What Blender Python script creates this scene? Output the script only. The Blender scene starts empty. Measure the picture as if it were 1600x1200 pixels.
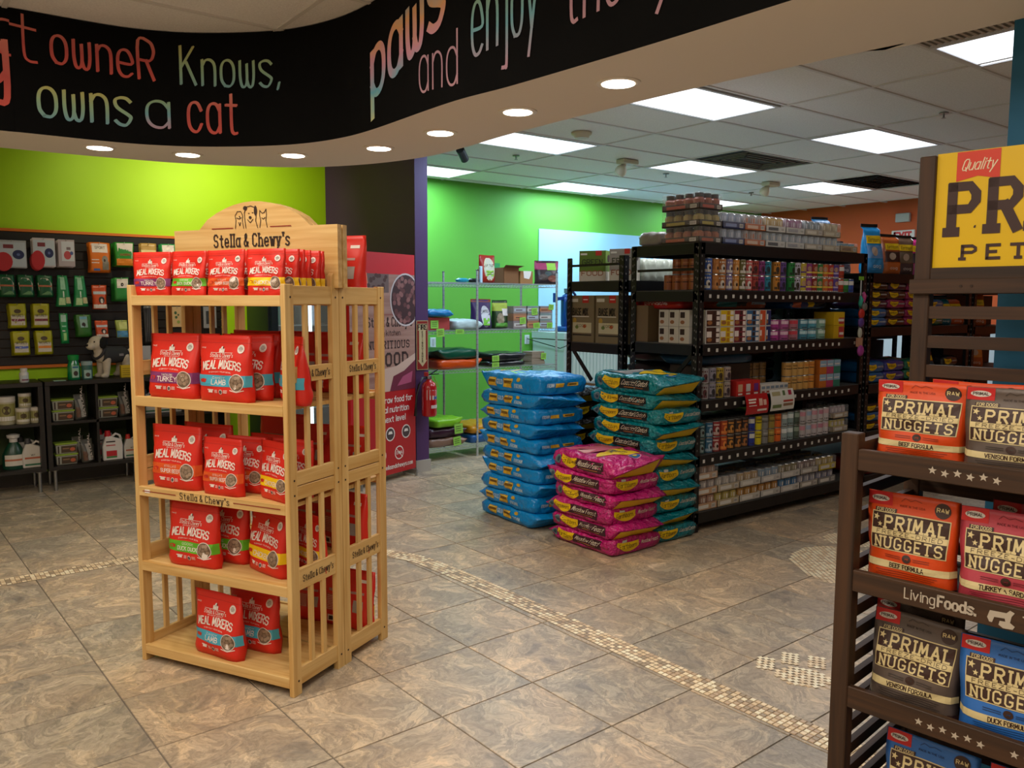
import bpy, bmesh, math, random
from mathutils import Vector, Matrix
PI = math.pi
scene = bpy.context.scene
COL = scene.collection
# ------------------------------------------------------------------ camera, world, exposure, large lights
def lin(c):
    return c / 12.92 if c <= 0.04045 else ((c + 0.055) / 1.055) ** 2.4
def rgb(h):
    return tuple(lin(int(h[i:i + 2], 16) / 255) for i in (0, 2, 4))
cam_d = bpy.data.cameras.new('camera')
cam = bpy.data.objects.new('camera', cam_d); COL.objects.link(cam)
cam_d.sensor_width = 36.0; cam_d.lens = 1286.49 / 1600 * 36; cam_d.clip_start = 0.05; cam_d.clip_end = 60
_y, _p, _r = math.radians(37.15), 0.09925, 0.003595
_f = Vector((math.sin(_y) * math.cos(_p), math.cos(_y) * math.cos(_p), -math.sin(_p)))
_rt = Vector((math.cos(_y), -math.sin(_y), 0)); _up = _rt.cross(_f)
_r2 = _rt * math.cos(_r) + _up * math.sin(_r); _u2 = -_rt * math.sin(_r) + _up * math.cos(_r)
cam.matrix_world = Matrix(((_r2.x, _u2.x, -_f.x, 0), (_r2.y, _u2.y, -_f.y, 0), (_r2.z, _u2.z, -_f.z, 1.584), (0, 0, 0, 1)))
scene.camera = cam
scene.view_settings.view_transform = 'Standard'
try: scene.view_settings.look = 'None'
except Exception: pass
scene.view_settings.exposure = 0.0
scene.view_settings.gamma = 1.0
scene.view_settings.use_curve_mapping = False
w = bpy.data.worlds.new('world'); scene.world = w; w.use_nodes = True
w.node_tree.nodes['Background'].inputs[0].default_value = (0.75, 0.85, 1.0, 1)
w.node_tree.nodes['Background'].inputs[1].default_value = 0.25
CEIL = 3.05; SOFF = 2.44
PANELS = [(4.22, 3.83), (6.66, 3.80), (4.22, 5.78), (6.66, 5.78), (4.22, 7.76), (6.66, 7.76), (9.10, 5.80), (9.10, 7.72), (9.10, 3.80)]
def area(name, loc, sx, sy, power, col, rot=(0, 0, 0), spread=PI):
    l = bpy.data.lights.new(name, 'AREA'); l.shape = 'RECTANGLE'; l.size = sx; l.size_y = sy
    l.energy = power; l.color = col; l.spread = spread
    o = bpy.data.objects.new(name, l); o.location = loc; o.rotation_euler = rot; COL.objects.link(o); return o
COOL = (0.52, 0.78, 1.0); NEUT = (1.0, 0.93, 0.84); WARM = (1.0, 0.80, 0.55)
for (x, y) in PANELS:
    back = y > 7
    cold = y > 7 or (x < 5 and y > 5)
    area('panel_light', (x + .61, y + .33, CEIL - .03), 1.1, .55, (40 if cold else 27) if x < 9 else 14, COOL if cold else (0.90, 0.93, 1.0))
# lamps of the front area, in the same ceiling behind the camera
for (x, y) in ((0.4, 3.2), (0.4, 0.9), (-1.8, 3.2), (-1.8, 0.9), (0.4, -1.4)):
    area('front_panel_light', (x, y, CEIL - .03), 1.1, .55, 34, (1.0, 0.90, 0.77))
area('panel_light_side', (5.2, 2.2, CEIL - .03), .55, .55, 10, (1.0, 0.93, 0.85))
# wall washers hidden above the curved bulkhead, aimed at the green wall
for x, e in ((1.6, 30), (2.35, 62)):
    l = bpy.data.lights.new('wall_washer', 'SPOT'); l.energy = e; l.spot_size = math.radians(110); l.spot_blend = 1; l.color = (1.0, 0.88, 0.62); l.shadow_soft_size = .06
    o = bpy.data.objects.new('wall_washer', l); o.location = (x, 6.9, 2.95); COL.objects.link(o)
    o.rotation_euler = (Vector((x + .35, 8.08, 2.35)) - o.location).to_track_quat('-Z', 'Y').to_euler()
DOWN = [(1.008, 5.17), (1.463, 5.09), (1.96, 4.725), (2.25, 4.212), (2.297, 3.643), (2.323, 3.03), (2.335, 2.40)]
for (x, y) in DOWN:
    l = bpy.data.lights.new('downlight_lamp', 'SPOT'); l.energy = 22; l.spot_size = math.radians(125); l.spot_blend = .9; l.color = (1.0, 0.86, 0.68); l.shadow_soft_size = .06
    o = bpy.data.objects.new('downlight_lamp', l); o.location = (x, y, SOFF - .03); COL.objects.link(o)

# ------------------------------------------------------------------ materials
MATS = {}
def mat(name, hexc, rough=.55, metal=0.0, emit=0, spec=.5, var=0.0, vscale=20, bump=0.0, bscale=60, coat=0.0, bdist=.004):
    if name in MATS: return MATS[name]
    m = bpy.data.materials.new(name); m.use_nodes = True; nt = m.node_tree; b = nt.nodes['Principled BSDF']
    c = rgb(hexc)
    b.inputs['Base Color'].default_value = (*c, 1); b.inputs['Roughness'].default_value = rough
    b.inputs['Metallic'].default_value = metal; b.inputs['Specular IOR Level'].default_value = spec
    if coat: b.inputs['Coat Weight'].default_value = coat; b.inputs['Coat Roughness'].default_value = .12
    if emit:
        b.inputs['Emission Color'].default_value = (*c, 1); b.inputs['Emission Strength'].default_value = emit
    if var or bump:
        tc = nt.nodes.new('ShaderNodeTexCoord'); nz = nt.nodes.new('ShaderNodeTexNoise')
        nz.inputs['Scale'].default_value = vscale; nz.inputs['Detail'].default_value = 4
        nt.links.new(tc.outputs['Object'], nz.inputs['Vector'])
        if var:
            r = nt.nodes.new('ShaderNodeValToRGB'); nt.links.new(nz.outputs[0], r.inputs[0])
            r.color_ramp.elements[0].position = .3; r.color_ramp.elements[1].position = .7
            r.color_ramp.elements[0].color = (*[max(0, q * (1 - var)) for q in c], 1); r.color_ramp.elements[1].color = (*[min(1, q * (1 + var)) for q in c], 1)
            nt.links.new(r.outputs[0], b.inputs['Base Color'])
        if bump:
            n2 = nt.nodes.new('ShaderNodeTexNoise'); n2.inputs['Scale'].default_value = bscale; n2.inputs['Detail'].default_value = 3
            nt.links.new(tc.outputs['Object'], n2.inputs['Vector'])
            bp = nt.nodes.new('ShaderNodeBump'); bp.inputs['Strength'].default_value = bump; bp.inputs['Distance'].default_value = bdist
            nt.links.new(n2.outputs[0], bp.inputs['Height']); nt.links.new(bp.outputs[0], b.inputs['Normal'])
    MATS[name] = m; return m
def H(hexc, rough=.5, **k):           # plain colour material by hex
    return mat('c_%s_%d' % (hexc, int(rough * 100)), hexc, rough, **k)
def ink(hexc): return mat('ink_' + hexc, hexc, .5)
def film(hexc, rough=.28): return mat('film_%s_%d' % (hexc, int(rough * 100)), hexc, rough, var=.08, vscale=6, bump=.5, bscale=22)

# ------------------------------------------------------------------ mesh builder
class MB:
    def __init__(s): s.v = []; s.f = []; s.m = []; s.mats = []
    def mi(s, m):
        if m not in s.mats: s.mats.append(m)
        return s.mats.index(m)
    def add(s, vs, fs, m, T=None):
        b = len(s.v); k = s.mi(m)
        if T is None: s.v += [tuple(p) for p in vs]
        else: s.v += [tuple(T(p)) for p in vs]
        for f in fs: s.f.append(tuple(b + i for i in f)); s.m.append(k)
        return s
    def box(s, a, b, m, T=None):
        x0, y0, z0 = a; x1, y1, z1 = b
        return s.add([(x0, y0, z0), (x1, y0, z0), (x1, y1, z0), (x0, y1, z0), (x0, y0, z1), (x1, y0, z1), (x1, y1, z1), (x0, y1, z1)],
                     [(3, 2, 1, 0), (4, 5, 6, 7), (0, 1, 5, 4), (1, 2, 6, 5), (2, 3, 7, 6), (3, 0, 4, 7)], m, T)
    def bar(s, p, q, w, h, m, up=(0, 0, 1)):
        p = Vector(p); q = Vector(q); d = (q - p).normalized(); up = Vector(up)
        if abs(d.dot(up)) > .98: up = Vector((0, 1, 0))
        sx = d.cross(up).normalized(); sy = sx.cross(d)
        vs = []
        for e in (p, q):
            for (i, j) in ((-1, -1), (1, -1), (1, 1), (-1, 1)): vs.append(e + sx * i * w / 2 + sy * j * h / 2)
        return s.add(vs, [(3, 2, 1, 0), (4, 5, 6, 7), (0, 1, 5, 4), (1, 2, 6, 5), (2, 3, 7, 6), (3, 0, 4, 7)], m)
    def cyl(s, p, q, r, m, n=12, r2=None, cap=True):
        p = Vector(p); q = Vector(q); d = (q - p).normalized(); u = Vector((0, 0, 1)) if abs(d.z) < .9 else Vector((1, 0, 0))
        a = d.cross(u).normalized(); b = a.cross(d); r2 = r if r2 is None else r2; vs = []
        for e, rr in ((p, r), (q, r2)):
            for i in range(n):
                t = 2 * PI * i / n; vs.append(e + (a * math.cos(t) + b * math.sin(t)) * rr)
        fs = [(i, (i + 1) % n, n + (i + 1) % n, n + i) for i in range(n)]
        if cap: fs += [tuple(range(n - 1, -1, -1)), tuple(range(n, 2 * n))]
        return s.add(vs, fs, m)
    def tube(s, pts, r, m, n=6):
        pts = [Vector(p) for p in pts]; vs = []; N = len(pts)
        for i, p in enumerate(pts):
            d = (pts[min(i + 1, N - 1)] - pts[max(i - 1, 0)]).normalized(); u = Vector((0, 0, 1)) if abs(d.z) < .9 else Vector((1, 0, 0))
            a = d.cross(u).normalized(); b = a.cross(d); rr = r[i] if isinstance(r, (list, tuple)) else r
            for k in range(n):
                t = 2 * PI * k / n; vs.append(p + (a * math.cos(t) + b * math.sin(t)) * rr)
        fs = []
        for i in range(N - 1):
            for k in range(n): fs.append((i * n + k, i * n + (k + 1) % n, (i + 1) * n + (k + 1) % n, (i + 1) * n + k))
        fs += [tuple(range(n - 1, -1, -1)), tuple(range((N - 1) * n, N * n))]
        return s.add(vs, fs, m)
    def lathe(s, prof, m, n=16, c=(0, 0, 0), mats=None, sx=1, sy=1):
        vs = [(c[0] + r * math.cos(2 * PI * i / n) * sx, c[1] + r * math.sin(2 * PI * i / n) * sy, c[2] + z) for (r, z) in prof for i in range(n)]
        for k in range(len(prof) - 1):
            pass
        b = len(s.v); s.v += vs
        for k in range(len(prof) - 1):
            mm = s.mi(mats[k] if mats else m)
            for i in range(n):
                s.f.append((b + k * n + i, b + k * n + (i + 1) % n, b + (k + 1) * n + (i + 1) % n, b + (k + 1) * n + i)); s.m.append(mm)
        s.f.append(tuple(b + i for i in range(n - 1, -1, -1))); s.m.append(s.mi(mats[0] if mats else m))
        s.f.append(tuple(b + (len(prof) - 1) * n + i for i in range(n))); s.m.append(s.mi(mats[-1] if mats else m))
        return s
    def ell(s, c, r, m, n=14, k=9, T=None):
        vs = []; fs = []
        for j in range(k + 1):
            t = PI * j / k
            for i in range(n):
                a = 2 * PI * i / n; p = Vector((math.sin(t) * math.cos(a) * r[0], math.sin(t) * math.sin(a) * r[1], math.cos(t) * r[2]))
                if T: p = T @ p
                vs.append((p.x + c[0], p.y + c[1], p.z + c[2]))
        for j in range(k):
            for i in range(n): fs.append((j * n + i, (j + 1) * n + i, (j + 1) * n + (i + 1) % n, j * n + (i + 1) % n))
        return s.add(vs, fs, m)
    def prism(s, pts, y0, y1, m, ax='y'):      # polygon in (x,z) extruded along y, or (x,y) along z
        n = len(pts)
        if ax == 'y': vs = [(p[0], y0, p[1]) for p in pts] + [(p[0], y1, p[1]) for p in pts]
        elif ax == 'z': vs = [(p[0], p[1], y0) for p in pts] + [(p[0], p[1], y1) for p in pts]
        else: vs = [(y0, p[0], p[1]) for p in pts] + [(y1, p[0], p[1]) for p in pts]
        fs = [tuple(range(n - 1, -1, -1)), tuple(range(n, 2 * n))] + [(i, (i + 1) % n, n + (i + 1) % n, n + i) for i in range(n)]
        return s.add(vs, fs, m)
    def mesh(s, name, bevel=0, smooth=False, weld=False):
        me = bpy.data.meshes.new(name); me.from_pydata(s.v, [], s.f)
        for m in s.mats: me.materials.append(m)
        me.polygons.foreach_set('material_index', s.m)
        bm = bmesh.new(); bm.from_mesh(me)
        if weld: bmesh.ops.remove_doubles(bm, verts=bm.verts, dist=1e-5)
        if weld != 'open': bmesh.ops.recalc_face_normals(bm, faces=bm.faces)
        if bevel: bmesh.ops.bevel(bm, geom=list(bm.edges), offset=bevel, segments=1, affect='EDGES', profile=.5)
        bm.to_mesh(me); bm.free()
        if smooth: me.polygons.foreach_set('use_smooth', [True] * len(me.polygons))
        if smooth == 'auto':
            try: me.set_sharp_from_angle(angle=math.radians(40))
            except Exception: pass
        return me
    def obj(s, name, parent=None, loc=(0, 0, 0), rot=(0, 0, 0), **k):
        return link(name, s.mesh(name, **k), parent, loc, rot)
def link(name, data, parent=None, loc=(0, 0, 0), rot=(0, 0, 0)):
    o = bpy.data.objects.new(name, data); COL.objects.link(o)
    if parent is not None:
        o.parent = parent; CH.setdefault(parent.name, []).append(o)
    o.location = loc; o.rotation_euler = rot if hasattr(rot, '__len__') else (0, 0, rot)
    return o
def tag(o, label=None, cat=None, group=None, kind=None):
    if label: o['label'] = label
    if cat: o['category'] = cat
    if group: o['group'] = group
    if kind: o['kind'] = kind
    return o
def empty(name, loc=(0, 0, 0), rz=0, label=None, cat=None, group=None):
    o = bpy.data.objects.new(name, None); o.empty_display_size = .05; COL.objects.link(o)
    o.location = loc; o.rotation_euler = (0, 0, rz); return tag(o, label, cat, group)
CH = {}
def copy_tree(o, loc=None, rz=None, label=None, group=None, parent=None):
    c = o.copy(); COL.objects.link(c)
    if parent is not None:
        c.parent = parent; CH.setdefault(parent.name, []).append(c)
    if loc is not None: c.location = loc
    if rz is not None: c.rotation_euler = rz if hasattr(rz, '__len__') else (0, 0, rz)
    if label: c['label'] = label
    if group: c['group'] = group
    for ch in list(CH.get(o.name, [])): copy_tree(ch, parent=c)
    return c
ORD = 'first second third fourth fifth sixth seventh eighth ninth tenth eleventh twelfth thirteenth fourteenth fifteenth sixteenth seventeenth eighteenth nineteenth twentieth'.split()
def ordn(i):
    if i < 20: return ORD[i]
    t = ['twenty', 'thirty', 'forty', 'fifty'][(i + 1) // 10 - 2] if (i + 1) // 10 >= 2 else 'twenty'
    r = (i + 1) % 10
    return (t + '-' + ORD[r - 1]) if r else {'twenty': 'twentieth', 'thirty': 'thirtieth', 'forty': 'fortieth', 'fifty': 'fiftieth'}[t]

# ------------------------------------------------------------------ stroke lettering
G = {'A': '0e4q8e;1i7i', 'B': '0e0q5q7p7m5k0k;5k8i8g6e0e', 'C': '8o6q2q0o0g2e6e8g', 'D': '0e0q5q8n8h5e0e', 'E': '7q0q0e7e;0k5k', 'F': '7q0q0e;0k5k',
     'G': '8o6q2q0o0g2e6e8g8j5j', 'H': '0e0q;8e8q;0k8k', 'I': '1e1q', 'J': '6q6g4e2e0g', 'K': '0e0q;7q0j;3l8e', 'L': '0q0e6e', 'M': '0e1q4h8q9e', 'N': '0e0q7e7q',
     'O': '2e0g0o2q6q8o8g6e2e', 'P': '0e0q6q8o8m6k0k', 'Q': '2e0g0o2q6q8o8g6e2e;5h8d', 'R': '0e0q6q8o8m6k0k;4k8e', 'S': '8o6q2q0o0m2k6k8i8g6e2e0g', 'T': '0q8q;4q4e',
     'U': '0q0g2e6e8g8q', 'V': '0q4e8q', 'W': '0q2e4m6e8q', 'X': '0e8q;0q8e', 'Y': '0q4k8q;4k4e', 'Z': '0q8q0e8e',
     'a': '7m7e;7k5m2m0k0g2e5e7g', 'b': '0q0e;0g2e5e7g7k5m2m0k', 'c': '7k5m2m0k0g2e5e7g', 'd': '7q7e;7g5e2e0g0k2m5m7k', 'e': '0i7i7k5m2m0k0g2e5e7f',
     'f': '6q4q3o3e;0m6m', 'g': '7m7b5a1a;7k5m2m0k0g2e5e7g', 'h': '0q0e;0k2m5m7k7e', 'i': '1m1e;1o1p', 'j': '3m3b2a0a;3o3p', 'k': '0q0e;6m0h;2j7e', 'l': '1q1e',
     'm': '0m0e;0k1m3m4k4e;4k5m7m8k8e', 'n': '0m0e;0k2m5m7k7e', 'o': '2e0g0k2m5m7k7g5e2e', 'p': '0m0a;0k2m5m7k7g5e2e0g', 'q': '7m7a;7k5m2m0k0g2e5e7g', 'r': '0m0e;0j2m5m6l',
     's': '7l5m2m0l1j6h7g5e2e0f', 't': '3p3g4e6e;0m6m', 'u': '0m0g2e5e7g;7m7e', 'v': '0m3e7m', 'w': '0m2e4k6e8m', 'x': '0m7e;7m0e', 'y': '0m3e;7m3e1a', 'z': '0m7m0e7e',
     '&': '8e2m2p4q5p5n0i0g2e4e8i', "'": '1q1n', '.': '0e0f', ',': '1f0d', '-': '1j6j', ':': '1e1f;1l1m', '0': '2e0g0o2q6q8o8g6e2e', '1': '0o2q2e', '2': '0o2q6q8o8m0e8e', '3': '0q7q3l6k8i8g6e2e0g',
     '4': '6e6q0i8i', '5': '7q0q0l5l8j8g6e0e', '6': '7q2p0l0g2e6e8g8j6l1k', '7': '0q8q3e', '8': '2k0m0o2q6q8o8m6k2k0i0g2e6e8g8i6k', '9': '1e6f8j8o6q2q0o0m2k7l', '%': '0e8q;1q1o;7g7e', '/': '0e6q'}
def strokes(ch):
    out = []
    for st in G.get(ch, '').split(';'):
        if st: out.append([(int(st[i]) / 2, (ord(st[i + 1]) - 97) / 2 - 2) for i in range(0, len(st), 2)])
    return out
def text_strokes(txt, h, serif=False, gap=1.5, wide=1.0):
    out = []; x = 0; u = h / 6
    if serif: gap = max(gap, 2.7)
    for ch in txt:
        if ch == ' ': x += 2.6; continue
        ss = strokes(ch); w = max([p[0] for s in ss for p in s] + [.3])
        for s in ss: out.append([((x + p[0]) * u * wide, p[1] * u) for p in s])
        if serif:
            for s in ss:
                if len(s) < 2: continue
                for (e, nb) in ((s[0], s[1]), (s[-1], s[-2])):
                    if abs(e[0] - nb[0]) < .6 * abs(e[1] - nb[1]) and (e[1] in (0, 4, 6, -2)):
                        out.append([((x + e[0] - .75) * u * wide, e[1] * u), ((x + e[0] + .75) * u * wide, e[1] * u)])
        x += w + gap
    return out, (x - gap) * u * wide
def split_sharp(q):
    out = []; cur = [q[0]]
    for i in range(1, len(q)):
        cur.append(q[i])
        if i < len(q) - 1:
            a, p, b = q[i - 1], q[i], q[i + 1]
            d1 = (p[0] - a[0], p[1] - a[1]); d2 = (b[0] - p[0], b[1] - p[1]); l = math.hypot(*d1) * math.hypot(*d2) or 1
            if (d1[0] * d2[0] + d1[1] * d2[1]) / l < .35: out.append(cur); cur = [p]
    out.append(cur); return out
def ribbon(s, th, maxl=None):
    V = []; Fc = []
    for q in split_sharp(s):
        if maxl:
            r = [q[0]]
            for a, b in zip(q, q[1:]):
                k = max(1, int(math.hypot(b[0] - a[0], b[1] - a[1]) / maxl + .99))
                r += [(a[0] + (b[0] - a[0]) * j / k, a[1] + (b[1] - a[1]) * j / k) for j in range(1, k + 1)]
            q = r
        n = len(q); L = []; R = []
        for i in range(n):
            a = q[max(i - 1, 0)]; b = q[min(i + 1, n - 1)]; p = q[i]
            dx, dy = b[0] - a[0], b[1] - a[1]; l = math.hypot(dx, dy) or 1; nx, ny = -dy / l, dx / l
            ex = ey = 0
            if i in (0, n - 1):
                sg = -1 if i == 0 else 1; ex, ey = sg * dx / l * th * .42, sg * dy / l * th * .42
            L.append((p[0] + nx * th / 2 + ex, p[1] + ny * th / 2 + ey)); R.append((p[0] - nx * th / 2 + ex, p[1] - ny * th / 2 + ey))
        o = len(V); V += L + R; Fc += [(o + i, o + n + i, o + n + i + 1, o + i + 1) for i in range(n - 1)]
    return V, Fc
def catm(P, per):
    out = []
    for i in range(len(P) - 1):
        p0, p1, p2, p3 = P[max(i - 1, 0)], P[i], P[i + 1], P[min(i + 2, len(P) - 1)]
        for k in range(per):
            t = k / per; out.append(.5 * ((2 * p1) + (-p0 + p2) * t + (2 * p0 - 5 * p1 + 4 * p2 - p3) * t * t + (-p0 + 3 * p1 - 3 * p2 + p3) * t ** 3))
    return out + [P[-1]]
class Flat:
    """2D artwork: polygons in sheet coordinates, later mapped onto a surface."""
    def __init__(s): s.items = []
    def poly(s, pts, m, lay=0): s.items.append((list(pts), [tuple(range(len(pts)))], m, lay)); return s
    sub = 0.055; ax = 1.0
    def _rib(s, q, th):
        vs, fs = ribbon([(a * s.ax, b) for a, b in q], th, s.sub * max(1, s.ax) if s.sub else None); return [(a / s.ax, b) for a, b in vs], fs
    def rect(s, x0, y0, x1, y1, m, lay=0, nx=1, ny=1):
        if s.sub: nx = max(1, int((x1 - x0) / s.sub + .99)); ny = max(1, int((y1 - y0) / s.sub + .99))
        vs = [(x0 + (x1 - x0) * i / nx, y0 + (y1 - y0) * j / ny) for j in range(ny + 1) for i in range(nx + 1)]
        fs = [(j * (nx + 1) + i, j * (nx + 1) + i + 1, (j + 1) * (nx + 1) + i + 1, (j + 1) * (nx + 1) + i) for j in range(ny) for i in range(nx)]
        s.items.append((vs, fs, m, lay)); return s
    def disc(s, x, y, rx, ry, m, lay=0, n=16, rings=2):
        vs = [(x, y)]; fs = []
        for k in range(1, rings + 1):
            vs += [(x + rx * k / rings * math.cos(2 * PI * i / n), y + ry * k / rings * math.sin(2 * PI * i / n)) for i in range(n)]
        fs += [(0, 1 + i, 1 + (i + 1) % n) for i in range(n)]
        for k in range(1, rings):
            o = 1 + (k - 1) * n
            fs += [(o + i, o + n + i, o + n + (i + 1) % n, o + (i + 1) % n) for i in range(n)]
        s.items.append((vs, fs, m, lay)); return s
    def text(s, txt, x, y, h, m, th=.16, lay=1, serif=False, width=None, center=False, arc=0, skew=0, rot=0, jit=0, wide=1.0, gap=1.5, smooth=False):
        st, w = text_strokes(txt, h, serif, gap, wide)
        k = 1.0
        if width: k = width / max(w, 1e-6); w = width
        x0 = x - (w / 2 if center else 0); c, sn = math.cos(rot), math.sin(rot)
        for q in st:
            if smooth and len(q) > 2:
                q = [(p.x, p.y) for p in catm([Vector((a, b)) for a, b in q], 4)]
            q2 = []
            for (a, b) in q:
                a *= k; bb = b
                if arc: bb += arc * (1 - (2 * a / w - 1) ** 2)
                a += skew * b; q2.append((x0 + a * c - bb * sn, y + a * sn + bb * c))
            vs, fs = s._rib(q2, th * h); s.items.append((vs, fs, m, lay))
        return s
    def line(s, pts, th, m, lay=1):
        vs, fs = s._rib(pts, th); s.items.append((vs, fs, m, lay)); return s
    def star(s, x, y, r, m, lay=1, rot=0):
        vs = [(x, y)] + [(x + (r if i % 2 == 0 else r * .42) * math.sin(PI * i / 5 + rot), y + (r if i % 2 == 0 else r * .42) * math.cos(PI * i / 5 + rot)) for i in range(10)]
        s.items.append((vs, [(0, 1 + i, 1 + (i + 1) % 10) for i in range(10)], m, lay)); return s
    def to(s, mb, fn, base=.0011, step=.0006):
        for k_, (vs, fs, m, lay) in enumerate(s.items):
            d = base + lay * step + (k_ % 40) * step * .02
            mb.add([fn(x, y, d) for (x, y) in vs], fs, m)
        return mb
def plane_fn(o, ux, uy):
    """sheet -> world-space plane with origin o and unit axes ux, uy; offset goes along ux x uy (towards the viewer)."""
    o = Vector(o); ux = Vector(ux); uy = Vector(uy); n = ux.cross(uy)
    return lambda x, y, d: o + ux * x + uy * y + n * d
# ------------------------------------------------------------------ special materials
def stone_mat():
    m = bpy.data.materials.new('stone_tile'); m.use_nodes = True; nt = m.node_tree; N = nt.nodes; L = nt.links; b = N['Principled BSDF']
    tc = N.new('ShaderNodeTexCoord'); oi = N.new('ShaderNodeObjectInfo'); add = N.new('ShaderNodeVectorMath'); add.operation = 'ADD'
    mul = N.new('ShaderNodeVectorMath'); mul.operation = 'SCALE'; mul.inputs['Scale'].default_value = 37.0
    cb = N.new('ShaderNodeCombineXYZ'); L.new(oi.outputs['Random'], cb.inputs[0]); L.new(oi.outputs['Random'], cb.inputs[2]); L.new(cb.outputs[0], mul.inputs[0])
    L.new(tc.outputs['Object'], add.inputs[0]); L.new(mul.outputs[0], add.inputs[1])
    n0 = N.new('ShaderNodeTexNoise'); n0.inputs['Scale'].default_value = 3.2; n0.inputs['Detail'].default_value = 3; L.new(add.outputs[0], n0.inputs['Vector'])
    wp = N.new('ShaderNodeVectorMath'); wp.operation = 'MULTIPLY_ADD'; wp.inputs[1].default_value = (.35, .35, .35); L.new(n0.outputs['Color'], wp.inputs[0]); L.new(add.outputs[0], wp.inputs[2])
    n1 = N.new('ShaderNodeTexNoise'); n1.inputs['Scale'].default_value = 3.4; n1.inputs['Detail'].default_value = 12; n1.inputs['Distortion'].default_value = 1.2; n1.inputs['Roughness'].default_value = .74
    L.new(wp.outputs[0], n1.inputs['Vector'])
    r1 = N.new('ShaderNodeValToRGB'); L.new(n1.outputs[0], r1.inputs[0]); e = r1.color_ramp.elements
    e[0].position = .30; e[0].color = (*rgb('8b8175'), 1); e[1].position = .72; e[1].color = (*rgb('f7e8d2'), 1)
    for p, c in ((.40, 'a09589'), (.46, 'bbac99'), (.50, 'a39889'), (.545, 'd0c0aa'), (.60, 'b9ac9a'), (.65, 'e4d3bb')):
        x = e.new(p); x.color = (*rgb(c), 1)
    n2 = N.new('ShaderNodeTexNoise'); n2.inputs['Scale'].default_value = 1.3; n2.inputs['Detail'].default_value = 3; L.new(add.outputs[0], n2.inputs['Vector'])
    r2 = N.new('ShaderNodeValToRGB'); L.new(n2.outputs[0], r2.inputs[0]); r2.color_ramp.elements[0].position = .36; r2.color_ramp.elements[0].color = (*rgb('dadcdc'), 1); r2.color_ramp.elements[1].position = .62; r2.color_ramp.elements[1].color = (*rgb('fff4e6'), 1)
    mx = N.new('ShaderNodeMix'); mx.data_type = 'RGBA'; mx.blend_type = 'MULTIPLY'; mx.inputs[0].default_value = 1
    L.new(r1.outputs[0], mx.inputs[6]); L.new(r2.outputs[0], mx.inputs[7])
    n3 = N.new('ShaderNodeTexNoise'); n3.inputs['Scale'].default_value = 38; n3.inputs['Detail'].default_value = 8; n3.inputs['Roughness'].default_value = .7; L.new(wp.outputs[0], n3.inputs['Vector'])
    r3 = N.new('ShaderNodeValToRGB'); L.new(n3.outputs[0], r3.inputs[0]); r3.color_ramp.elements[0].position = .40; r3.color_ramp.elements[0].color = (.60, .57, .53, 1); r3.color_ramp.elements[1].position = .56; r3.color_ramp.elements[1].color = (1.05, 1.03, 1, 1)
    wv = N.new('ShaderNodeTexWave'); wv.inputs['Scale'].default_value = 1.7; wv.inputs['Distortion'].default_value = 14; wv.inputs['Detail'].default_value = 4; wv.inputs['Detail Scale'].default_value = 1.3; L.new(wp.outputs[0], wv.inputs['Vector'])
    r4 = N.new('ShaderNodeValToRGB'); L.new(wv.outputs['Fac'], r4.inputs[0]); r4.color_ramp.elements[0].position = .86; r4.color_ramp.elements[0].color = (1, 1, 1, 1); r4.color_ramp.elements[1].position = .97; r4.color_ramp.elements[1].color = (1.35, 1.3, 1.2, 1)
    m2 = N.new('ShaderNodeMix'); m2.data_type = 'RGBA'; m2.blend_type = 'MULTIPLY'; m2.inputs[0].default_value = .5
    L.new(mx.outputs[2], m2.inputs[6]); L.new(r3.outputs[0], m2.inputs[7])
    m3 = N.new('ShaderNodeMix'); m3.data_type = 'RGBA'; m3.blend_type = 'MULTIPLY'; m3.inputs[0].default_value = .6
    L.new(m2.outputs[2], m3.inputs[6]); L.new(r4.outputs[0], m3.inputs[7]); L.new(m3.outputs[2], b.inputs['Base Color'])
    b.inputs['Roughness'].default_value = .40
    bp = N.new('ShaderNodeBump'); bp.inputs['Strength'].default_value = .35; bp.inputs['Distance'].default_value = .003
    L.new(n1.outputs[0], bp.inputs['Height']); L.new(bp.outputs[0], b.inputs['Normal'])
    return m
def wood_mat(name, c1, c2, axis=2, rough=.5, scale=1.0):
    m = bpy.data.materials.new(name); m.use_nodes = True; nt = m.node_tree; N = nt.nodes; L = nt.links; b = N['Principled BSDF']
    tc = N.new('ShaderNodeTexCoord'); mp = N.new('ShaderNodeMapping'); s = [22 * scale, 22 * scale, 22 * scale]; s[axis] = 1.1 * scale
    mp.inputs['Scale'].default_value = s; L.new(tc.outputs['Object'], mp.inputs['Vector'])
    n = N.new('ShaderNodeTexNoise'); n.inputs['Scale'].default_value = 1.6; n.inputs['Detail'].default_value = 5; n.inputs['Distortion'].default_value = .6; L.new(mp.outputs[0], n.inputs['Vector'])
    r = N.new('ShaderNodeValToRGB'); L.new(n.outputs[0], r.inputs[0]); e = r.color_ramp.elements
    e[0].position = .3; e[0].color = (*rgb(c1), 1); e[1].position = .7; e[1].color = (*rgb(c2), 1); L.new(r.outputs[0], b.inputs['Base Color'])
    b.inputs['Roughness'].default_value = rough
    return m
STONE = stone_mat()
PINE = [wood_mat('pine_x', 'c29552', 'dfbd7e', 0), wood_mat('pine_y', 'c29552', 'dfbd7e', 1), wood_mat('pine_z', 'c29552', 'dfbd7e', 2)]
DARKW = [wood_mat('dark_x', '26160a', '4b2f18', 0, .6), wood_mat('dark_y', '26160a', '4b2f18', 1, .6), wood_mat('dark_z', '26160a', '4b2f18', 2, .6)]
GROUT = mat('grout', '6e6459', .9, var=.1)
PAINT_GREEN = mat('green_paint', 'ace000', .6, var=.02, vscale=3)
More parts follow.
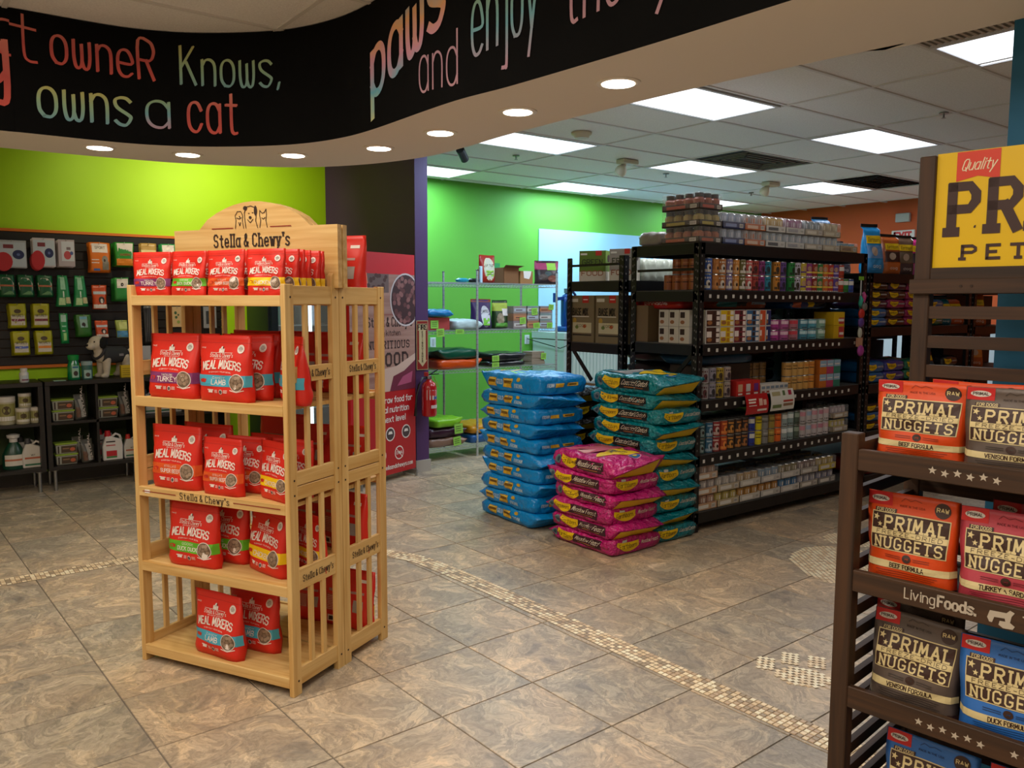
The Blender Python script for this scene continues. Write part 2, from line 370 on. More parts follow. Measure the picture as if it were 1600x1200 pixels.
PAINT_GREEN2 = mat('green_paint_back', '60ae38', .6, var=.02, vscale=3)
PURPLE = mat('purple_paint', '4c2c5c', .6, var=.03, vscale=4)
ORANGE = mat('orange_paint', 'cf5a1c', .6, var=.03, vscale=3)
TEALP = mat('teal_paint', '005b80', .6, var=.03, vscale=3)
BEIGE = mat('beige_paint', 'cdbfae', .8, var=.03, vscale=3)
WHITEP = mat('white_panel', 'a8dcfa', .35, var=.02, vscale=3)
TILEM = mat('ceiling_board', 'ebeae8', .95, var=.07, vscale=90, bump=.6, bscale=160)
GRIDM = mat('ceiling_grid_paint', 'd8d6d2', .6)
STEEL = mat('brushed_steel', '9a9a98', .35, metal=.9, var=.05)
CHROME = mat('chrome_wire', 'c2cac8', .3, metal=.6)
BLACKM = mat('black_powder_coat', '0d0d0e', .45, var=.2, vscale=30)
BLACKW = mat('black_laminate', '1c1713', .45, var=.2, vscale=12)
# ------------------------------------------------------------------ floor
XR, YR, XL, YN = 11.72, 8.6, -3.0, -3.0
mb = MB(); mb.box((XL, YN, -.1), (XR, YR + .1, -.003), GROUT)
floor = tag(mb.obj('floor'), kind='structure')
TS = .4572; ta = math.radians(2.2)
def tile_world(i, j):
    x, y = (1.7362 + i) * TS, (9.4649 + j) * TS
    return (x * math.cos(ta) - y * math.sin(ta), x * math.sin(ta) + y * math.cos(ta))
mb = MB(); g = .0017
q = TS - g
mb.add([(g, g, -.006), (q, g, -.006), (q, q, -.006), (g, q, -.006), (g + .002, g + .002, 0), (q - .002, g + .002, 0), (q - .002, q - .002, 0), (g + .002, q - .002, 0)],
       [(4, 5, 6, 7), (0, 1, 5, 4), (1, 2, 6, 5), (2, 3, 7, 6), (3, 0, 4, 7)], STONE)
tile_me = mb.mesh('tile')
cells = []
for i in range(-12, 24):
    for j in range(-18, 10):
        x, y = tile_world(i + .5, j + .5)
        if -2.9 < x < 11.6 and -2.9 < y < 8.5:
            d = x * math.sin(_y) + y * math.cos(_y); lat = abs(x * math.cos(_y) - y * math.sin(_y))
            near = d > .3 and lat < d * .75 + .7
            cells.append((0 if near else 1, d if d > 0 else 50 - d, i, j))
cells.sort()
rest = MB()
for n, (_, d, i, j) in enumerate(cells):
    x, y = tile_world(i, j)
    if n < 290: link('tile', tile_me, floor, (x, y, 0), ta)
    else:
        c, s = math.cos(ta), math.sin(ta)
        rest.add([(x + a * c - b * s, y + a * s + b * c, z) for (a, b, z) in ((g, g, 0), (q, g, 0), (q, q, 0), (g, q, 0))], [(0, 1, 2, 3)], STONE)
tag(rest.obj('tile_field', floor), kind='stuff')
# mosaic band that follows the bulkhead above
def catmull(P, per=20):
    P = [Vector(p) for p in P]; out = []
    for i in range(len(P) - 1):
        p0, p1, p2, p3 = P[max(i - 1, 0)], P[i], P[i + 1], P[min(i + 2, len(P) - 1)]
        for k in range(per):
            t = k / per; out.append(.5 * ((2 * p1) + (-p0 + p2) * t + (2 * p0 - 5 * p1 + 4 * p2 - p3) * t * t + (-p0 + 3 * p1 - 3 * p2 + p3) * t ** 3))
    out.append(P[-1]); return out
def resample(P, step):
    out = [P[0].copy()]; acc = 0
    for a, b in zip(P, P[1:]):
        l = (b - a).length
        while acc + l >= step:
            t = (step - acc) / l; a = a + (b - a) * t; out.append(a.copy()); l = (b - a).length; acc = 0
        acc += l
    return out
band = catmull([(-2.6, 5.31), (0, 5.31), (.43, 5.32), (.9, 5.325), (1.2, 5.335), (1.5, 5.31), (1.85, 5.17), (2.2, 4.9), (2.44, 4.5), (2.53, 4.3), (2.56, 4.05), (2.58, 3.7), (2.6, 3.2), (2.61, 2.7), (2.62, 2.2), (2.64, 1.7), (2.66, 1.0), (2.68, 0)])
bs = resample(band, .0245)
CHIP = [mat('chip_%d' % k, c, .4, var=.08, vscale=8) for k, c in enumerate(('f6dfba', 'e0c49c', 'c4a888', 'fdeccb', 'a8947a', 'ead2ac'))]
mb = MB()
Lb = []; Rb = []
for k in range(0, len(bs)):
    t = (bs[min(k + 1, len(bs) - 1)] - bs[max(k - 1, 0)]).normalized(); nrm = Vector((-t.y, t.x))
    Lb.append(bs[k] + nrm * .066); Rb.append(bs[k] - nrm * .066)
n = len(bs); mb.add([(p.x, p.y, .0006) for p in Lb + Rb], [(i, n + i, n + i + 1, i + 1) for i in range(n - 1)], mat('band_grout', '94836e', .9))
bandbase = tag(mb.obj('mosaic_border', floor))
chip = MB(); h_ = .0105
chip.add([(-h_, -h_, -.002), (h_, -h_, -.002), (h_, h_, -.002), (-h_, h_, -.002), (-h_ + .001, -h_ + .001, .0016), (h_ - .001, -h_ + .001, .0016), (h_ - .001, h_ - .001, .0016), (-h_ + .001, h_ - .001, .0016)],
         [(4, 5, 6, 7), (0, 1, 5, 4), (1, 2, 6, 5), (2, 3, 7, 6), (3, 0, 4, 7)], CHIP[0])
chipm = []
for c in CHIP:
    me = chip.mesh('chip'); me.materials[0] = c; chipm.append(me)
rnd = random.Random(4)
near_c = []; restc = MB()
allc = []
for k in range(len(bs) - 1):
    t = (bs[k + 1] - bs[k]).normalized(); nrm = Vector((-t.y, t.x))
    for r in range(5):
        p = bs[k] + nrm * ((r - 2) * .0255); allc.append((p.length, p, math.atan2(t.y, t.x), rnd.randrange(6)))
# paw print mosaics in the aisle
def paw(cx, cy, R, rz):
    out = []
    pads = [(0, 0, R * .58, R * .46), (-R * .78, R * .42, R * .24, R * .32), (-R * .28, R * .86, R * .24, R * .34), (R * .28, R * .86, R * .24, R * .34), (R * .78, R * .42, R * .24, R * .32)]
    for (px, py, rx, ry) in pads:
        m = int(max(rx, ry) / .0255) + 1
        for i in range(-m, m + 1):
            for j in range(-m, m + 1):
                if (i * .0255 / rx) ** 2 + (j * .0255 / ry) ** 2 < 1:
                    a, b = px + i * .0255, py + j * .0255
                    out.append((cx + a * math.cos(rz) - b * math.sin(rz), cy + a * math.sin(rz) + b * math.cos(rz)))
    return out
pads = paw(4.55, 2.62, .72, -2.2) + paw(3.02, 1.93, .2, -1.0)
for (x, y) in pads:
    p = Vector((x, y)); allc.append((p.length, p, -.4, rnd.choice((0, 3, 5, 1, 3))))
allc.sort(key=lambda q: q[0])
cnt = 0
for (d, p, a, c) in allc:
    fd = p.x * math.sin(_y) + p.y * math.cos(_y); lat = abs(p.x * math.cos(_y) - p.y * math.sin(_y))
    if cnt < 290 and fd > 1 and lat < fd * .66 and 1.5 < p.x:
        link('chip', chipm[c], bandbase, (p.x, p.y, .0012), a); cnt += 1
    else:
        ca, sa = math.cos(a), math.sin(a)
        restc.add([(p.x + u * ca - v * sa, p.y + u * sa + v * ca, z) for (u, v, z) in ((-h_, -h_, .0027), (h_, -h_, .0027), (h_, h_, .0027), (-h_, h_, .0027))], [(0, 1, 2, 3)], CHIP[c])
tag(restc.obj('chip_field', floor), kind='stuff')
# ------------------------------------------------------------------ walls
def wall(name, a, b, m):
    mb = MB(); mb.box(a, b, m); return tag(mb.obj(name), kind='structure')
wall('wall_left', (XL, 8.08, 0), (3.72, 8.2, CEIL + .06), PAINT_GREEN)
wf = wall('wall_far', (3.7, YR, 0), (XR + .1, YR + .12, CEIL + .06), PAINT_GREEN2)
mb = MB(); mb.box((6.95, YR - .012, 0), (9.6, YR, 2.55), WHITEP); mb.obj('washable_panel', wf)
mb = MB(); mb.box((4.0, YR - .014, 0), (6.94, YR, .1), mat('cove_base', '9a948c', .6)); mb.obj('baseboard_far', wf)
wr = wall('wall_right', (XR, YN, 0), (XR + .12, YR + .1, CEIL + .06), ORANGE)
wall('wall_behind', (XL, YN - .12, 0), (XR, YN, CEIL + .06), BEIGE)
wall('wall_side', (XL - .12, YN, 0), (XL, 8.2, CEIL + .06), BEIGE)
mb = MB(); mb.prism([(3.86, 6.56), (4.0, 6.57), (3.86, 8.6), (3.70, 8.6), (3.69, 8.05)], 0, CEIL + .05, PURPLE, 'z')
wd = tag(mb.obj('wall_divider'), kind='structure')
mb = MB(); mb.prism([(3.848, 6.545), (4.012, 6.555), (3.90, 8.05), (3.69, 8.05)], 0, .11, mat('grey_cove_base', 'a8a29a', .6), 'z'); tag(mb.obj('baseboard_divider'), kind='structure')
mb = MB(); mb.box((XL, 8.065, 0), (3.6, 8.08, .1), mat('dark_cove_base', '55524e', .7)); tag(mb.obj('baseboard_left'), kind='structure')
wall('wall_teal', (2.78, .2, 0), (3.5, 1.15, CEIL + .05), TEALP)
# ------------------------------------------------------------------ ceiling
mb = MB(); mb.box((XL, YN, CEIL + .03), (XR + .1, YR + .1, CEIL + .1), mat('plenum', '3a3836', .9))
ceil = tag(mb.obj('ceiling'), kind='structure')
gx = [4.22 + 1.22 * k for k in range(-6, 8)]; gy = [3.80 + .66 * k for k in range(-10, 9)]
mb = MB()
for x in gx:
    if XL < x < XR: mb.box((x - .012, YN, CEIL - .004), (x + .012, YR, CEIL + .012), GRIDM)
for y in gy:
    if YN < y < YR: mb.box((XL, y - .012, CEIL - .005), (XR, y + .012, CEIL + .012), GRIDM)
tag(mb.obj('ceiling_grid', ceil))
pan = [(round((x - 4.22) / 1.22), round((y - 3.80) / .66)) for (x, y) in PANELS]
mb = MB(); mb.box((.012, .012, CEIL + .004), (1.208, .648, CEIL + .016), TILEM); ct = mb.mesh('ceiling_tile')
VENTS = [(6.66, 5.12)]
for i in range(-6, 7):
    for j in range(-10, 8):
        x, y = 4.22 + 1.22 * i, 3.80 + .66 * j
        if (i, j) in pan or x + .3 > XR or y > YR or x + .9 < XL: continue
        if (i, j) in ((2, 2), (4, 3)): continue       # air vents
        link('ceiling_tile', ct, ceil, (x, y, 0))
DIFF = mat('lit_diffuser', 'eef6ff', .5, emit=2.2); DIFF_W = mat('lit_diffuser_neutral', 'fffaf2', .5, emit=2.0)
FRAMEM = mat('light_frame', 'cfd0d2', .5)
def panel(x, y, w, d, m, label):
    t = empty('ceiling_light', (x, y, CEIL - .005), 0, label, 'light', 'recessed light panels in the tile ceiling')
    f = MB()
    for a, b in (((.012, .012, -.004), (w - .012, .04, .02)), ((.012, d - .04, -.004), (w - .012, d - .012, .02)), ((.012, .04, -.004), (.04, d - .04, .02)), ((w - .04, .04, -.004), (w - .012, d - .04, .02))): f.box(a, b, FRAMEM)
    f.obj('frame', t); f = MB(); f.box((.04, .04, .004), (w - .04, d - .04, .012), m); f.obj('diffuser', t)
PL = ['rectangular light panel partly cut off by the bulkhead, above the cardboard boxes on black rack', 'wide light panel directly over the front of the black shelving', 'light panel between bulkhead and purple pillar, second from the wire shelves',
      'rectangular light panel in the middle of the back room ceiling', 'light panel behind the purple pillar beside the small black camera', 'light panel nearest the green wall with the white panel', 'light panel beside the dark ceiling vent near the orange wall',
      'farthest light panel, peeking out behind the stacked jar trays', 'light panel hidden behind the yellow sign, nearest the orange wall']
for (x, y), l in zip(PANELS, PL): panel(x, y, 1.22, .66, DIFF, l)
panel(4.86, 1.86, .66, .62, DIFF, 'square light panel cut off by the teal column')
# ------------------------------------------------------------------ curved bulkhead
NEAR = [(-3, 4.98), (0.3, 4.98), (0.6, 4.97), (1.05, 4.95), (1.3, 4.88), (1.5, 4.76), (1.7, 4.58), (1.85, 4.38), (1.95, 4.12), (1.99, 3.8), (1.99, 3.08), (2.035, 2.68), (2.08, 2.02), (2.10, 1.49), (2.12, .8), (2.13, -3)]
FAR = [(-3, 5.54), (0, 5.54), (.56, 5.53), (.885, 5.52), (1.22, 5.49), (1.59, 5.42), (2.12, 5.17), (2.43, 4.80), (2.60, 4.33), (2.62, 3.9), (2.60, 3.42), (2.62, 2.56), (2.67, 1.95), (2.73, 1.49), (2.78, 1.14), (2.85, -3)]
nc = catmull(NEAR, 40); fc = catmull(FAR, 12)
FS = [0.0]
for a, b in zip(nc, nc[1:]): FS.append(FS[-1] + (b - a).length)
mb = MB(); N_ = nc[::4]
CHALK = mat('chalkboard_paint', '050505', .9, var=.3, vscale=5, spec=.15)
n = len(N_)
mb.add([(p.x, p.y, SOFF) for p in N_] + [(p.x, p.y, CEIL) for p in N_], [(i, i + 1, n + i + 1, n + i) for i in range(n - 1)], CHALK)
n2 = len(fc)
mb.add([(p.x, p.y, SOFF) for p in fc] + [(p.x, p.y, CEIL) for p in fc], [(i, i + 1, n2 + i + 1, n2 + i) for i in range(n2 - 1)], BEIGE)
me = mb.mesh('bulkhead')
bk = tag(link('ceiling_bulkhead', me), kind='structure')
ring = [(p.x, p.y) for p in N_] + [(p.x, p.y) for p in reversed(fc)]
bm = bmesh.new(); vs = [bm.verts.new((x, y, SOFF)) for x, y in ring]; f = bm.faces.new(vs); bmesh.ops.triangulate(bm, faces=[f]); me = bpy.data.meshes.new('soffit'); bm.to_mesh(me); bm.free(); me.materials.append(mat('soffit_paint', 'e8dfd4', .8))
link('soffit_underside', me, bk)
def fas(s, z, off):                    # point on the chalkboard face at arc length s
    s = max(0, min(s, FS[-1] - 1e-4)); lo, hi = 0, len(FS) - 1
    while hi - lo > 1:
        mid = (lo + hi) // 2
        if FS[mid] <= s: lo = mid
        else: hi = mid
    t = (s - FS[lo]) / (FS[hi] - FS[lo]); a, b = nc[lo], nc[hi]; p = a + (b - a) * t; d = (b - a).normalized()
    return (p.x - d.y * -1 * -off if False else p.x + d.y * off, p.y - d.x * off, z)
def chalk_mat(name, stops):
    m = bpy.data.materials.new(name); m.use_nodes = True; nt = m.node_tree; N = nt.nodes; L = nt.links; b = N['Principled BSDF']
    tc = N.new('ShaderNodeTexCoord'); sp = N.new('ShaderNodeSeparateXYZ'); L.new(tc.outputs['Generated'], sp.inputs[0])
    nz = N.new('ShaderNodeTexNoise'); nz.inputs['Scale'].default_value = 9; L.new(tc.outputs['Object'], nz.inputs['Vector'])
    ad = N.new('ShaderNodeMath'); ad.operation = 'MULTIPLY_ADD'; ad.inputs[1].default_value = .35; L.new(nz.outputs[0], ad.inputs[0])
    su = N.new('ShaderNodeMath'); su.operation = 'SUBTRACT'; su.inputs[1].default_value = .17; L.new(sp.outputs[2], su.inputs[0]); L.new(su.outputs[0], ad.inputs[2])
    r = N.new('ShaderNodeValToRGB'); L.new(ad.outputs[0], r.inputs[0]); e = r.color_ramp.elements
    e[0].position = 0; e[0].color = (*rgb(stops[0]), 1); e[1].position = 1; e[1].color = (*rgb(stops[-1]), 1)
    for k, c in enumerate(stops[1:-1]): x = e.new((k + 1) / (len(stops) - 1)); x.color = (*rgb(c), 1)
    L.new(r.outputs[0], b.inputs['Base Color']); b.inputs['Roughness'].default_value = .95
    return m
RED = chalk_mat('chalk_red', ['c8574c', 'b8504a', 'd07a6a']); GRN = chalk_mat('chalk_green', ['6f9aa4', '8fae8a', 'b3b06a']); PNK = chalk_mat('chalk_pink', ['b48a92', 'a98290', 'bb939b'])
BLU = chalk_mat('chalk_blue', ['b28a9a', '6fa3ad', '8fa878']); RNB = chalk_mat('chalk_rainbow', ['c8c070', '62a5b5', 'c98fa0', 'd9a06a', '6fb0b8'])
def chalk(txt, s0, z0, s1, z1, hgt, th, m, skew=0.0, bold=0, lowx=1.0):
    """word whose baseline runs from (s0,z0) to (s1,z1) on the fascia; hgt = cap height"""
    w = math.hypot(s1 - s0, z1 - z0); fl = Flat(); rr = random.Random(txt)
    old = G['w']; G['w'] = '0m0h1e3e4g4l;4g5e7e8h8m'; fl.text(txt, 0, 0, hgt, m, th=th, lay=0, width=w, skew=skew, smooth=True, gap=1.9)
    if bold: fl.text(txt, .006, .004, hgt, m, th=th * .8, lay=0, width=w, skew=skew, smooth=True, gap=1.9)
    G['w'] = old
    ang = math.atan2(z1 - z0, s1 - s0); c, sn = math.cos(ang), math.sin(ang); mb = MB()
    fl.to(mb, lambda x, y, d: fas(s0 + x * c - y * sn * .0 , z0 + x * sn + y, .003 + d))
    mb.obj('chalk_lettering', bk)
chalk('at', 3.50, 2.83, 3.80, 2.80, .24, .055, RED)
chalk('owneR', 3.87, 2.815, 4.36, 2.785, .20, .06, RED, bold=1)
chalk('Knows,', 4.50, 2.775, 5.06, 2.755, .20, .055, GRN, bold=1)
chalk('owns', 3.80, 2.535, 4.235, 2.535, .21, .065, GRN, bold=1)
chalk('a', 4.32, 2.54, 4.43, 2.535, .20, .06, BLU, bold=1)
chalk('cat', 4.535, 2.525, 4.80, 2.51, .225, .06, RED, bold=1)
chalk('g', 3.41, 2.68, 3.55, 2.68, .30, .09, RED, bold=1)
chalk('paws', 5.80, 2.60, 6.46, 2.80, .30, .13, RNB)
chalk('and', 6.26, 2.53, 6.56, 2.51, .22, .05, PNK)
chalk('enjoy', 6.66, 2.60, 7.04, 2.64, .30, .05, BLU)
chalk('the', 7.19, 2.60, 7.46, 2.62, .30, .05, PNK)
chalk('y', 7.60, 2.62, 7.76, 2.64, .26, .06, PNK)
# downlights
DL = mat('lit_lens', 'fff1dc', .5, emit=9)
for k, (x, y) in enumerate(DOWN):
    t = empty('downlight', (x, y, SOFF), 0, '%s round recessed downlight from the left along the curved bulkhead' % ordn(k), 'light', 'downlights in the curved bulkhead')
    m = MB(); m.lathe([(.088, 0), (.088, -.004), (.066, -.006), (.066, -.001)], mat('white_trim', 'e8e0d4', .5), 28); m.obj('trim_ring', t)
    m = MB(); m.cyl((0, 0, -.0075), (0, 0, -.003), .065, DL, 28); m.obj('lens', t)
# ------------------------------------------------------------------ ceiling fittings
CREAM = mat('cream_plastic', 'c9c0a4', .5)
def emergency(x, y, label):
    t = empty('emergency_light', (x, y, CEIL), 0, label, 'light')
    m = MB(); m.box((-.11, -.06, -.045), (.11, .06, 0), CREAM); m.obj('housing', t, bevel=.008)
    m = MB(); m.cyl((0, 0, -.05), (0, 0, -.08), .02, CREAM, 10); m.lathe([(.03, 0), (.055, -.03), (.062, -.07), (.05, -.10), (.02, -.115)], CREAM, 16, (0, 0, -.07)); m.obj('lamp_head', t, rot=(.5, .3, 0), smooth='auto')
emergency(6.2, 6.22, 'cream emergency lamp on the ceiling between the two middle light panels')
emergency(8.71, 6.27, 'cream emergency lamp on the ceiling above the stacked can cases')
t = empty('smoke_detector', (4.9, 5.48, CEIL), 0, 'round cream smoke detector on the ceiling beside the bulkhead', 'detector')
m = MB(); m.lathe([(.09, 0), (.09, -.015), (.07, -.03), (.06, -.05), (.02, -.055)], CREAM, 20); m.obj('housing', t, smooth='auto')
for k, (x, y, l) in enumerate(((5.14, 6.73, 'small sprinkler head between light panels left of the smoke detector'), (7.2, 6.6, 'small sprinkler head in the middle of the back ceiling'), (9.3, 7.0, 'small sprinkler head near the far end of the ceiling'), (6.6, 3.2, 'small sprinkler head on the ceiling left above the yellow sign'))):
    t = empty('sprinkler', (x, y, CEIL), 0, l, 'sprinkler')
    m = MB(); m.cyl((0, 0, 0), (0, 0, -.008), .035, STEEL, 14); m.obj('escutcheon', t)
    m = MB(); m.cyl((0, 0, -.008), (0, 0, -.04), .008, STEEL, 8); m.cyl((0, 0, -.04), (0, 0, -.043), .018, STEEL, 10); m.obj('deflector', t)
DARK = mat('vent_dark', '17130f', .8); VM = mat('vent_slat', '7c766d', .5)
def vent(x, y, label, dark=False):
    t = empty('ceiling_vent', (x, y, CEIL), 0, label, 'vent')
    m = MB(); m.box((.012, .012, .004), (1.2, .65, .02), DARK); m.obj('backing', t)
    for k in range(4):
        a = .03 + k * .07; m = MB(); s = .012
        x0, x1, y0, y1 = .10 + a, 1.12 - a, a, .66 - a
        for p, q in (((x0, y0, -.006), (x1, y0 + s, .002)), ((x0, y1 - s, -.006), (x1, y1, .002)), ((x0, y0, -.006), (x0 + s, y1, .002)), ((x1 - s, y0, -.006), (x1, y1, .002))): m.box(p, q, DARK if dark else VM)
        m.obj('slat', t)
vent(6.66, 5.12, 'square ceiling air vent with nested slats behind the wide light panel')
vent(9.10, 5.78 - .66 + .0, 'dark return air vent in the ceiling close to the orange wall', True)
t = empty('grille', (4.22, 1.86, CEIL - .004), 0, 'ribbed ceiling grille beside the square light panel', 'grille')
m = MB(); m.box((0, 0, .0), (.62, .62, .004), mat('grille_dark', '6d665c', .7)); m.obj('backing', t)
for k in range(16):
    m = MB(); m.box((.01, .01 + k * .038, -.008), (.61, .028 + k * .038, 0), mat('grille_slat', 'b6ab9c', .5)); m.obj('slat', t)
t = empty('security_camera', (4.36, 6.55, CEIL), .6, 'small black spotlight camera on the ceiling beside the purple pillar', 'camera')
m = MB(); m.cyl((0, 0, 0), (0, 0, -.015), .05, BLACKM, 16); m.cyl((0, 0, -.015), (0, 0, -.07), .015, BLACKM, 8); m.obj('mount', t)
m = MB(); m.cyl((-.03, 0, -.06), (.09, 0, -.13), .04, BLACKM, 14); m.obj('lamp_head', t)
m = MB(); m.box((XR - .06, 6.06, 2.745), (XR, 6.27, 2.87), mat('grey_box', 'b9beb9', .5)); tag(m.obj('wall_speaker', bevel=.01), 'grey rectangular box mounted high on the orange wall above the exit sign', 'box')
t = empty('exit_sign', (XR - .04, 6.155, 2.53), 0, 'white exit sign with red letters on the orange wall', 'sign')
m = MB(); m.box((0, -.17, -.10), (.04, .17, .10), mat('sign_white', 'e6e2dc', .4)); m.obj('plate', t, bevel=.008)
m = MB(); fl = Flat(); fl.text('EXIT', 0, -.065, .13, mat('exit_red', 'd42a2a', .4), th=.22, center=True, width=.24); fl.to(m, plane_fn((0, 0, 0), (0, -1, 0), (0, 0, 1))); m.obj('lettering', t)
# ------------------------------------------------------------------ stand-up pouches
def pouch_fn(W, H, D, seed, top=.9):
    rr = random.Random(seed); A = [rr.uniform(-1, 1) for _ in range(8)]; B = [rr.uniform(0, 6.28) for _ in range(8)]
    lean = rr.uniform(-.01, .01)
    def prof(v):
        if v < .10: return .72 + .28 * (v / .10)
        if v > top: return .03
        t = (v - .10) / (top - .10); return .03 + .97 * (math.cos(t * PI / 2) ** .85)
    def F(u, v, s):                     # u across -.5..+.5, v up 0..1, s -1 front .. +1 back
        p = prof(v); e = max(0, 1 - abs(2 * u) ** 5.0) ** .5
        x = u * W * (1 - .05 * p * math.sin(PI * min(v * 1.3, 1))) + .004 * A[0] * math.sin(3 * v + B[0])
        wr = .0035 * A[1] * math.sin(8 * u + 5 * v + B[1]) + .003 * A[2] * math.sin(13 * v - 6 * u + B[2]) + .0022 * A[3] * math.sin(21 * v + 9 * u + B[3])
        wr += .0018 * A[6] * math.sin(34 * v - 17 * u + B[6])
        y = s * (D / 2 * p * e) + wr * (.35 + .65 * p) + .006 * A[4] * math.sin(4.2 * u + B[4]) * v * v + lean * v + D / 2
        z = v * H * (1 + .008 * A[5] * math.sin(5 * u + B[5])) - (.004 * (1 - e) if v < .05 else 0)
        return (x, y, max(z, 0))
    return F
def pouch_body(F, m, nu=14, nv=16):
    mb = MB(); vs = []; fs = []
    for s in (-1, 1):
        for j in range(nv + 1):
            for i in range(nu + 1): vs.append(F(i / nu - .5, j / nv, s))
    o = (nu + 1) * (nv + 1)
    for j in range(nv):
        for i in range(nu):
            a = j * (nu + 1) + i; fs.append((a, a + 1, a + nu + 2, a + nu + 1)); fs.append((o + a, o + a + nu + 1, o + a + nu + 2, o + a + 1))
    for i in range(nu):
        fs.append((i, o + i, o + i + 1, i + 1)); t = nv * (nu + 1) + i; fs.append((t, t + 1, o + t + 1, o + t))
    return mb.add(vs, fs, m)
WHT = ink('e6dbd2'); DKB = ink('2a1712'); KIB = ink('8a7460'); KIB2 = ink('6d5a48'); CRM = ink('d9c690'); CHOC = ink('3a2118')
def logo_heads(fl, x, y, s, m, dark, lay=1):
    """three sitting pets drawn as a small printed emblem"""
    fl.disc(x - .30 * s, y + .34 * s, .16 * s, .2 * s, m, lay, 10, 1).poly([(x - .45 * s, y), (x - .12 * s, y), (x - .14 * s, y + .3 * s), (x - .42 * s, y + .3 * s)], m, lay)
    fl.disc(x + .02 * s, y + .58 * s, .2 * s, .26 * s, m, lay, 10, 1).poly([(x - .16 * s, y), (x + .24 * s, y), (x + .2 * s, y + .5 * s), (x - .12 * s, y + .5 * s)], m, lay)
    fl.disc(x + .38 * s, y + .3 * s, .14 * s, .16 * s, m, lay, 10, 1).poly([(x + .26 * s, y), (x + .5 * s, y), (x + .48 * s, y + .26 * s), (x + .28 * s, y + .26 * s)], m, lay)
    fl.poly([(x + .26 * s, y + .4 * s), (x + .32 * s, y + .58 * s), (x + .36 * s, y + .42 * s)], m, lay).poly([(x + .40 * s, y + .42 * s), (x + .47 * s, y + .56 * s), (x + .5 * s, y + .38 * s)], m, lay)
    fl.disc(x + .2 * s, y + .66 * s, .07 * s, .18 * s, dark, lay + 1, 8, 1).disc(x + .02 * s, y + .46 * s, .05 * s, .06 * s, dark, lay + 1, 8, 1)
FLAV = {'turkey': ('7a2f66', 'TURKEY', 'TANTALIZING', 'purple'), 'duck': ('5fae22', 'DUCK DUCK', 'GOOSE', 'green'), 'beef': ('d9541a', 'SUPER BEEF', "STELLA'S", 'orange'),
        'chicken': ('f0c400', 'CHICKEN', '', 'yellow'), 'lamb': ('45a3bd', 'LAMB', 'DANDY', 'blue')}
REDF = mat('red_pouch_film', 'd6281a', .42, var=.05, vscale=5, bump=.25, bscale=14)
REDS = mat('red_pouch_shade', 'a81c12', .5)
def mixer_print(fv, W, H):
    col, nm, sub, _ = FLAV[fv]; fl = Flat(); B = ink(col); r = W / H
    fl.rect(-.5, .885, .5, .89, REDS, 0, 12, 1)
    fl.text('MADE', -.42, .80, .018, WHT, th=.14, width=.09)
    logo_heads(fl, -.01, .745, .11, WHT, DKB)
    fl.line([(-.22, .74), (.2, .74)], .006, WHT); fl.text("Stella & Chewy's", 0, .675, .052, WHT, th=.13, serif=True, center=True, width=.44)
    fl.text('SEND YOUR PET GOODNESS', 0, .645, .014, WHT, th=.16, center=True, width=.28)
    fl.disc(.34, .80, .062, .062 * r, WHT, 1, 16, 1)
    for k, ww in enumerate((.05, .08, .08, .05)): fl.rect(.34 - ww / 2, .825 - k * .018, .34 + ww / 2, .832 - k * .018, DKB, 2)
    fl.text('MEAL MIXERS', .01, .475, .115, WHT, th=.18, center=True, width=.72, arc=.035)
    fl.text('EVERYDAY YOUR BOWL', 0, .435, .018, WHT, th=.16, center=True, width=.42, arc=.012)
    fl.rect(-.5, .235, .5, .405, B, 0, 16, 2)
    fl.text(nm, -.02, .265, .07 if len(nm) < 9 else .055, WHT, th=.17, center=True, width=.40 if len(nm) > 5 else .27)
    if sub: fl.text(sub, -.02, .35, .03, WHT, th=.13, center=True, width=.24)
    fl.poly([(-.38, .29), (-.28, .29), (-.26, .34), (-.33, .35), (-.40, .33)], ink('c2281c'), 1)
    fl.disc(.31, .30, .125, .125 * r, WHT, 1, 20, 1).disc(.31, .30, .115, .115 * r, KIB2, 2, 20, 2)
    rr = random.Random(fv)
    for (a, b) in ((0, 0), (.06, .03), (-.06, .03), (.03, -.06), (-.035, -.055), (0, .07), (.075, -.03), (-.075, -.025), (.05, .075), (-.05, .08)):
        fl.disc(.31 + a * .95, .30 + b * .95 * r, .03, .028 * r, KIB if rr.random() < .6 else ink('9c8670'), 3, 8, 1)
    fl.line([(.20, .185), (.31, .16), (.42, .185)], .012, WHT)
    fl.rect(-.22, .14, -.13, .185, WHT, 1).rect(-.24, .175, -.11, .19, WHT, 2); fl.disc(.03, .155, .035, .035 * r, WHT, 1, 12, 1).disc(.03, .155, .027, .027 * r, ink('5a4a4a'), 2, 12, 1)
    for k in range(3): fl.rect(-.09, .14 + k * .018, -.03, .147 + k * .018, WHT, 1).rect(.08, .14 + k * .018, .15, .147 + k * .018, WHT, 1)
    return fl
def mixer_back(W, H):
    fl = Flat(); G_ = ink('b5908a'); fl.rect(-.35, .60, .35, .64, G_, 0, 8, 1).rect(-.38, .28, .1, .55, ink('c0564a'), 0, 6, 4)
    for k in range(9): fl.rect(-.36, .30 + k * .027, .08, .308 + k * .027, ink('dcc8c0'), 1, 4, 1)
    fl.rect(.16, .30, .36, .50, ink('a9a29c'), 0, 2, 2).rect(-.34, .08, -.2, .2, WHT, 0, 2, 2).rect(-.31, .105, -.23, .175, DKB, 1); fl.line([(.26, .82), (.38, .82)], .05, WHT)
    return fl
_pc = {}
